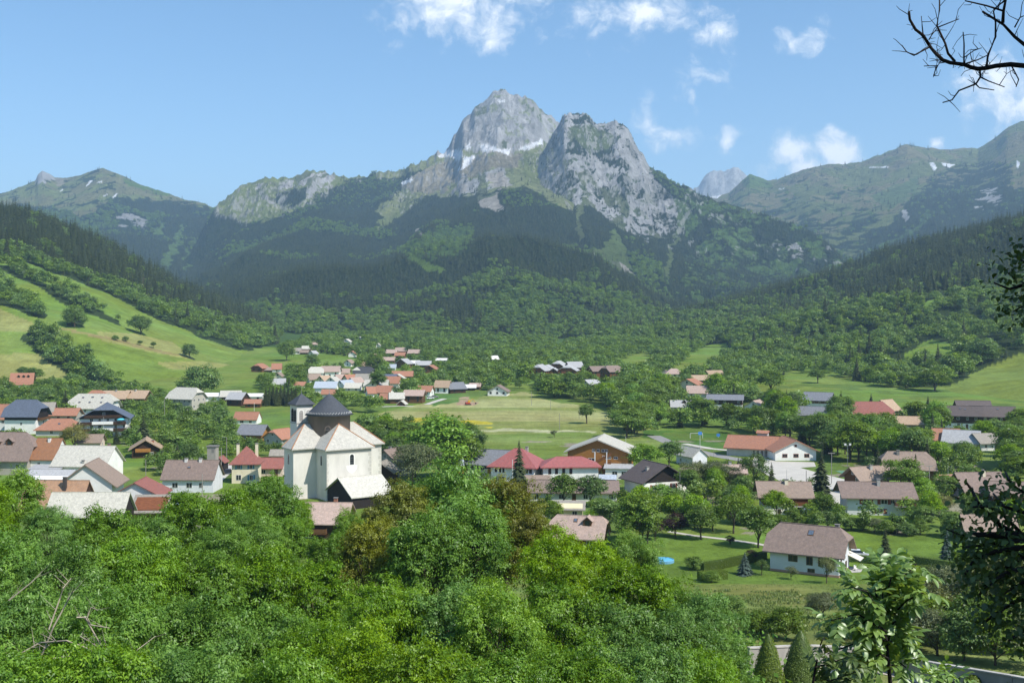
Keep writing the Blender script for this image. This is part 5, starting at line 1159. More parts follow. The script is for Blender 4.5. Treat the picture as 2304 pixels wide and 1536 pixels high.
house('chalet', 'tan roofed wooden chalet, right one of the pair on the meadow edge', 311, 911, 10.5, 9, 4.6, 7.8, -8, 'gable', 'ta', 'M', og=1.2, oh=1.1, clear=.9, chim=[(-1, -.6, .8)])
house('farmhouse', 'old farmhouse with stone half hip roof and grey rubble gable with many windows', 420, 920, 15, 11, 6.4, 11.0, -22, 'half', 'st', 's', og=1.0, oh=1.1, k=.42, floors=2, clear=.97, clad=None)
house('house', 'red roofed house with three dormers high on the left meadow', 51, 876, 12.0, 9.0, 4.2, 10.0, 14, 'gable', 'or', 'w', og=.8, oh=.8, clad='m', cladz=4.2, dorm=[(-1.8, 2.2, 1.2, 1.2), (1.0, 2.2, 1.2, 1.2), (3.6, 2.2, 1.2, 1.2)], clear=.95)
house('shed', 'long pale metal roofed shed behind the orchard hedge', 484, 902, 13, 6, 3.2, 4.6, 2, 'gable', 'wh', 'w', cat='shed', clear=.9)
house('barn', 'low barn with pale roof and dark gable beside the metal shed', 520, 902, 10, 8, 3.2, 5.8, 8, 'gable', 'st', 'D', cat='barn', clear=.9)
house('barn', 'weathered wooden barn with grey roof behind the hedge line', 536, 912, 8.5, 8, 4.0, 7.0, -18, 'gable', 'lg', 'D', cat='barn', clear=.95)
house('shed', 'small red roofed wooden cabin by the streetlamp near the fir hedge', 570, 916, 7.5, 5.5, 2.6, 4.2, 3, 'gable', 'or', 'M', cat='cabin', clear=.95)
house('shed', 'long white roofed greenhouse shed beside the fir hedge', 566, 900, 12, 6, 2.6, 3.8, 0, 'gable', 'wh', 'w', cat='shed', clear=.8)
house('bungalow', 'low white bungalow with plain bright orange roof on the green meadow', 557, 952, 10.4, 7.0, 2.4, 5.2, -4, 'gable', 'or', 'w', og=.3, oh=.6, clear=1.0, wins=[('f', -1.5, .7, 1.6, 1.1, 0), ('f', 2.4, .7, 1.2, 1.1, 0)])
house('chalet', 'orange timber chalet with flat looking blue grey roof left of the bell tower', 572, 992, 8.6, 7.5, 3.6, 6.4, -12, 'gable', 'gy', 'O', og=1.2, oh=1.0, clear=.97)
house('house', 'house with orange half hip roof and grey gable tucked against the bell tower', 632, 1000, 9, 8.5, 3.2, 6.0, 60, 'half', 'or', 'g', og=.8, oh=.8, k=.3, clear=.9)
# school and neighbours
house('house', 'house with dark boarded gable and grey slate roof left of the school', 1112, 1075, 12.5, 10, 5.0, 8.4, -22, 'gable', 'gy', 'c', og=.8, oh=.8, clad='n', cladz=3.4, clear=.97, balc=[('f', .5, 6, 2.4, dict(depth=1.2, mat=wood(WOODS['o'])))])
house('cabin', 'bluish tin roof and orange boards peeping left of the dark gabled house', 1052, 1062, 5.5, 5, 2.8, 3.8, 5, 'gable', 'lb', 'O', cat='cabin', clear=.9)
s1 = house('school', 'white two storey school block with red hip roof behind the tall spruce', 1166, 1084, 12.6, 11.5, 5.7, 9.6, -17, 'hip', 'sc', 'w', oh=1.0, rt=.3, wins=[('f', -4.8 + 1.1 * i, z, .62, 1.55, 0) for z in (.6, 3.4) for i in (0, 1.1, 2.0)] + [('f', u, z, .85, 1.55, 0) for z in (.6, 3.4) for u in (3.2, 4.2, 5.3)] + [('l', -1, 3.4, .8, 1.5, 0), ('l', 2, 3.4, .8, 1.5, 0)], frame=simple_mat('maroon_paint', (.09, .03, .03), .7, 3, .1), chim=[(2.2, 1.2, 1.0, CONC)], cat='school', clear=.97)
s2 = house('school', 'long white school wing with low red roof and lettering on its wall', 1280, 1087, 15.4, 9.0, 5.7, 7.6, 4, 'hip', 'sc', 'w', oh=.9, rt=.3, wins=[('f', u, z, .8, 1.6, 0) for z in (.6, 3.3) for u in (-5.9, -4.0, -2.0, 0.0)], frame=simple_mat('maroon_paint', (.09, .03, .03), .7, 3, .1), cat='school', clear=.97)
def lettering(root, body, size, x, y, z, rx, tilt):
    cu = bpy.data.curves.new('lettering', 'FONT'); cu.body = body; cu.size = size; cu.extrude = .02; cu.align_x = 'CENTER'
    cu.materials.append(simple_mat('sign_paint', (.05, .04, .05), .7, 3, .1)); o = bpy.data.objects.new('lettering', cu); link(o, root); o.location = (x, y, z)
    me = bpy.data.meshes.new_from_object(o); me.name = 'lettering'; bpy.data.objects.remove(o); o = obj('lettering', me, root, (x, y, z), kind='stuff')
    o.rotation_euler = Matrix.Rotation(math.radians(90), 3, 'X').to_euler(); o.rotation_euler.rotate_axis('Z', math.radians(tilt)); return o
lettering(s2, 'GROUPE SCOLAIRE', .62, 4.3, -4.53, 2.2, 0, 13)
B = house('apartment_block', 'big orange brown timber chalet block with broad gable facing the meadow', 1352, 1062, 15, 18.0, 7.4, 10.9, 78, 'gable', 'st', 'O', og=1.0, oh=1.0, rt=.35, cat='apartment block', clear=.99,
      wins=[('l', u, z, 2.0, 1.0, 0) for z in (1.8, 4.2) for u in (-4.6, -1.8)] + [('l', u, 7.0, .9, .9, 0) for u in (-1.2, .2, 1.6, 2.6)] + [('l', 5.2, 2.2, 1.2, .8, 0), ('l', 3.4, 5.0, 1.2, .8, 0), ('l', 5.4, 5.0, 1.2, .8, 0), ('l', -6.6, 1.8, 1.6, .5, 0), ('l', -6.2, 4.6, .8, .5, 0), ('l', 2.0, 5.0, 1.2, 1.0, 0)])
dg = MB()
for k, (u0, z0) in enumerate(((-.4, 1.2), (-.4, 3.6))):
    dg.add([(-7.5 - 1.6, -(u0) + .0, z0), (-7.5 - 1.6, -(u0 + 4.6), z0 + 2.6), (-7.5 - 1.6, -(u0 + 4.6), z0 + 3.6), (-7.5 - 1.6, -(u0), z0 + 1.0), (-7.5 - 1.5, -(u0), z0), (-7.5 - 1.5, -(u0 + 4.6), z0 + 2.6), (-7.5 - 1.5, -(u0 + 4.6), z0 + 3.6), (-7.5 - 1.5, -(u0), z0 + 1.0)], [(0, 1, 2, 3), (7, 6, 5, 4), (0, 4, 5, 1), (3, 2, 6, 7), (0, 3, 7, 4), (1, 5, 6, 2)])
dg.obj('stair_parapet', wood((.20, .085, .03)), B)
for u in (-.6, 2.9): MB().box(-7.5 - 1.75, -7.5 - 1.45, -u - .15, -u + .15, 0, 7.2).obj('white_post', FRAME_W, B)
house('annexe', 'white flat roofed ground floor annexe right of the orange timber block', 1392, 1075, 7.5, 6, 3.4, 3.8, -8, 'shed', 'lg', 'w', og=.5, oh=.5, cat='annexe', wins=[('f', -1.0, 1.0, 1.6, 1.4, 0), ('f', 1.6, .2, 1.4, 2.2, 0)], clear=.9)
house('house', 'dark grey gabled house with red shutters and white lower wall', 1474, 1108, 10, 13.0, 4.4, 8.2, 114, 'gable', 'db', 'w', og=1.3, oh=1.2, clad='n', cladz=3.6, shutters='r', wins=[('l', -3.6, 1.8, .9, 1.2, 1), ('l', -1.0, 1.8, .9, 1.2, 1), ('l', 2.6, 1.8, 1.0, 1.3, 1), ('l', -2.6, .1, .9, 1.0, 1)], chim=[(-1, 3, .6)], clear=.97)
house('workshop', 'long low grey brown workshop roofs in front of the school wing', 1290, 1120, 22, 11, 2.6, 4.6, -3, 'gable', 'br', 'w', og=.8, oh=.8, cat='workshop', clear=.9)
house('workshop', 'small flat porch with pink canopy below the red hip roofed school block', 1205, 1098, 7, 4, 3.0, 3.2, 0, 'shed', 'tb', 'w', cat='porch', wins=[('f', -1.5, .3, .9, 1.9, 0), ('f', .8, .3, .9, 1.9, 0)], clear=.8)
house('awning', 'pale blue metal canopy on the low workshop roof', 1367, 1108, 4.4, 3.2, 3.6, 4.6, -6, 'shed', 'lb', 'n', og=.2, oh=.2, rt=.1, cat='canopy', wins=[], clear=.9)
# village hall
hall_m = dict(frame=simple_mat('hall_frame', (.30, .10, .05), .7, 3, .1))
hp = at(1788, 1036)
h1 = house('village_hall', 'white hall with terracotta roof and three barred windows in its gable', 0, 0, 13.0, 13.6, 3.6, 6.9, 93, 'gable', 'or', 'w', og=.9, oh=1.0, rt=.3, loc=(hp.x, hp.y + 6.5, hp.z), cat='hall', wins=[('l', u, 1.1, 1.7, 1.2, 0) for u in (-3.6, .1, 3.7)] + [('l', 0, 4.5, .8, .8, 0)], clear=1.0, **hall_m)
hp2 = at(1700, 1029)
h2 = house('village_hall', 'long terracotta roofed rear wing of the white hall with grey walls', 0, 0, 15.5, 12.0, 3.4, 6.6, -24, 'gable', 'or', 'g', og=1.0, oh=1.1, rt=.3, loc=(hp2.x + 1, hp2.y + 8, hp2.z), cat='hall wing', clear=.9, wins=[('l', -3 + 1.2 * i, .8, .7, 1.2, 0) for i in range(6)] + [('f', 1.5 + 1.3 * i, .2, 1.0, 2.2, 0) for i in range(4)])
MB().box(1.2, 4.6, .8, 3.6, 5.0, 7.6).obj('roof_lantern', plaster((.46, .45, .43)), h2); MB().slab([[(.8, .3, 7.5), (5.0, .3, 7.5), (5.0, 2.2, 8.3), (.8, 2.2, 8.3)], [(5.0, 4.1, 7.5), (.8, 4.1, 7.5), (.8, 2.2, 8.3), (5.0, 2.2, 8.3)]], .2).obj('lantern_roof', roof_mat(*ROOFS['or']), h2)
house('clubhouse', 'bluish white clubhouse with single pitched roof falling to the right', 1556, 1044, 9.0, 5.5, 3.4, 5.6, -64, 'gable', 'st', 'b', og=.5, oh=.7, cat='clubhouse', wins=[('r', 0, .8, 1, 1.1, 0), ('f', -2, .8, 1, 1.1, 0), ('f', 1, 1.0, .7, .7, 0)], clear=.95)
house('house', 'small house with salmon pink roof behind the flowering chestnut row', 1652, 1083, 6.0, 5.5, 3.2, 5.0, -2, 'gable', 'pk', 'R', og=.4, oh=.5, clear=.9, chim=[(-1.2, 0, .5)], wins=[])
house('house', 'brown roofed house with chimney sunk among trees right of the tall lamp post', 2040, 1075, 13, 10, 4.0, 7.8, -10, 'half', 'tb', 'M', og=1.0, oh=1.1, chim=[(-2.6, -1, 1.0, CONC_D)], clear=.7)
house('house', 'modern white and dark timber house with flat looking slate roof on the right', 1632, 922, 17, 11, 5.8, 7.8, -14, 'gable', 'gy', 'w', og=.8, oh=.9, clad='d', cladz=3.0, floors=2, clear=.97)
house('house', 'pale roofed white house with reddish end behind the modern timber house', 1574, 900, 13, 10, 4.6, 8.0, -10, 'gable', 'pk', 'w', clear=.95)
house('house', 'long orange roofed house running up the right meadow edge', 1553, 880, 9, 13, 4.5, 7.6, 55, 'gable', 'or', 'c', og=1.0, oh=1.0, clear=.95)
house('chalet', 'small chalet with tan roof by the long orange roof', 1576, 866, 11, 8, 3.8, 6.4, 0, 'gable', 'ta', 'D', clear=.95)
house('house', 'reddish hip roof at the foot of the narrow meadow strip', 1516, 850, 12, 9, 3.5, 6.5, 0, 'hip', 'pk', 'w', clear=.9)
house('house', 'tiny house with dark roof beside the narrow meadow strip', 1496, 846, 6, 5, 2.6, 4.4, 80, 'gable', 'br', 'w', clear=.9)
house('chalet', 'chalet roof half hidden in the wood above the long orange roof', 1606, 852, 11, 8, 3.2, 5.8, 20, 'gable', 'ta', 'M', clear=.9)
house('house', 'grey roofed house with white dormers in the right tree belt', 1532, 925, 9.5, 7, 3.0, 5.6, -4, 'gable', 'lg', 'w', clear=.9, dorm=[(1.5, 2.0, 1.5, 1.0)])
house('house', 'house with red and grey split roof right of the modern timber house', 1702, 926, 10, 9, 3.0, 5.8, 60, 'gable', 'pk', 'w', clear=.9)
house('chalet', 'chalet with grey slate roof over white walls on the right meadow edge', 1842, 922, 12.0, 10, 5.8, 9.0, -28, 'gable', 'gy', 'w', og=1.3, oh=1.1, clad='m', cladz=3.6, clear=.95)
house('house', 'broad low grey slate roofs in front of the slate roofed chalet', 1828, 944, 14, 10, 3.0, 6.2, -24, 'gable', 'gy', 's', og=1.0, oh=1.0, clear=.9)
house('farmhouse', 'large farmhouse under reddish brown hip roof at the right meadow foot', 1952, 945, 19, 13, 3.4, 8.6, -3, 'half', 're', 'D', og=1.0, oh=1.2, k=.6, clear=.92)
house('barn', 'tan ridged barn end behind the reddish brown hip roof', 1994, 940, 9, 9, 4.5, 8.6, 40, 'gable', 'ta', 'D', cat='barn', clear=.85)
house('house', 'house with sandy tan roof and red ridge wing in the right trees', 2044, 968, 12, 9, 3.4, 6.0, -14, 'gable', 'ta', 's', clear=.92)
house('chalet', 'dark brown timber chalet on a white base, left of the dark pair', 2166, 962, 13.5, 11, 6.2, 9.4, -22, 'gable', 'db', 'w', og=1.3, oh=1.2, clad='d', cladz=2.4, sky=[(-1, 2, 1, .9), (1, 2.4, 1, .9)], clear=.97)
house('chalet', 'dark brown timber chalet with long roof, right of the dark pair', 2232, 960, 16, 11, 5.6, 9.0, -18, 'gable', 'db', 'w', og=1.3, oh=1.2, clad='d', cladz=2.4, sky=[(2, 2, 1, .9)], clear=.97)
house('chalet', 'dark chalet roof rising behind the dark timber pair', 2188, 946, 13, 10, 6.0, 9.2, -10, 'gable', 'db', 'w', og=1.2, oh=1.1, clad='d', cladz=2.4, clear=.9)
house('house', 'house with bright orange roof slope and grey gabled annexe below the dark chalets', 2128, 1004, 8.5, 9, 3.2, 6.6, -16, 'gable', 'or', 'w', clear=.92)
house('house', 'light grey gable roof joined to the bright orange slope', 2164, 1008, 11, 9, 3.0, 6.6, -30, 'gable', 'lg', 'w', og=.9, oh=.9, clear=.92)
house('house', 'grey brown flat looking roof at right beside the light grey gable', 2226, 1010, 11.5, 9, 3.2, 5.8, 8, 'gable', 'gb', 'w', og=.9, oh=.9, clear=.92)
# ------------------------------------------------------------------ the hamlet up the valley: (x, base y, length, depth, yaw, roof, walls, style, eaves, ridge, label)
HAM = [
 (735, 884, 12, 8, -4, 'lb', 'w', 'gable', 3.8, 6.8, 'house with pale blue metal roof and dark dormers above the church cone'),
 (741, 892, 7, 6, 0, 'or', 'w', 'gable', 2.2, 4.2, 'small orange roof squeezed in front of the pale blue metal roof'),
 (711, 850, 9, 8, 12, 'st', 'w', 'half', 4.2, 7.6, 'stone roofed house at the left end of the hamlet terrace'),
 (745, 848, 12, 8, -2, 'pk', 'w', 'gable', 4.4, 7.6, 'long pink red roof over a bright white wall at the hamlet top left'),
 (775, 846, 7, 6, -4, 'pk', 'c', 'gable', 3, 5.4, 'short pink roof stepping down right of the long pink red roof'),
 (706, 860, 8, 7, 30, 'tb', 'w', 'gable', 2.6, 5.6, 'tan orange roof corner below the stone roofed house'),
 (730, 862, 8, 6, 60, 'ta', 'c', 'gable', 2.4, 5.0, 'cream slanting roof left of the bright jumble of small roofs'),
 (750, 866, 8, 7, 76, 'st', 'w', 'gable', 2.6, 5.4, 'stone gable with brown boards in the jumble of small roofs'),
 (765, 858, 7, 5, 50, 'pk', 'w', 'gable', 2.4, 4.8, 'narrow pink roof behind the pale blue slanting roof'),
 (778, 870, 11, 5, 62, 'lb', 'w', 'gable', 2.2, 4.4, 'pale blue slanting roof running towards the camera'),
 (789, 860, 8, 6, 40, 'or', 'c', 'gable', 2.6, 5.2, 'orange roof with cream gable in the middle of the jumble'),
 (800, 866, 9, 6, 58, 'pk', 'w', 'gable', 2.4, 5.0, 'pink slanting roof right of the pale blue slanting roof'),
 (796, 878, 9, 6, -6, 'ps', 'w', 'gable', 2.2, 4.6, 'pale flat looking roof at the bottom of the jumble'),
 (819, 850, 12, 9, -8, 'dk', 's', 'half', 4.0, 7.6, 'dark slate roof with one bright skylight in the hamlet'),
 (829, 862, 15, 9, -2, 'gb', 's', 'gable', 3.0, 6.2, 'long grey brown barn roof in the hamlet middle'),
 (803, 850, 4, 4, 0, 'st', 'c', 'hip', 6, 7.4, 'narrow cream tower house left of the dark slate roof'),
 (848, 880, 13, 9, -2, 'st', 'w', 'gable', 3.6, 6.8, 'long pale stone roof behind the big white gable'),
 (841, 884, 7, 10, 86, 'lg', 'w', 'gable', 4.2, 7.4, 'big white gable with grey roof edges facing the church'),
 (874, 862, 10, 8, -4, 'bl', 's', 'gable', 3.4, 6.0, 'deep blue slate roof beside the grey brown barn roof'),
 (883, 876, 9, 8, -6, 'or', 'w', 'gable', 4.6, 8.0, 'orange red roof over white walls right of the deep blue roof'),
 (840, 894, 7, 8, 20, 'or', 'w', 'gable', 3.2, 6.2, 'orange roof left of the tall dark tree in the hamlet'),
 (866, 894, 8, 8, -12, 'or', 'w', 'gable', 3.6, 6.8, 'orange roof right of the tall dark tree in the hamlet'),
 (877, 906, 9, 7, -6, 'or', 'M', 'gable', 2.8, 5.0, 'low wooden barn with orange roof at the meadow edge'),
 (893, 906, 7, 8, 6, 'st', 'M', 'gable', 3.0, 5.6, 'wooden barn with pale stone roof at the meadow edge'),
 (933, 905, 10, 8, -8, 'pk', 'M', 'gable', 4.4, 6.8, 'timber chalet with light pink roof beside the meadow lane'),
 (957, 890, 8, 7, -14, 'or', 'w', 'gable', 3.2, 5.8, 'orange roof behind the light pink chalet'),
 (905, 912, 4, 3.5, 80, 'st', 'M', 'gable', 1.4, 2.8, 'tiny stone roofed hut on the meadow below the barns'),
 (906, 853, 13, 8, 2, 'or', 's', 'gable', 2.8, 5.6, 'long bright orange roof in the upper right hamlet'),
 (896, 858, 6, 8, 84, 'st', 's', 'gable', 2.6, 5.0, 'stone gable jutting out below the long bright orange roof'),
 (825, 829, 8, 6, -4, 'ta', 'D', 'gable', 2.8, 5.2, 'brown chalet alone above the dark slate roof'),
 (786, 824, 6, 6, 70, 'tb', 'w', 'gable', 3, 5.4, 'small house under the tree fringe above the hamlet'),
 (843, 813, 6, 8, 80, 'ta', 'c', 'gable', 3.6, 6.6, 'cream gabled house above the tall trees'),
 (848, 822, 7, 6, 0, 'dk', 'b', 'gable', 2, 4.0, 'dark blue grey roof below the cream gabled house'),
 (882, 800, 9, 7, -6, 'pk', 'M', 'gable', 3.0, 5.6, 'left one of the red roofed chalets on the upper slope'),
 (903, 796, 10, 8, -6, 'pk', 'M', 'gable', 3.2, 6.0, 'uppermost red roofed chalet on the upper slope'),
 (901, 805, 8, 7, -8, 'or', 'M', 'gable', 2.6, 5.0, 'orange roofed chalet below the uppermost red one'),
 (933, 802, 10, 8, -10, 'pk', 'R', 'gable', 3.6, 6.4, 'red walled chalet right of the upper slope chalets'),
 (876, 816, 9, 7, -4, 'pk', 'M', 'gable', 2.6, 4.8, 'long pinkish roof in the trees under the red chalets'),
 (909, 828, 8, 11, 62, 'lg', 'M', 'gable', 4.0, 7.4, 'grey roofed chalet with broad gable on the slope right'),
 (932, 823, 8, 6, 0, 'wh', 'D', 'gable', 2.6, 4.4, 'bright white metal roof on the slope right'),
 (953, 826, 11, 7, 2, 'lg', 'D', 'gable', 2.4, 5.0, 'grey barn roof right of the bright white roof'),
 (881, 832, 6, 6, 0, 'lb', 'w', 'gable', 2.2, 4.4, 'pale blue roof above the long bright orange roof'),
 (970, 838, 9, 9, 76, 'or', 'M', 'gable', 3.0, 5.6, 'brown gable with orange roof near the pale field'),
 (985, 814, 5, 4, 0, 'wh', 'w', 'gable', 2, 3.2, 'left one of two white sheds among the far trees'),
 (1000, 814, 5, 4, 0, 'wh', 'w', 'gable', 2, 3.2, 'right one of two white sheds among the far trees'),
 (661, 796, 13, 7, 3, 'gb', 'w', 'gable', 3.0, 5.6, 'long tan barn roof at the top of the left meadow'),
 (690, 789, 8, 6, 0, 'ps', 'M', 'gable', 2.6, 5.0, 'pale roofed chalet above the long tan barn'),
 (686, 797, 7, 5, -8, 'tb', 'D', 'gable', 2.2, 4.0, 'dark chalet right beside the long tan barn'),
 (705, 800, 6, 6, 60, 'lg', 'w', 'gable', 2.4, 4.6, 'grey roofed cottage at the end of the barn group'),
 (707, 778, 7, 5, 0, 'pk', 'w', 'gable', 2, 3.8, 'pinkish roof in the trees over the barn group'),
 (781, 776, 8, 8, 80, 'ps', 'w', 'gable', 4.0, 6.6, 'white gabled house high on the wooded slope'),
 (810, 765, 4, 5, 80, 'ps', 'w', 'gable', 2.4, 4.2, 'lone white cottage highest on the wooded slope'),
 (793, 803, 5, 6, 84, 'or', 'w', 'gable', 3.2, 5.4, 'narrow white house with orange roof in the wooded slope'),
 (851, 784, 5, 6, 84, 'ps', 'w', 'gable', 3, 5.4, 'little white gable left of the red chalets'),
 (585, 836, 9, 9, 70, 'or', 'M', 'half', 3.2, 6.2, 'brown gabled house with orange roof on the left meadow edge'),
 (603, 836, 7, 5, 0, 'tb', 'M', 'gable', 1.8, 3.4, 'low brown shed beside the brown gabled house'),
 (623, 838, 6, 7, 8, 'or', 'w', 'gable', 3.4, 6.8, 'white house with steep orange roof by round trees'),
 (624, 872, 9, 7, 10, 'lg', 'w', 'gable', 2.6, 5.8, 'grey roofed house behind the tall fir hedge'),
 (628, 857, 5, 6, 80, 'tb', 'c', 'gable', 3.2, 5.8, 'tan gable among trees above the fir hedge'),
 (675, 872, 6, 5, 0, 'or', 'w', 'gable', 2, 3.8, 'little red roof in the trees right of the fir hedge'),
 (527, 752, 10, 7, -10, 'tb', 'w', 'gable', 2.6, 5.0, 'tan roofed farm under the dark conifer slope'),
 (575, 750, 7, 6, 10, 'or', 'w', 'gable', 2.6, 5.0, 'orange roofed cottage under the dark conifer slope'),
 (589, 764, 6, 4, 0, 'pk', 'w', 'gable', 1.6, 3.2, 'pink shed in the leaf trees below the conifer slope'),
 (997, 884, 8, 7, -14, 'ta', 'w', 'gable', 4.2, 7.4, 'tan roofed white house at the upper edge of the hay meadow'),
 (1023, 883, 10, 9, 30, 'gy', 'D', 'gable', 3.0, 6.2, 'dark barns under grey slate roofs beside the tan roofed white house'),
 (1052, 878, 9, 5, 2, 'wh', 'D', 'gable', 2.2, 3.6, 'open shed with white roof at the upper meadow edge'),
 (1070, 876, 6, 5, -10, 'pk', 'M', 'gable', 2.4, 4.0, 'pink roofed hut at the end of the open white shed'),
 (1122, 889, 9, 11, 80, 'br', 'w', 'gable', 2.8, 6.0, 'lone farmhouse with dark gable and white ground floor by the meadow'),
 (1111, 812, 6, 6, 30, 'wh', 'D', 'gable', 2.2, 4.6, 'little white roofed hut far back in the woods'),
 (1215, 851, 12, 11, 66, 'lg', 'R', 'half', 6.0, 9.6, 'leftmost grey roofed block of the holiday residence'),
 (1232, 848, 9, 10, 72, 'lg', 'M', 'half', 5.4, 8.6, 'second grey roofed block of the holiday residence'),
 (1247, 850, 9, 9, 80, 'lg', 'M', 'gable', 4.0, 7.0, 'low middle block of the holiday residence'),
 (1257, 843, 11, 11, 70, 'lg', 'R', 'half', 6.4, 10.0, 'rear grey roofed block of the holiday residence'),
 (1279, 853, 12, 12, 76, 'lg', 'R', 'half', 6.4, 9.8, 'front right block of the holiday residence with white balconies'),
 (1292, 843, 10, 9, 20, 'lg', 'R', 'gable', 6.0, 9.4, 'highest block at the right end of the holiday residence'),
 (1344, 855, 11, 9, 24, 'br', 'M', 'gable', 6.6, 9.4, 'left brown chalet block beside the green clearing'),
 (1377, 860, 11, 11, 30, 'br', 'M', 'half', 7.6, 11.0, 'right brown chalet block beside the green clearing'),
 (1329, 873, 9, 8, 40, 'lg', 'w', 'gable', 3.0, 5.4, 'low white house with grey roof below the brown chalet blocks'),
]
for (px, py, L, W, yaw, rf, wl_, st, he, hr, lb) in HAM:
    house('house' if W > 4.5 and L > 5.5 else 'cottage', lb, px, py, L, W, he, hr, yaw, st, rf, wl_, og=.8, oh=.8, rt=.25, fine=False, clear=.85, wfaces='frl')
MB().box(-6, 6, -.3, .3, -1, 1.6).obj('boundary_wall', CONC, loc=at(1410, 872), label='white roadside wall right of the brown chalet blocks', cat='wall')
# concrete hose-drying tower behind the long brown roof
def hose_tower():
    p = at(479, 1070); e = empty('hose_tower', p, math.radians(-6), 'tall plain concrete tower rising behind the long brown roof', 'tower')
    MB().box(-1.3, 1.3, -1.2, 1.2, -1, 8.6).obj('shaft', simple_mat('raw_concrete', (.33, .30, .255), .95, .8, .15), e)
    MB().box(-1.55, 1.55, -1.45, 1.45, 8.6, 8.9).obj('roof_slab', CONC_D, e); MB().box(.1, .9, -1.26, -1.2, 7.0, 8.0).obj('louvre', CONC_D, e)
    CLEAR.append((470, 489, 998, 1030, p.y))
hose_tower()
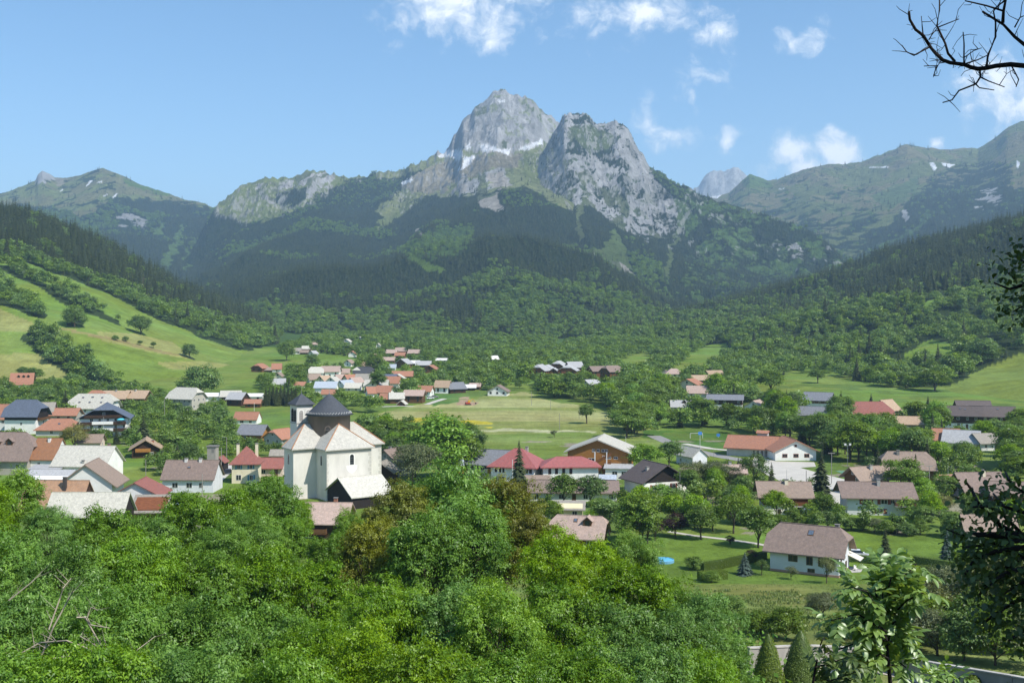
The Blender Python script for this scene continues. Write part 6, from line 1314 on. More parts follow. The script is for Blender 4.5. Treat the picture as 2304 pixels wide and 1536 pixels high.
# ------------------------------------------------------------------ trees that stand out one by one: (x, foot y, height px, width px, proto, label)
def tree_px(px, py, h, w, proto, label, name='leafy_tree', cat='tree', group=None, loc=None):
    p = at(px, py) if loc is None else loc; k = p.y / F
    return tree(proto, p.x, p.y, p.z, h * k, w * k, None, name, label, cat, group)
SOLO = [
 (1168, 1112, 124, 54, 'spruce0', 'tall dark spruce standing in front of the red roofed school', 'spruce_tree'),
 (1848, 1122, 112, 56, 'spruce1', 'tallest dark spruce, beside the gravel yard', 'spruce_tree'),
 (1736, 1112, 74, 36, 'spruce2', 'narrow spruce right of the feathery tree at the yard edge', 'spruce_tree'),
 (1422, 1100, 52, 34, 'spruce1', 'dark spruce between the orange block and the dark gabled house', 'spruce_tree'),
 (1352, 1086, 34, 24, 'spruce0', 'small spruce under the school wing lettering', 'spruce_tree'),
 (1992, 1266, 78, 46, 'spruce2', 'young spruce on the grass right of the awning chalet', 'spruce_tree'),
 (2131, 1262, 72, 42, 'blue0', 'dark bluish spruce behind the long clipped hedge', 'spruce_tree'),
 (1676, 1293, 52, 44, 'blue0', 'small blue spruce on the lawn left of the awning chalet', 'spruce_tree'),
 (322, 1012, 80, 52, 'spruce1', 'dark broad yew above the orange balcony chalet', 'spruce_tree'),
 (147, 938, 62, 40, 'spruce0', 'dark conifer between slate guesthouse and pale stone roof', 'spruce_tree'),
 (262, 1000, 44, 20, 'spruce2', 'slim young conifer in front of the balconied chalet', 'spruce_tree'),
 (1960, 918, 34, 18, 'spruce0', 'little dark spruce above the reddish farmhouse roof', 'spruce_tree'),
 (2060, 1112, 92, 62, 'spruce1', 'green conical tree behind the long roofed white chalet', 'spruce_tree'),
 (2088, 925, 36, 20, 'spruce2', 'dark spruce tip left of the dark timber chalets', 'spruce_tree'),
 (1577, 1214, 82, 70, 'mid0', 'dense dark green tree standing over the pale garden path'),
 (985, 1082, 146, 150, 'lime0', 'big bright green tree right of the church'),
 (928, 1096, 108, 110, 'grey0', 'flowering chestnut with pale blossom right of the church'),
 (1046, 1075, 108, 90, 'mid1', 'dark round tree right of the big bright green tree'),
 (868, 1010, 70, 80, 'mid2', 'rounded tree behind the church roof'),
 (1320, 953, 50, 36, 'mid4', 'lone egg shaped tree on the hay meadow'),
 (1247, 984, 18, 20, 'orchard1', 'tiny pale blossoming tree on the hay meadow'),
 (1562, 1102, 64, 84, 'grey1', 'left flowering chestnut of the row by the dark gabled house'),
 (1604, 1102, 72, 80, 'grey0', 'middle flowering chestnut of the row by the dark gabled house'),
 (1642, 1104, 56, 60, 'grey1', 'right flowering chestnut of the row before the salmon roof'),
 (1698, 1112, 96, 66, 'orchard0', 'tall feathery tree left of the narrow spruce'),
 (1450, 1068, 72, 84, 'lime1', 'yellow green tree right of the orange timber block'),
 (1506, 1052, 62, 66, 'mid1', 'olive green tree left of the bluish clubhouse'),
 (1410, 985, 66, 80, 'mid2', 'spreading tree at the right end of the hay meadow'),
 (1268, 1138, 74, 76, 'mid0', 'round tree, left of two before the low workshop roofs'),
 (1330, 1140, 70, 72, 'mid3', 'round tree, right of two before the low workshop roofs'),
 (1486, 1150, 60, 60, 'lime0', 'light green tree under the dark gabled house'),
 (1440, 1226, 120, 104, 'mid2', 'tall green tree behind the beige dormer roof'),
 (1474, 1216, 56, 46, 'purple0', 'dark purple leaved tree by the garden path'),
 (1520, 1208, 58, 56, 'purple0', 'greyish purple tree left of the dense dark green tree'),
 (1643, 1224, 22, 24, 'purple0', 'small purple bush on the edge of the pale path'),
 (1692, 1262, 28, 30, 'purple0', 'round purple bush near the blue spruce'),
 (1650, 1200, 92, 84, 'orchard0', 'vase shaped orchard tree with visible forked limbs'),
 (1706, 1232, 96, 84, 'mid3', 'dense tree close to the left corner of the awning chalet'),
 (1746, 1166, 66, 58, 'lime1', 'bright bush tree hiding the left wall of the reddish chalet'),
 (1852, 1166, 56, 60, 'mid1', 'round tree between the reddish and the long roofed chalets'),
 (1714, 1294, 38, 32, 'orchard0', 'slender young lawn tree next to the blue spruce'),
 (1780, 1304, 32, 34, 'orchard1', 'small grey green lawn tree before the awning chalet'),
 (1860, 1312, 62, 52, 'orchard1', 'airy young tree before the corner of the awning chalet'),
 (2108, 1158, 54, 74, 'willow0', 'yellowish weeping willow right of the corner balcony'),
 (168, 1010, 62, 66, 'willow0', 'yellow green willow in front of the long orange roof'),
 (2030, 1115, 84, 92, 'mid2', 'bushy tree hiding the brown roofed house by the pole'),
 (450, 894, 66, 100, 'bushy0', 'broad grey green thicket on the meadow above the orchard'),
 (316, 752, 42, 60, 'bushy1', 'round bush alone in the middle of the left meadow'),
 (427, 806, 30, 40, 'bushy0', 'round tree on the lower left meadow'),
 (168, 738, 44, 56, 'bushy0', 'wide bush above the meadow track'),
 (260, 766, 12, 18, 'bushy1', 'small bush, first of the two by the meadow track'), (283, 769, 12, 16, 'bushy1', 'small bush, second of the two by the meadow track'),
 (315, 777, 12, 11, 'mid4', 'tiny round tree under the big meadow bush'), (345, 783, 16, 12, 'mid4', 'tiny pointed tree right of the tiny round one'),
 (52, 850, 26, 30, 'mid0', 'tree left behind the red dormer house'), (78, 862, 36, 40, 'mid1', 'tree right beside the red dormer house'),
 (645, 812, 42, 46, 'bushy0', 'round dark bush below the long tan barn'), (702, 832, 36, 34, 'mid2', 'round tree at the meadow corner above the hamlet'),
 (851, 885, 58, 40, 'mid4', 'tall dark tree between two orange hamlet roofs'), (842, 845, 50, 46, 'mid3', 'large round tree over the hamlet roofs'),
 (1735, 885, 50, 62, 'mid1', 'big leafy tree on the right meadow fringe'), (1840, 862, 32, 40, 'mid2', 'tree casting shade on the sloping right meadow'),
 (2104, 880, 48, 80, 'mid0', 'wide tree clump jutting into the right hay slope'),
 (2210, 820, 58, 66, 'mid3', 'tall round tree on the upper right meadow'),
]
for t_ in SOLO:
    n = t_[6] if len(t_) > 6 else ('bush' if 'bush' in t_[5] or 'thicket' in t_[5] else 'leafy_tree')
    tree_px(*t_[:6], name=n, cat='bush' if n == 'bush' else 'tree')
# pale flower candles on the chestnuts
# fir hedge left of the bell tower
for i in range(9):
    tree_px(598 + i * 8.4, 913 - (i % 3), 50 - abs(i - 4) * 2.0, 22, 'spruce%d' % (i % 3), 'dark fir of the tall hedge left of the bell tower', 'spruce_tree', 'tree', 'firs of the tall hedge')
# shrubs along the meadow behind the awning chalet
g_ = random.Random(5)
for i in range(17):
    px = 1655 + i * 26; py = 1178 + i * 1.6 + g_.uniform(-4, 4)
    tree_px(px, py, g_.uniform(24, 42), g_.uniform(40, 62), g_.choice(('bushy0', 'bushy1', 'grey0', 'bushy1')), 'shrub of the loose row along the meadow behind the awning chalet', 'bush', 'bush', 'shrubs along the meadow')
# scrub on the rough slope at the lower right
for i, (px, py, h, w, pr) in enumerate([(1640, 1396, 70, 110, 'bushy0'), (1712, 1432, 74, 120, 'bushy1'), (1768, 1440, 92, 120, 'bushy0'), (1850, 1392, 92, 96, 'grey0'), (1900, 1436, 80, 110, 'bushy1'), (2060, 1424, 120, 130, 'grey1'), (2150, 1410, 130, 150, 'grey0'), (2236, 1420, 150, 160, 'grey1'), (2300, 1400, 150, 150, 'bushy0'), (2000, 1440, 90, 110, 'bushy0'), (1960, 1400, 70, 90, 'grey0'), (2110, 1448, 90, 140, 'bushy1'), (2196, 1456, 100, 140, 'bushy0'), (2280, 1470, 120, 150, 'bushy1'), (1560, 1280, 40, 60, 'bushy1'), (1600, 1310, 34, 60, 'bushy0'), (2040, 1330, 60, 70, 'grey0'), (2180, 1320, 70, 90, 'bushy0'), (2260, 1300, 90, 100, 'bushy1'), (2040, 1462, 92, 130, 'bushy0'), (2110, 1476, 100, 130, 'grey0'), (2170, 1486, 104, 130, 'bushy1'), (2240, 1496, 110, 140, 'bushy0'), (2310, 1500, 120, 140, 'grey1')]):
    h, w = (h * .74, w * .85) if px < 1950 else (h * 1.12, w * 1.1)
    tree_px(px, py, h, w, pr, 'scrub bush on the rough slope below the awning chalet lawn', 'bush', 'bush', 'scrub on the rough slope')

# ------------------------------------------------------------------ tree belts
ZONES = {
 'belt': ('leafy tree of the dense green belt beyond the hay meadow and hall', 'trees of the belt beyond hall and meadow'),
 'foot': ('leafy tree of the thick wood along the foot of the right hill', 'trees at the foot of the right hill'),
 'hamlet': ('leafy tree between the roofs and gardens of the far hamlet', 'trees of the far hamlet'),
 'valley': ('leafy tree of the wood across the narrow valley head', 'trees across the valley head'),
 'orchard': ('small orchard tree on the green slope left of the church', 'trees of the orchard left of the church'),
 'left_village': ('leafy tree among the left village houses above the farm roofs', 'trees among the left village houses'),
 'church': ('leafy tree of the clump directly behind the church', 'trees behind the church'),
 'gardens': ('garden tree between the houses right of the school', 'trees in the gardens right of the school'),
 'left_slope': ('tree of the hedgerows crossing the left meadow slope', 'hedgerow trees on the left slope'),
 'right_slope': ('tree of the mixed wood on the right hill', 'trees of the wood on the right hill'),
 'far': ('tree of the woods below the main mountain', 'trees below the main mountain'),
}
def blocked(px, pyb, hpx, wpx, Y):
    for (x0, x1, y0, y1, D) in CLEAR:
        m = (x1 - x0) * .14; y2 = y0 + (y1 - y0) * .72
        if Y < D - 1 and px + wpx * .36 > x0 + m and px - wpx * .36 < x1 - m and pyb > y0 and pyb - hpx * .9 < y2: return True
        if abs(Y - D) < 9 and x0 - 4 < px < x1 + 4 and Y < D + 5: return True
    return False
CLEAR += [(1460, 1660, 962, 1012, 460), (1680, 1910, 1036, 1075, 340), (1090, 1380, 905, 990, 500), (860, 1100, 900, 940, 600), (1030, 1180, 888, 905, 640), (500, 640, 915, 945, 560), (1740, 1900, 1180, 1290, 200)]
def scatter(zone, poly, spacing, h0, h1, keep=1., seed=1, holes=()):
    """Trees on the ground inside a picture polygon: evenly by ground area."""
    g = np.random.default_rng(seed)
    xs = [p[0] for p in poly]; ys = [p[1] for p in poly]
    Ym, YM = at(sum(xs) / len(xs), max(ys)).y, at(sum(xs) / len(xs), min(ys)).y
    Ym *= .9; YM = min(YM * 1.15, 1700)
    x0, x1 = (min(xs) - CX) / F, (max(xs) - CX) / F
    n = int((YM - Ym) * (x1 - x0) * (Ym + YM) / 2 / spacing ** 2)
    Y = np.sqrt(g.uniform(Ym ** 2, YM ** 2, n)); u = g.uniform(x0, x1, n); px = CX + u * F
    z = ztot(px, Y, True); py = HY + F * (ZC - z) / Y
    ok = inpoly(px, py, poly)
    for hp_ in holes: ok &= ~inpoly(px, py, hp_)
    for px_, py_, Y_, z_ in zip(px[ok], py[ok], Y[ok], z[ok]):
        h = h0 * .8 + (h1 * 1.05 - h0 * .8) * g.beta(1.6, 2.0); k = F / Y_
        if g.random() > keep or blocked(px_, py_, h * k, h * .8 * k, Y_): continue
        CAND.append((Y_ * (px_ - CX) / F, Y_, z_, h, 'leaf' if g.random() > (.30 * float(vnoise(np.array(Y_ * (px_ - CX) / F / 90), np.array(Y_ / 90), 3) > .5) + .05 if zone in ('valley', 'foot') else .06) else 'con', zone))
scatter('belt', P(1185, 862, 1420, 868, 1560, 885, 1700, 915, 1850, 940, 2000, 960, 2304, 975, 2304, 1066, 2120, 1070, 2010, 1050, 1880, 1036, 1842, 1012, 1760, 985, 1640, 978, 1560, 972, 1500, 984, 1420, 982, 1380, 955, 1400, 932, 1340, 906, 1240, 902), 5.2, 8, 14, seed=3)
scatter('belt', P(1180, 850, 1500, 845, 1700, 880, 1700, 915, 1400, 880, 1185, 866), 6.5, 8, 13, seed=4)
scatter('foot', P(1185, 800, 1300, 772, 1450, 745, 1600, 745, 1760, 790, 1900, 830, 2060, 835, 2130, 855, 2060, 880, 1960, 868, 1850, 852, 1790, 838, 1700, 862, 1640, 880, 1580, 872, 1500, 872, 1400, 850, 1300, 866, 1190, 862), 6.2, 6, 11, seed=21, holes=[P(1372, 850, 1390, 822, 1415, 803, 1460, 793, 1472, 812, 1440, 856), P(1510, 845, 1550, 804, 1590, 778, 1632, 770, 1662, 798, 1610, 825, 1560, 856), P(2020, 800, 2100, 762, 2155, 772, 2145, 803, 2080, 820, 2040, 815), P(1700, 872, 1760, 846, 1850, 838, 1950, 862, 1900, 880)])
scatter('hamlet', P(570, 862, 690, 838, 800, 838, 815, 802, 1000, 806, 1180, 850, 1180, 880, 1100, 880, 1000, 884, 940, 900, 870, 912, 850, 930, 780, 930, 700, 925, 600, 905), 7.5, 6, 11, seed=5)
scatter('valley', P(650, 786, 690, 762, 860, 755, 1250, 770, 1250, 862, 1000, 850, 960, 812, 860, 796, 800, 806, 740, 796), 6, 6, 10.5, seed=6, holes=[P(1010, 786, 1080, 780, 1100, 792, 1020, 800), P(880, 772, 950, 770, 940, 782, 885, 784)])
scatter('left_village', P(-60, 880, 20, 872, 160, 868, 340, 890, 372, 905, 380, 940, 300, 1000, 200, 1000, 120, 930, 0, 930, -60, 935), 6.5, 5, 9, seed=7)
scatter('left_village', P(-60, 985, 0, 985, 60, 1010, 160, 1025, 160, 1060, -60, 1075), 6.5, 4, 7, seed=17)
scatter('orchard', P(290, 905, 470, 915, 520, 930, 540, 1000, 500, 1070, 400, 1075, 300, 1060, 270, 1010, 300, 960), 7.0, 4.5, 8, seed=8)
scatter('orchard', P(480, 1000, 640, 1000, 650, 1060, 590, 1040, 500, 1050), 8, 4, 7, seed=18)
scatter('church', P(800, 975, 880, 962, 960, 975, 1060, 995, 1080, 1075, 930, 1090, 860, 1040), 7, 7, 11, seed=9)
scatter('gardens', P(1190, 1105, 1380, 1115, 1540, 1110, 1690, 1100, 1690, 1190, 1560, 1200, 1480, 1230, 1250, 1200), 6.5, 4, 8.5, seed=10)
scatter('gardens', P(1880, 1050, 2100, 1050, 2304, 1070, 2304, 1230, 2050, 1200, 2050, 1100, 1990, 1060), 7.0, 4, 8.5, seed=11)
scatter('gardens', P(1560, 1060, 1690, 1050, 1840, 1100, 1880, 1150, 2040, 1165, 2060, 1210, 1900, 1195, 1660, 1190, 1560, 1160), 7.5, 3, 6.5, seed=13)
scatter('gardens', P(1000, 1050, 1110, 1060, 1120, 1110, 1180, 1140, 1000, 1120), 8, 4, 7, seed=12)

def where(x, Y):
    """Says by its nearest building where a tree stands, if one is close."""
    best = min(LABELS, key=lambda q: math.hypot(x - q[0], Y - q[1]) - q[2] * .5)
    d = math.hypot(x - best[0], Y - best[1])
    if d > best[2] * .5 + 14: return None
    w = best[3].replace(',', '').split(); n = len(w)
    if n > 10:
        cut = [i for i, t in enumerate(w) if t in ('with', 'behind', 'beside', 'under', 'in', 'at', 'on', 'between', 'right', 'left', 'below', 'above', 'over', 'of', 'and', 'into', 'joined', 'just', 'tucked', 'standing', 'by', 'before') and 4 <= i <= 10]
        w = w[:cut[-1]] if cut else w[:10]
        while w[-1] in ('with', 'in', 'at', 'on', 'the', 'of', 'and', 'right', 'left', 'one', 'just', 'a', 'its', 'side', 'standing', 'tucked'): w.pop()
    du, dY = (x / Y - best[0] / best[1]) * Y, Y - best[1]
    rel = 'behind' if dY > abs(du) * .7 else 'before' if -dY > abs(du) * .7 else ('right of' if du > 0 else 'left of')
    return rel + ' the ' + ' '.join(w)
def settle_trees():
    """The trees that show largest stand singly with trunk and crown; the rest of each kind is one wood."""
    size = [c[3] * F / c[1] for c in CAND]
    inframe = [abs(c[0] / c[1]) < .475 for c in CAND]
    rest = {'leaf': [], 'con': []}
    for kind, cap in (('leaf', 205), ('con', 240)):
        ids = [i for i, c in enumerate(CAND) if c[4] == kind]
        ids.sort(key=lambda i: -size[i] * (1 if inframe[i] else .01))
        big = set(ids[:cap])
        for i in ids:
            x, y, z, h, k, zn = CAND[i]
            if i in big:
                lb, gr = ZONES[zn]; wh = where(x, y)
                if wh: gr = 'leafy trees standing by the houses'
                if k == 'con': lb, gr = (lb, gr) if wh else {'left_slope': ('spruce of the dark wood on the left hill', 'spruces of the left hill wood')}.get(zn, (lb, gr)); gr = 'spruces standing by the houses' if wh else gr
                if k == 'con':
                    tree('spruce%d' % (i % 3), x, y, z, h, None, None, 'spruce_tree', ('dark spruce ' + wh) if wh else 'dark ' + lb if lb.startswith('spruce') else 'dark spruce, a ' + lb.replace('leafy ', ''), 'tree', gr.replace('trees', 'spruces'))
                else:
                    pr = {'orchard': ('orchard0', 'orchard1', 'mid0', 'mid4'), 'left_slope': ('bushy0', 'mid1', 'mid2', 'mid3')}.get(zn, ('mid0', 'mid1', 'mid2', 'mid3', 'mid4', 'lime0', 'mid2', 'lime1'))[i % 4 if zn in ('orchard', 'left_slope') else i % 8]
                    tree(pr, x, y, z, h, h * RNG.uniform(.72, 1.0), None, 'leafy_tree', ('small leafy tree ' if h < 6 else 'leafy tree ') + wh if wh else lb, 'tree', gr)
            else: rest[kind].append((x, y, z - .3, h, RNG.integers(0, 4)))
    print('woods', len(rest['leaf']), len(rest['con']))
    scatter_stuff('leafy_forest', rest['leaf'], FAR_LEAF); scatter_stuff('conifer_forest', rest['con'], FAR_CON)
settle_trees()
# ------------------------------------------------------------------ the wood on the slope in front: (x, top y, width px, distance, proto, label)
FORE = [
 (30, 1056, 150, 88, 'near_lime0', 'bright yellow green treetop at the left edge under the mottled roof'),
 (-70, 1090, 200, 78, 'near_ash1', 'green treetop cut by the left edge, tall one'),
 (110, 1140, 120, 86, 'near_ash0', 'ash treetop in front of the dark timber gable'),
 (232, 1138, 170, 88, 'near_maple0', 'treetop covering the pale whitish barn roof'),
 (330, 1158, 150, 94, 'near_maple1', 'treetop right of the pale whitish barn roof'),
 (428, 1112, 190, 112, 'near_maple2', 'dark green treetop under the long plain brown roof'),
 (520, 1098, 150, 124, 'near_maple0', 'dark green treetop below the cream villa'),
 (606, 1068, 150, 130, 'near_maple1', 'tall treetop between cream villa and church'),
 (664, 1120, 90, 136, 'near_ash2', 'slim treetop at the foot of the church arm'),
 (560, 1150, 150, 100, 'near_ash0', 'ash treetop under the cream villa trees, closing the gap'),
 (500, 1180, 160, 88, 'near_ash1', 'ash treetop in the dip of the left thicket'),
 (752, 1196, 130, 100, 'near_maple1', 'treetop in front of the pink beige chalet balcony'),
 (790, 1150, 100, 104, 'near_lime1', 'slim light treetop right of the pink beige chalet'),
 (640, 1165, 120, 110, 'near_maple2', 'treetop left of the pink beige chalet roof'),
 (0, 1200, 240, 64, 'near_ash0', 'ash crown at the left edge, second row'),
 (150, 1225, 240, 60, 'near_ash2', 'broad ash crown right of the left edge crown'),
 (300, 1212, 230, 62, 'near_ash1', 'ash crown in the middle of the left thicket'),
 (440, 1232, 220, 66, 'near_maple1', 'maple crown below the plain brown roof treetop'),
 (590, 1222, 190, 72, 'near_maple0', 'maple crown below the pink beige chalet, left'),
 (706, 1262, 170, 74, 'near_maple2', 'dark maple crown directly under the pink beige chalet'),
 (60, 1338, 300, 44, 'near_ash1', 'large near ash crown with dead branches at lower left'),
 (240, 1330, 300, 42, 'near_ash0', 'large near ash crown, second from lower left'),
 (420, 1342, 280, 46, 'near_ash2', 'large near ash crown, third from lower left'),
 (590, 1356, 260, 48, 'near_maple1', 'large near maple crown left of the dark hollow'),
 (728, 1400, 220, 46, 'near_ash0', 'near crown at the left side of the dark hollow'),
 (-20, 1440, 360, 31, 'near_ash2', 'nearest ash crown in the lower left corner'),
 (205, 1452, 340, 31, 'near_ash1', 'nearest ash crown at the bottom edge, left'),
 (420, 1456, 330, 32, 'near_ash0', 'nearest ash crown at the bottom edge, left of middle'),
 (620, 1468, 310, 33, 'near_ash2', 'nearest ash crown at the bottom edge, near the middle'),
 (1000, 1046, 330, 96, 'near_ash2', 'biggest broad treetop rising right of the church porch'),
 (905, 1078, 170, 92, 'near_bronze0', 'bronze tinted treetop on the left of the biggest treetop'),
 (1140, 1082, 170, 97, 'near_bronze1', 'bronze tinted treetop on the right of the biggest treetop'),
 (1065, 1130, 190, 84, 'near_maple0', 'crown hanging under the biggest treetop, right'),
 (960, 1150, 200, 82, 'near_maple1', 'greyish green crown under the biggest treetop, left'),
 (828, 1180, 170, 86, 'near_bronze1', 'brownish crown beside the porch of the church'),
 (1196, 1150, 170, 86, 'near_bronze0', 'brownish crown left of the beige dormer roof'),
 (1255, 1205, 180, 76, 'near_lime1', 'yellow green crown directly under the beige dormer roof'),
 (1330, 1214, 160, 78, 'near_lime0', 'yellow green crown right of the beige dormer roof'),
 (1426, 1200, 130, 96, 'near_lime1', 'slim treetop among the purple leaved trees'),
 (1420, 1262, 180, 74, 'near_maple1', 'dark maple crown beneath the purple leaved trees'),
 (1505, 1300, 150, 76, 'near_maple2', 'dark maple crown left of the clipped lawn hedge'),
 (1585, 1328, 150, 70, 'near_maple0', 'maple crown at the edge of the rough slope'),
 (858, 1318, 220, 55, 'near_ash1', 'bright crown at the right side of the dark hollow'),
 (1010, 1312, 220, 56, 'near_maple1', 'crown in the centre below the greyish green one'),
 (1130, 1322, 220, 54, 'near_lime1', 'bright crown in the centre with visible stems'),
 (1262, 1318, 220, 58, 'near_maple2', 'crown below the yellow green pair'),
 (1390, 1352, 220, 58, 'near_maple0', 'dark crown right of the bright centre crown'),
 (1520, 1372, 200, 58, 'near_maple1', 'crown at the right border of the front wood'),
 (1615, 1424, 150, 58, 'near_ash1', 'last crown of the front wood before the garden wall'),
 (800, 1425, 280, 40, 'near_lime1', 'near bright crown at the bottom edge, middle left'),
 (962, 1436, 270, 38, 'near_lime0', 'near bright crown at the bottom edge, middle'),
 (1120, 1480, 260, 37, 'near_maple2', 'near shaded crown at the bottom edge by the black gap'),
 (1282, 1452, 250, 40, 'near_ash2', 'near crown at the bottom edge right of the black gap'),
 (1440, 1446, 240, 42, 'near_maple1', 'near crown at the bottom edge with bare stems'),
 (1575, 1470, 200, 46, 'near_ash0', 'near crown at the bottom edge left of the clipped cones'),
]
for i, (px, pyt, w, Y, pr, lb) in enumerate(FORE):
    k = Y / F; zt_ = ZC - (pyt - HY) * k; cm, tm, H, R = PROTO[pr]
    s = w * k / (2 * R) * 1.12; sz = s * 1.28
    x = (px - CX) * k
    tree(pr, x, Y, zt_ - H * sz * .97 + .15, H * sz, w * k * 1.12, RNG.uniform(0, 6.28), 'leafy_tree', lb)
# undergrowth that closes the ground between the stems
def undergrowth():
    g = np.random.default_rng(77); n = 5200
    Y = g.uniform(24, 150, n); u = g.uniform(-.53, .235, n); keep = (Y < 108) | (u < -.02); Y, u = Y[keep], u[keep]; x = Y * u; z = zg(x, Y)
    m = 16; li = np.repeat(np.arange(len(Y)), m); c = np.stack([x[li], Y[li], z[li]], 1) + g.normal(0, 1, (len(li), 3)) * np.array([1.1, 1.1, .1]); c[:, 2] += g.uniform(.1, 2.4, len(li))
    nr = unit(np.array([0, 0, .9]) + rdir(len(li), g) * .8); L = g.uniform(.35, .7, len(li))
    V, Fq = kites(c, nr, rdir(len(li), g), L, L * .6)
    me = mesh_np('undergrowth', V, Fq, [LEAF['maple']], attrs={'tint': np.repeat(g.uniform(.1, .7, len(li)), 4)})
    obj('undergrowth', me, kind='stuff')
undergrowth()

# bare dead branches sticking out of the ash at the lower left
def dead_branches():
    b = MB(); g = random.Random(3); Y0 = 39
    def pt(px, py, Y=Y0): return Vector(((px - CX) * Y / F, Y, ZC - (py - HY) * Y / F))
    for path, r in (([(110, 1415), (135, 1345), (142, 1322), (160, 1300)], .03), ([(60, 1536), (95, 1470), (120, 1410), (150, 1355), (165, 1330)], .035), ([(0, 1500), (45, 1470), (90, 1445), (150, 1440), (230, 1470)], .035), ([(190, 1385), (215, 1430), (240, 1470), (236, 1440)], .03), ([(172, 1388), (196, 1388), (205, 1405), (246, 1412)], .03), ([(120, 1480), (200, 1470), (230, 1468)], .025), ([(20, 1350), (70, 1310), (95, 1285)], .025), ([(196, 1388), (205, 1365), (220, 1372)], .02), ([(290, 1490), (310, 1460), (350, 1430)], .02), ([(20, 1522), (60, 1500), (110, 1450)], .03), ([(180, 1430), (205, 1445), (216, 1452)], .02)):
        pts = [pt(x, y, Y0 + g.uniform(-.6, .2)) for x, y in path]; b.tube(pts, [r * (1 - .6 * i / len(pts)) for i in range(len(pts))], 5)
        for p, q in zip(pts[:-1], pts[1:]):
            for _ in range(2):
                s = p.lerp(q, g.random()); b.tube([s, s + Vector((g.uniform(-.5, .6), g.uniform(-.3, .1), g.uniform(.1, .7)))], [r * .35, r * .1], 4)
    b.obj('dead_branch', simple_mat('bleached_wood', (.42, .36, .27), .9, 6, .2), kind='thing', label='bleached bare dead branches tangled in the near ash crown', cat='branch')
dead_branches()

# ------------------------------------------------------------------ young walnut close by: pinnate leaves one can tell apart
def leaflet_mesh(name, L, W, mat, curl=.25):
    n = 6; V = []; Fq = []
    for i in range(n + 1):
        t = i / n; w = W * math.sin(math.pi * min(1, t * .93 + .05)) ** .8 * .5; z = -curl * L * t * t
        V += [(-w, L * t, z + w * .35), (0, L * t, z), (w, L * t, z + w * .35)]
    for i in range(n):
        a = i * 3
        Fq += [(a, a + 1, a + 4, a + 3), (a + 1, a + 2, a + 5, a + 4)]
    return V, Fq
def pinnate(V, Fq, T, g, origin, direction, up, L, pairs, lw, mat_t):
    """Adds one compound leaf: pairs of leaflets along a drooping stalk and one at the tip."""
    d = direction.normalized(); s = d.cross(up).normalized(); u = s.cross(d).normalized(); lv, lf = lw
    for k in range(pairs + 1):
        t = .35 + .65 * k / pairs; c = origin + d * L * t + u * (-.22 * L * t * t)
        for sd_ in ((-1, 1) if k < pairs else (0,)):
            ang = sd_ * g.uniform(.85, 1.15); ax = (d * math.cos(ang) + s * math.sin(ang) - u * g.uniform(.05, .5)).normalized()
            sc = (.75 + .35 * k / pairs) * g.uniform(.85, 1.12); nr = (u + s * g.uniform(-.35, .35) + d * g.uniform(-.2, .3)); sx = ax.cross(nr).normalized(); nz = sx.cross(ax).normalized()
            b = len(V)
            for (x, y, z) in lv: V.append(c + (sx * x + ax * y + nz * z) * sc)
            Fq += [tuple(i + b for i in f) for f in lf]; T += [mat_t * .6 + g.uniform(0, .4)] * len(lv)
def sapling(name, label, stem_pts, Y, twigs, seed, leafkind, L, pairs, lfl, r=.03, cat='tree'):
    g = random.Random(seed)
    def pt(px, py, dY=0.): return Vector(((px - CX) * (Y + dY) / F, Y + dY, ZC - (py - HY) * (Y + dY) / F))
    base = pt(*stem_pts[0]); e = empty(name, base, 0, label, cat); inv = Vector(base)
    b = MB(); V = []; Fq = []; T = []
    sp = [pt(*p[:2], p[2] if len(p) > 2 else 0.) - inv for p in stem_pts]; b.tube(sp, [r * (1.2 - .9 * i / (len(sp) - 1)) for i in range(len(sp))], 6)
    lw = leaflet_mesh('l', *lfl, None)
    for (path, n) in twigs:
        tp = [pt(p[0], p[1], g.uniform(-.5, .5)) - inv for p in path]
        b.tube(tp, [r * .5 * (1 - .6 * i / len(tp)) for i in range(len(tp))], 5)
        n = int(n * 2.5)
        for i in range(n):
            t = (i + .6) / n * (len(tp) - 1); k = min(int(t), len(tp) - 2); c = tp[k].lerp(tp[k + 1], t - k)
            ax = (tp[k + 1] - tp[k]).normalized(); a = g.uniform(0, 6.28); o = ax.orthogonal().normalized(); o = Matrix.Rotation(a, 3, ax) @ o
            d = ax * g.uniform(.3, .9) + o * g.uniform(.5, 1.0) + Vector((0, 0, g.uniform(-.15, .35)))
            pinnate(V, Fq, T, g, c, d, Vector((0, 0, 1)), L * g.uniform(.75, 1.15), pairs, lw, g.random())
    b.obj('stem', BARK_DARK, e, True)
    me = mesh_np('leaves', np.array([tuple(v) for v in V]), np.array(Fq, np.int32), [LEAF[leafkind]], smooth=True, attrs={'tint': T}); obj('leaves', me, e, kind='stuff')
    return e
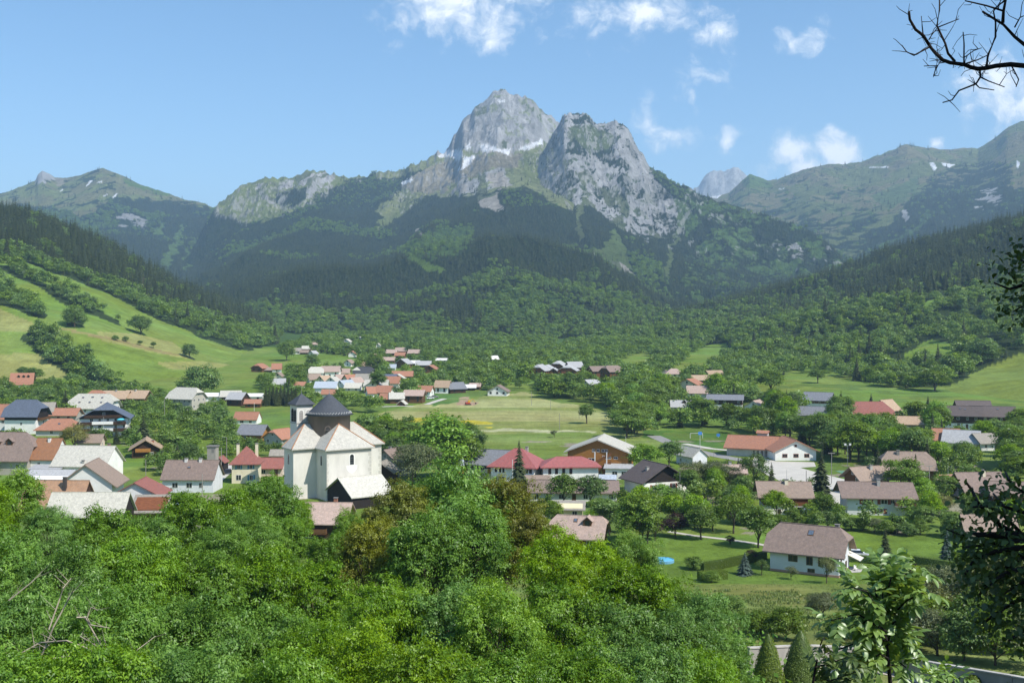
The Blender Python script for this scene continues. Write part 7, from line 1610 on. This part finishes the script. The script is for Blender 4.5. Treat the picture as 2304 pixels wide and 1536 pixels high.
sapling('walnut_tree', 'young walnut with large glossy compound leaves close to the camera', [(2010, 1620), (2000, 1500), (1990, 1400), (1985, 1330)], 21.0,
    [([(1990, 1400), (1970, 1330), (1985, 1268)], 11), ([(1995, 1420), (1930, 1380), (1870, 1395)], 9), ([(1995, 1440), (1940, 1440), (1862, 1470)], 9), ([(1990, 1380), (2020, 1310), (2062, 1268)], 10), ([(1992, 1400), (2040, 1350), (2085, 1330)], 7),
     ([(1998, 1450), (2020, 1430), (2040, 1440)], 8), ([(1998, 1480), (1980, 1470), (1950, 1490)], 8), ([(2000, 1500), (2025, 1490), (2038, 1500)], 6), ([(1990, 1390), (1950, 1330), (1915, 1320)], 9), ([(1990, 1360), (2005, 1300), (2010, 1280)], 9), ([(1993, 1420), (1960, 1390), (1905, 1425)], 9), ([(1996, 1440), (1985, 1410), (1960, 1370)], 9), ([(1996, 1450), (2010, 1400), (2035, 1385)], 8)], 5, 'walnut', .40, 3, (.20, .105), .04)
sapling('walnut_shoot', 'dark thin shoot with hanging leaves below the young walnut', [(1822, 1580), (1835, 1500), (1846, 1450)], 18.0,
    [([(1835, 1500), (1870, 1490), (1905, 1478)], 8), ([(1830, 1530), (1870, 1530), (1930, 1510)], 8), ([(1846, 1450), (1850, 1440), (1856, 1432)], 2), ([(1828, 1550), (1860, 1555), (1900, 1545)], 6)], 8, 'shade', .30, 3, (.15, .075), .025)
sapling('walnut_shoot', 'leafy shoot tips poking up at the bottom right edge', [(2130, 1600), (2128, 1540), (2126, 1512)], 22.0,
    [([(2128, 1540), (2100, 1525), (2086, 1522)], 5), ([(2128, 1540), (2128, 1520), (2124, 1506)], 6), ([(2128, 1545), (2150, 1530), (2160, 1524)], 5)], 9, 'walnut', .34, 3, (.16, .08), .03)

# ------------------------------------------------------------------ big old tree standing just right of the view: its boughs hang into the picture
def old_tree():
    g = random.Random(21); rng = np.random.default_rng(21)
    root_p = Vector((8.4, 8.5, float(zg(8.4, 8.5)))); e = empty('old_tree', root_p, 0, 'dark overhanging boughs with shaded leaves and a bare branch at the right edge', 'tree')
    def pt(px, py, Y=10.): return Vector(((px - CX) * Y / F, Y, ZC - (py - HY) * Y / F)) - root_p
    b = MB(); b.tube([Vector((0, 0, -1)), Vector((.1, 0, 3)), Vector((0, -.2, 7)), Vector((.8, -.6, 11))], [.42, .34, .28, .12], 10)
    b.tube([Vector((0, -.1, 2.2)), pt(2420, 1330), pt(2304, 1205), pt(2230, 1203), pt(2190, 1200)], [.12, .07, .045, .03, .015], 7)
    b.tube([Vector((0, -.1, 4.4)), pt(2430, 700), pt(2310, 640), pt(2270, 650), pt(2236, 636)], [.11, .06, .022, .012, .006], 6)
    twigs = []
    def bough(path, r, n, Y=10.):
        tp = [pt(x, y, Y + g.uniform(-.5, .5)) for x, y in path]; hub = pt(2420, 1330) if path[0][1] > 900 else pt(2430, 700)
        b.tube([hub, hub.lerp(tp[0], .5) + Vector((0, 0, .05)), tp[0]], [r * 1.3, r * 1.15, r], 5); b.tube(tp, [r * (1 - .75 * i / len(tp)) for i in range(len(tp))], 5); twigs.append((tp, n))
    bough([(2400, 1250), (2300, 1210), (2250, 1180), (2226, 1160), (2200, 1130), (2186, 1100), (2174, 1085)], .03, 22)
    bough([(2304, 1205), (2250, 1150), (2220, 1138), (2190, 1140)], .02, 22); bough([(2330, 1120), (2290, 1100), (2270, 1080), (2262, 1060)], .02, 22)
    bough([(2360, 1180), (2300, 1150), (2260, 1140), (2235, 1110)], .022, 26); bough([(2190, 1200), (2165, 1205), (2130, 1190)], .012, 12)
    bough([(2304, 1230), (2240, 1240), (2190, 1260), (2172, 1290)], .025, 40); bough([(2330, 1270), (2260, 1290), (2215, 1320), (2196, 1350)], .025, 44)
    bough([(2360, 1330), (2290, 1350), (2240, 1380), (2215, 1400)], .025, 40); bough([(2350, 1400), (2300, 1420), (2270, 1440)], .02, 26); bough([(2304, 1215), (2220, 1225), (2175, 1230)], .02, 34); bough([(2340, 1300), (2300, 1310), (2250, 1340)], .02, 34)
    bough([(2330, 1240), (2290, 1260), (2240, 1290), (2220, 1300)], .02, 40)
    bough([(2420, 640), (2320, 600), (2290, 580), (2262, 570)], .015, 15); bough([(2310, 640), (2280, 625), (2258, 605)], .01, 15); bough([(2330, 700), (2300, 690), (2280, 700)], .012, 14); bough([(2310, 660), (2295, 670), (2268, 672)], .01, 10); bough([(2330, 560), (2304, 556), (2290, 548)], .01, 10)
    # bare branch against the sky
    fork = pt(2560, 240, 10.6); b.tube([Vector((0, -.15, 5.6)), fork, pt(2480, 190, 11)], [.09, .045, .03], 7); b.tube([fork, pt(2420, 190, 11)], [.03, .022], 6)
    def bare(path, r, Y=11.):
        tp = [pt(x, y, Y + g.uniform(-.12, .12)) for x, y in path]; n = len(tp); b.tube(tp, [max(r * (1 - .6 * i / n), .0035) for i in range(n)], 5)
        for p, q in zip(tp[:-1], tp[1:]):
            for _ in range(2 if r < .02 else 3):
                if g.random() < .75:
                    s = p.lerp(q, g.random()); d = Vector((g.uniform(-.16, .12), g.uniform(-.1, .1), g.uniform(-.10, .2))); m = s + d * .6; t2 = m + Vector((d.x * .4 + g.uniform(-.05, .05), 0, d.z * .5 + g.uniform(-.05, .06)))
                    b.tube([s, m, t2], [.0045, .0035, .0022], 4)
    bare([(2480, 190), (2380, 155), (2304, 148), (2273, 145), (2242, 148), (2219, 153), (2200, 155), (2183, 151), (2169, 145), (2137, 141), (2121, 135), (2104, 119), (2092, 104), (2077, 80), (2060, 67), (2047, 45), (2045, 27)], .029)
    bare([(2219, 153), (2223, 125), (2240, 83), (2240, 52), (2235, 25)], .014); bare([(2420, 190), (2304, 100), (2283, 83), (2258, 56), (2210, 26)], .021); bare([(2256, 52), (2258, 25), (2265, -10)], .018)
    bare([(2258, 25), (2219, 13), (2171, 2)], .011); bare([(2236, 22), (2258, 3), (2270, -12)], .009); bare([(2148, 138), (2133, 121), (2127, 98), (2112, 67), (2108, 58), (2114, 22), (2114, -10)], .014); bare([(2110, 62), (2135, 52), (2158, 43)], .007); bare([(2090, 90), (2096, 80), (2110, 62)], .007)
    bare([(2169, 144), (2169, 98), (2167, 73)], .009); bare([(2171, 144), (2200, 135), (2221, 125)], .008); bare([(2205, 158), (2206, 173), (2196, 189), (2158, 204), (2142, 225), (2121, 231)], .012); bare([(2206, 174), (2225, 183), (2260, 196)], .008); bare([(2196, 190), (2204, 198), (2237, 203)], .008)
    bare([(2090, 107), (2056, 125), (2040, 117), (2029, 102)], .009); bare([(2117, 137), (2110, 148), (2079, 149)], .007); bare([(2110, 148), (2104, 160), (2100, 174)], .006); bare([(2077, 79), (2075, 60), (2073, 37)], .007); bare([(2277, 150), (2292, 179), (2286, 196)], .008); bare([(2283, 62), (2295, 40), (2304, 36)], .008); bare([(2169, 130), (2190, 115), (2209, 108)], .006)
    b.obj('trunk', BARK_DARK, e, True)
    # leaves of the low boughs
    lv, lf = leaflet_mesh('l', .056, .046, None, .2); V = []; Fq = []; T = []
    for tp, n in twigs:
        for i in range(int(n * 5)):
            k = g.randrange(len(tp) - 1); c = tp[k].lerp(tp[k + 1], g.random()) + Vector((g.gauss(0, .085), g.gauss(0, .16), g.gauss(-.02, .07)))
            ax = Vector((g.uniform(-1, .6), g.uniform(-.8, .8), g.uniform(-.9, .2))).normalized(); nr = Vector((g.uniform(-.5, .5), g.uniform(-.6, .4), 1)); sx = ax.cross(nr).normalized(); nz = sx.cross(ax); sc = g.uniform(.6, 1.25); bb = len(V)
            for (x, y, z) in lv: V.append(c + (sx * x + ax * y + nz * z) * sc)
            Fq += [tuple(q + bb for q in f) for f in lf]; T += [g.random()] * len(lv)
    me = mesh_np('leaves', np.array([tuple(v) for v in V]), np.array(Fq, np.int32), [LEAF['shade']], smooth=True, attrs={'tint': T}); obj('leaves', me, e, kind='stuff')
    # main crown up and right, out of view, placed to shade the low boughs
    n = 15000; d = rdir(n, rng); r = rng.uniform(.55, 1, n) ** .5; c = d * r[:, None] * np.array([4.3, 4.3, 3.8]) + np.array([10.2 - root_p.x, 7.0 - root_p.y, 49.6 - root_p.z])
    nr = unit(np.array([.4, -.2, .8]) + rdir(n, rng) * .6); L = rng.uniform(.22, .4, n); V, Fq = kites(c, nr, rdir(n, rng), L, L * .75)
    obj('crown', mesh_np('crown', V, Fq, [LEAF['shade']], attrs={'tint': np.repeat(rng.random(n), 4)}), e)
old_tree()
# ------------------------------------------------------------------ clipped cones, garden wall, hedges
def leafy_skin(pts, nrm, size, mat, name, parent=None, seed=1, **k):
    g = np.random.default_rng(seed); n = len(pts); nr = unit(nrm + rdir(n, g) * .55); L = size * g.uniform(.7, 1.3, n)
    V, Fq = kites(pts + g.normal(0, size * .25, (n, 3)), nr, rdir(n, g), L, L * .65)
    return obj(name, mesh_np(name, V, Fq, [mat], attrs={'tint': np.repeat(g.uniform(.2, .8, n), 4)}), parent, **k)
def topiary(px, pyb, pyt, wpx, Y, label, kind='cone', seed=1, stem=0.):
    k = Y / F; x = (px - CX) * k; z0 = float(zg(x, Y)); zt_ = ZC - (pyt - HY) * k; H = zt_ - z0; R = wpx * k / 2
    e = empty('clipped_tree', (x, Y, z0), 0, label, 'topiary'); n = 6500
    g = np.random.default_rng(seed); a = g.uniform(0, 2 * np.pi, n); t = 1 - np.sqrt(g.uniform(0, 1, n)) if kind == 'cone' else g.uniform(0, 1, n)
    if kind == 'cone': prof_ = np.interp(t, [0, .08, .3, .7, .92, 1], [.80, 1, .95, .58, .24, .03])
    else: prof_ = np.sin(np.pi * np.clip(t * .96 + .03, 0, 1)) ** .5
    wob = 1 + .03 * np.sin(a * 3 + t * 9) + .03 * np.sin(a * 5 - t * 14)
    r = R * prof_ * wob; z = stem + (H - stem) * t
    leafy_skin(np.stack([r * np.cos(a), r * np.sin(a), z], 1), np.stack([np.cos(a), np.sin(a), np.full(n, .45)], 1), .10, LEAF['topiary'], 'crown', e, seed)
    prs = [(.80, 0), (.97, .08), (.92, .3), (.56, .7), (.22, .92), (.02, .99)] if kind == 'cone' else [(.05, .0), (.7, .12), (.95, .4), (.95, .65), (.6, .9), (.02, .99)]
    MB().lathe([(R * .96 * p, stem + (H - stem) * q) for p, q in prs], 20).obj('inner_foliage', LEAF['topiary'], e, True)
    MB().cyl(0, 0, -.5, max(stem, .3), .16, .13).obj('trunk', BARK, e)
topiary(1729, 1545, 1423, 70, 93, 'clipped yew cone, left of the pair by the garden wall', seed=2)
topiary(1802, 1535, 1416, 82, 95, 'clipped yew cone, right of the pair by the garden wall', seed=3)
topiary(1966, 1508, 1436, 86, 97, 'clipped dome tree on a short trunk behind the young walnut', 'dome', 4, .7)
topiary(2190, 1560, 1519, 44, 90, 'small clipped ball at the bottom edge', 'dome', 5, .1); topiary(2288, 1560, 1512, 56, 88, 'small clipped ball in the bottom right corner', 'dome', 6, .1)
def garden_wall():
    tops = [(1684, 1455), (1772, 1451), (1832, 1450), (1878, 1452), (1921, 1456), (1965, 1464), (2004, 1472), (2060, 1481), (2104, 1489), (2190, 1503), (2280, 1518), (2340, 1529)]
    Ys = [97, 99, 100.5, 101.5, 102, 100, 98, 95.5, 93.5, 90.5, 87.5, 86]
    e = None; M1 = simple_mat('wall_render', (.36, .335, .30), .92, .9, .16, .15, 12, streak=(1, 1, .3)); M2 = simple_mat('wall_coping', (.46, .43, .38), .9, 1.5, .15)
    pts = [Vector(((x - CX) * Y / F, Y, ZC - (y - HY) * Y / F)) for (x, y), Y in zip(tops, Ys)]
    o = pts[4]; e = empty('garden_wall', (o.x, o.y, o.z - 2), 0, 'long rendered garden wall with coping bending behind the clipped cones', 'wall'); org = Vector((o.x, o.y, o.z - 2))
    for a, b in zip(pts[:-1], pts[1:]):
        d = b - a; d.z = 0; nrm = Vector((d.y, -d.x, 0)).normalized() * .14; g = 0.012 * d.normalized()
        a2, b2 = a + g - org, b - g - org; H = 2.6
        pn = MB(); pn.add([a2 + nrm + Vector((0, 0, -H)), b2 + nrm + Vector((0, 0, -H)), b2 - nrm + Vector((0, 0, -H)), a2 - nrm + Vector((0, 0, -H)), a2 + nrm - Vector((0, 0, .12)), b2 + nrm - Vector((0, 0, .12)), b2 - nrm - Vector((0, 0, .12)), a2 - nrm - Vector((0, 0, .12))], [(0, 3, 2, 1), (4, 5, 6, 7), (0, 1, 5, 4), (1, 2, 6, 5), (2, 3, 7, 6), (3, 0, 4, 7)]); pn.obj('wall_panel', M1, e)
        w = nrm * 1.5; cp = MB(); cp.add([a2 + w - Vector((0, 0, .117)), b2 + w - Vector((0, 0, .117)), b2 - w - Vector((0, 0, .117)), a2 - w - Vector((0, 0, .117)), a2 + w, b2 + w, b2 - w, a2 - w], [(0, 3, 2, 1), (4, 5, 6, 7), (0, 1, 5, 4), (1, 2, 6, 5), (2, 3, 7, 6), (3, 0, 4, 7)]); cp.obj('coping', M2, e)
garden_wall()
strip('path', GRAVEL, [(1690, 1560), (1770, 1536), (1850, 1517), (1935, 1507), (2000, 1514), (2080, 1534), (2140, 1552)], 2.2, .05, 1.5)
def hedge(pts, w, h, label, mat, seed, kind='hedge'):
    c = [at(*p) for p in pts]; o = c[0]; e = empty('hedge', o, 0, label, 'hedge'); g = np.random.default_rng(seed); P_ = []; N_ = []; core = MB()
    for a, b in zip(c[:-1], c[1:]):
        a, b = a - o, b - o; d = b - a; L = d.length; t = Vector((d.x, d.y, 0)).normalized(); s = Vector((-t.y, t.x, 0)); n = int(L * (w + 2 * h) * 26)
        tt = g.uniform(0, 1, n); q = g.uniform(0, w + 2 * h, n)
        off = np.where(q < h, -w / 2, np.where(q < h + w, q - h - w / 2, w / 2)); z = np.where(q < h, q, np.where(q < h + w, h, q - h - w))
        nx = np.where(q < h, -1., np.where(q < h + w, 0., 1.)); nz = np.where((q >= h) & (q < h + w), 1., .15)
        P_.append(np.stack([a.x + d.x * tt + s.x * off, a.y + d.y * tt + s.y * off, a.z + d.z * tt + z], 1)); N_.append(np.stack([s.x * nx, s.y * nx, nz], 1))
        k = s * w * .46; up = Vector((0, 0, h * .97))
        core.add([a - k - Vector((0, 0, .4)), b - k - Vector((0, 0, .4)), b + k - Vector((0, 0, .4)), a + k - Vector((0, 0, .4)), a - k + up, b - k + up, b + k + up, a + k + up], [(0, 3, 2, 1), (4, 5, 6, 7), (0, 1, 5, 4), (1, 2, 6, 5), (2, 3, 7, 6), (3, 0, 4, 7)])
    core.obj('inner_foliage', mat, e)
    for m_, (p, n) in enumerate(zip(P_, N_)): pass
    leafy_skin(np.concatenate(P_), np.concatenate(N_), .17, mat, 'leaves', e, seed, kind='stuff')
hedge([(2040, 1268), (2095, 1276), (2170, 1288)], 1.2, 1.7, 'long clipped dark hedge in front of the bluish spruce', LEAF['topiary'], 3)
hedge([(2072, 1296), (2104, 1296)], 2.2, 1.8, 'bright square clipped hedge block by the pale drive', LEAF['hedge'], 4)
hedge([(1580, 1286), (1625, 1278), (1672, 1268), (1722, 1258)], 1.0, 1.6, 'yellowish curved hedge left of the awning chalet', LEAF['hedge'], 5)
hedge([(1574, 1306), (1632, 1302)], 1.6, 1.6, 'square dark hedge block on the lawn', LEAF['topiary'], 6)
hedge([(1900, 1262), (1960, 1268), (2020, 1276)], 1.0, 1.4, 'dark hedge behind the awning terrace', LEAF['topiary'], 7)
hedge([(2130, 1118), (2200, 1124)], 1.4, 1.5, 'dark hedge below the brown bungalow', LEAF['topiary'], 8)

# ------------------------------------------------------------------ awning, terrace things, cars, poles
def awning():
    p = at(1915, 1278); e = empty('awning', p, math.radians(-29), 'cream striped awning stretched over the terrace of the chalet', 'awning')
    cl = simple_mat('awning_cloth', (.72, .65, .52), .8, 3, .06)
    MB().slab([[(-.6, -1.6, 2.9), (1.9, -1.6, 1.9), (1.9, 1.6, 1.9), (-.6, 1.6, 2.9)]], .06).obj('cloth', cl, e)
    MB().box(1.8, 1.95, -1.65, 1.65, 1.78, 1.93).obj('front_bar', FRAME_W, e)
    for s in (-1, 1): MB().tube([(-.6, s * 1.5, 2.5), (1.8, s * 1.5, 1.82)], [.03, .03], 5).obj('arm', METAL, e)
awning()
def chair(px, py, rz, label):
    p = at(px, py); e = empty('garden_chair', p, rz, label, 'chair'); 
    MB().box(-.28, .28, -.28, .28, .40, .45).obj('seat', FRAME_W, e); MB().box(-.28, .28, .26, .31, .46, 1.0).obj('backrest', FRAME_W, e)
    for sx in (-.24, .24):
        for sy in (-.24, .24): MB().box(sx - .03, sx + .03, sy - .03, sy + .03, 0, .397).obj('leg', FRAME_W, e)
chair(1926, 1284, .4, 'white garden chair on the terrace, left one'); chair(1936, 1281, -.8, 'white garden chair on the terrace, right one')
def car(px, py, rz, col, label):
    p = at(px, py); e = empty('parked_car', (p.x, p.y, p.z + .06), math.radians(rz), label, 'car'); m = simple_mat('car_paint_%02x%02x%02x' % tuple(int(c * 255) for c in col), col, .3, 2, .03, spec=.5)
    prof_ = [(-2.05, .35), (2.05, .35), (2.1, .62), (1.95, .82), (1.0, .92), (-1.75, .95), (-2.08, .8)]; n = len(prof_)
    b = MB(); b.add([(x, -.82, z) for x, z in prof_] + [(x, .82, z) for x, z in prof_], [tuple(range(n)), tuple(range(2 * n - 1, n - 1, -1))] + [(i, n + i, n + (i + 1) % n, (i + 1) % n) for i in range(n)]); b.obj('body', m, e)
    c = MB(); c.add([(-1.7, -.76, .94), (1.05, -.76, .90), (.4, -.62, 1.42), (-1.2, -.62, 1.44), (-1.7, .76, .94), (1.05, .76, .90), (.4, .62, 1.42), (-1.2, .62, 1.44)], [(0, 1, 2, 3), (7, 6, 5, 4), (1, 5, 6, 2), (4, 0, 3, 7)]); c.obj('window', GLASS, e)
    r = MB(); r.slab([[(-1.25, -.64, 1.48), (.45, -.64, 1.46), (.45, .64, 1.46), (-1.25, .64, 1.48)]], .04); r.obj('roof', m, e)
    for x in (-1.3, 1.3):
        for s in (-1, 1): MB().tube([(x, s * .62, .31), (x, s * .86, .31)], [.31, .31], 12).obj('wheel', simple_mat('tyre', (.03, .03, .03), .9, 3, .1), e)
car(250, 984, -8, (.03, .05, .12), 'dark blue car parked under the balconied chalet'); car(280, 984, 176, (.72, .72, .72), 'white car parked under the balconied chalet')
car(516, 1066, 20, (.02, .025, .04), 'black car near the cream villa'); car(1930, 1254, -12, (.75, .75, .76), 'white car beyond the awning of the chalet'); car(410, 1138, 30, (.30, .42, .50), 'pale blue car roof among treetops below the brown roofed house')
car(968, 898, 20, (.72, .72, .72), 'white car on the lane by the light pink chalet'); car(978, 895, 10, (.30, .28, .26), 'grey car on the lane by the light pink chalet'); car(1472, 846, 5, (.75, .75, .75), 'white van like car by the narrow meadow strip'); car(462, 921, 5, (.7, .7, .7), 'white car beside the rubble gable farmhouse'); car(1380, 1152, 12, (.6, .6, .6), 'light car glimpsed between garden trees below the workshop')
WOODPOLE = simple_mat('grey_pole', (.30, .28, .245), .9, 4, .15)
def pole(px, pyb, pyt, label, kind='plain', r=.11, mat=None, name='utility_pole', cat='pole', group=None):
    p = at(px, pyb); H = (pyb - pyt) * p.y / F; e = empty(name, p, 0, label, cat, group)
    MB().tube([(0, 0, -.5), (0, 0, H)], [r, r * .75], 7).obj('post', mat or WOODPOLE, e)
    if kind == 'tee': MB().box(-.95, .95, -.06, .06, H - .25, H - .08).obj('crossbar', mat or WOODPOLE, e)
    if kind == 'lamp':
        MB().tube([(0, 0, H - .05), (-.5, -.2, H + .15), (-.9, -.4, H + .12)], [.05, .045, .04], 5).obj('arm', METAL, e); MB().box(-1.35, -.85, -.5, -.3, H + .04, H + .17).obj('lamp_head', METAL, e)
    if kind == 'flood':
        MB().box(-.9, .9, -.05, .05, H - .1, H + .05).obj('crossbar', METAL, e)
        for s in (-.75, .75): MB().box(s - .3, s + .3, -.25, .1, H + .055, H + .6).obj('floodlight', FRAME_W, e)
    return e
for a in [(1153, 1098, 1034, 'white lamp post just left of the tall school spruce', 'plain', .10, FRAME_W, 'lamp_post', 'lamp post'), (1530, 1122, 1062, 'grey pole at the right corner of the dark gabled house'), (1677, 1118, 1076, 'left one of twin poles under the feathery tree'), (1687, 1120, 1082, 'right one of twin poles under the feathery tree'),
          (1871, 1088, 1018, 'tall pole with short crossbar at the edge of the gravel yard', 'tee'), (1907, 1050, 1002, 'twin floodlight mast by the sports court', 'flood', .08, METAL, 'floodlight_mast', 'mast'), (1852, 1030, 996, 'slim lamp post right of the white hall', 'lamp', .07, METAL, 'lamp_post', 'lamp post'), (2091, 1090, 1047, 'pale pole with crossbar by the brown bungalow road', 'tee'), (2133, 1104, 1048, 'thin dark pole beside the red earth court', 'plain', .07, METAL),
          (1814, 1108, 1058, 'dark pole left of the tallest spruce', 'plain', .08, BARK_DARK), (455, 1124, 1066, 'wooden pole in front of the long plain brown roof'), (370, 948, 898, 'pole left of the rubble gable farmhouse'), (498, 1078, 1006, 'pole right of the concrete tower'), (510, 1052, 984, 'tall lamp pole beside the concrete tower', 'lamp'), (233, 986, 938, 'white flagpole before the balconied chalet', 'plain', .06, FRAME_W, 'flagpole', 'pole'), (117, 978, 958, 'short grey pole before the long orange roof', 'plain'),
          (572, 925, 906, 'white street lamp by the red roofed cabin', 'plain', .09, FRAME_W, 'lamp_post', 'lamp post'), (328, 1070, 1034, 'thin pole under the orange balcony chalet'), (1196, 912, 880, 'leftmost power pole on the hay meadow edge'), (1239, 922, 899, 'second power pole on the hay meadow edge'), (1303, 942, 914, 'power pole left of the lone egg shaped tree'), (1259, 968, 930, 'wooden pole in the middle of the hay meadow'), (1408, 995, 982, 'short white marker post before the spreading tree', 'plain', .07, FRAME_W), (1606, 1030, 1010, 'thin pole by the road to the hall', 'plain', .06), (1654, 1042, 1022, 'thin pole before the hall wing', 'plain', .06), (1770, 1078, 1056, 'signpost standing in the gravel yard', 'plain', .05, METAL, 'signpost', 'post')]:
    pole(*a)
def goal():
    p = at(1567, 986); e = empty('football_goal', p, math.radians(4), 'white football goal on the sports field left of the hall', 'goal'); w, h = 2.45, 1.9
    b = MB(); b.box(-w, w, -.07, .07, h, h + .14); b.obj('crossbar', FRAME_W, e)
    for s in (-1, 1): MB().box(s * w - .07, s * w + .07, -.07, .07, 0, h - .003).obj('post', FRAME_W, e)
goal()
BLUE = simple_mat('blue_panel', (.07, .24, .62), .5, 3, .05)
def board(px, pyb, pyt, label):
    e = pole(px, pyb, pyt, label, 'plain', .09, FRAME_W, 'basket_mast', 'mast'); H = (pyb - pyt) * at(px, pyb).y / F; MB().box(-.65, .65, -.14, -.10, H - .6, H + .5).obj('blue_board', BLUE, e)
board(1575, 1014, 974, 'white mast with blue board in front of the football goal'); board(1616, 984, 978, 'low blue board at the far side of the sports field')
def pool():
    p = at(1492, 1264); e = empty('swimming_pool', (p.x, p.y, p.z), 0, 'round blue paddling pool among the treetops', 'pool')
    MB().lathe([(2.1, 0), (2.1, .5), (2.0, .55), (1.95, .5), (1.95, .3)], 24).obj('rim', simple_mat('pool_rim', (.16, .38, .55), .5, 3, .05), e); MB().lathe([(1.95, .44), (.02, .44)], 24).obj('water', simple_mat('pool_water', (.10, .45, .60), .1, 2, .1, spec=.6), e)
pool()
def digger():
    p = at(1053, 911); e = empty('excavator', p, .3, 'small red and yellow excavator on the bare earth of the meadow', 'excavator'); Y_ = simple_mat('digger_yellow', (.60, .33, .04), .5, 3, .1); R_ = simple_mat('digger_red', (.40, .06, .04), .5, 3, .1)
    for s in (-.8, .8): MB().box(-1.5, 1.5, s - .25, s + .25, 0, .6).obj('track', GLASS, e)
    MB().box(-1.4, 1.0, -.95, .95, .65, 1.5).obj('body', R_, e); MB().box(-.2, 1.0, -.9, -.1, 1.503, 2.5).obj('cab', Y_, e); MB().tube([(1.0, .4, 1.4), (2.6, .4, 3.2), (4.2, .4, 1.2)], [.2, .17, .12], 6).obj('boom', Y_, e); MB().box(3.9, 4.6, .1, .7, .4, 1.1).obj('bucket', GLASS, e)
digger()
def parasol(px, py, label):
    p = at(px, py); e = empty('parasol', p, 0, label, 'parasol'); MB().tube([(0, 0, -.2), (0, 0, 2.2)], [.03, .03], 6).obj('pole', FRAME_W, e); MB().lathe([(1.1, 1.75), (.55, 2.05), (.02, 2.25)], 10).obj('canopy', FRAME_W, e)
parasol(1816, 1162, 'white garden parasol on the grass right of the reddish chalet')
# tall grass on the rough slope and the lawns
def grass():
    g = np.random.default_rng(91); n = 60000
    Y = g.uniform(118, 200, n); u = g.uniform(.12, .50, n); x = Y * u; z = zg(x, Y); px = CX + F * u; py = HY + F * (ZC - z) / Y
    nz = fbm(x / 6, Y / 6, 3, 93); ok = (nz > .42) & ((Y < 183) | (nz > .55)) ; x, Y, z = x[ok], Y[ok], z[ok]; n = len(x)
    nr = unit(np.stack([g.normal(0, 1, n), g.normal(-.6, .6, n), g.uniform(.1, .5, n)], 1)); h = g.uniform(.2, .5, n) * np.where(Y > 180, .4, 1)
    ax = unit(np.stack([g.normal(0, .25, n), g.normal(0, .25, n), np.ones(n)], 1)); V, Fq = kites(np.stack([x, Y, z + h * .45], 1), nr, ax, h, h * .45)
    obj('grass', mesh_np('grass', V, Fq, [leaf_mat('meadow_grass', (.14, .20, .045), .35, .2)], attrs={'tint': np.repeat(g.random(n), 4)}), kind='stuff')
grass()
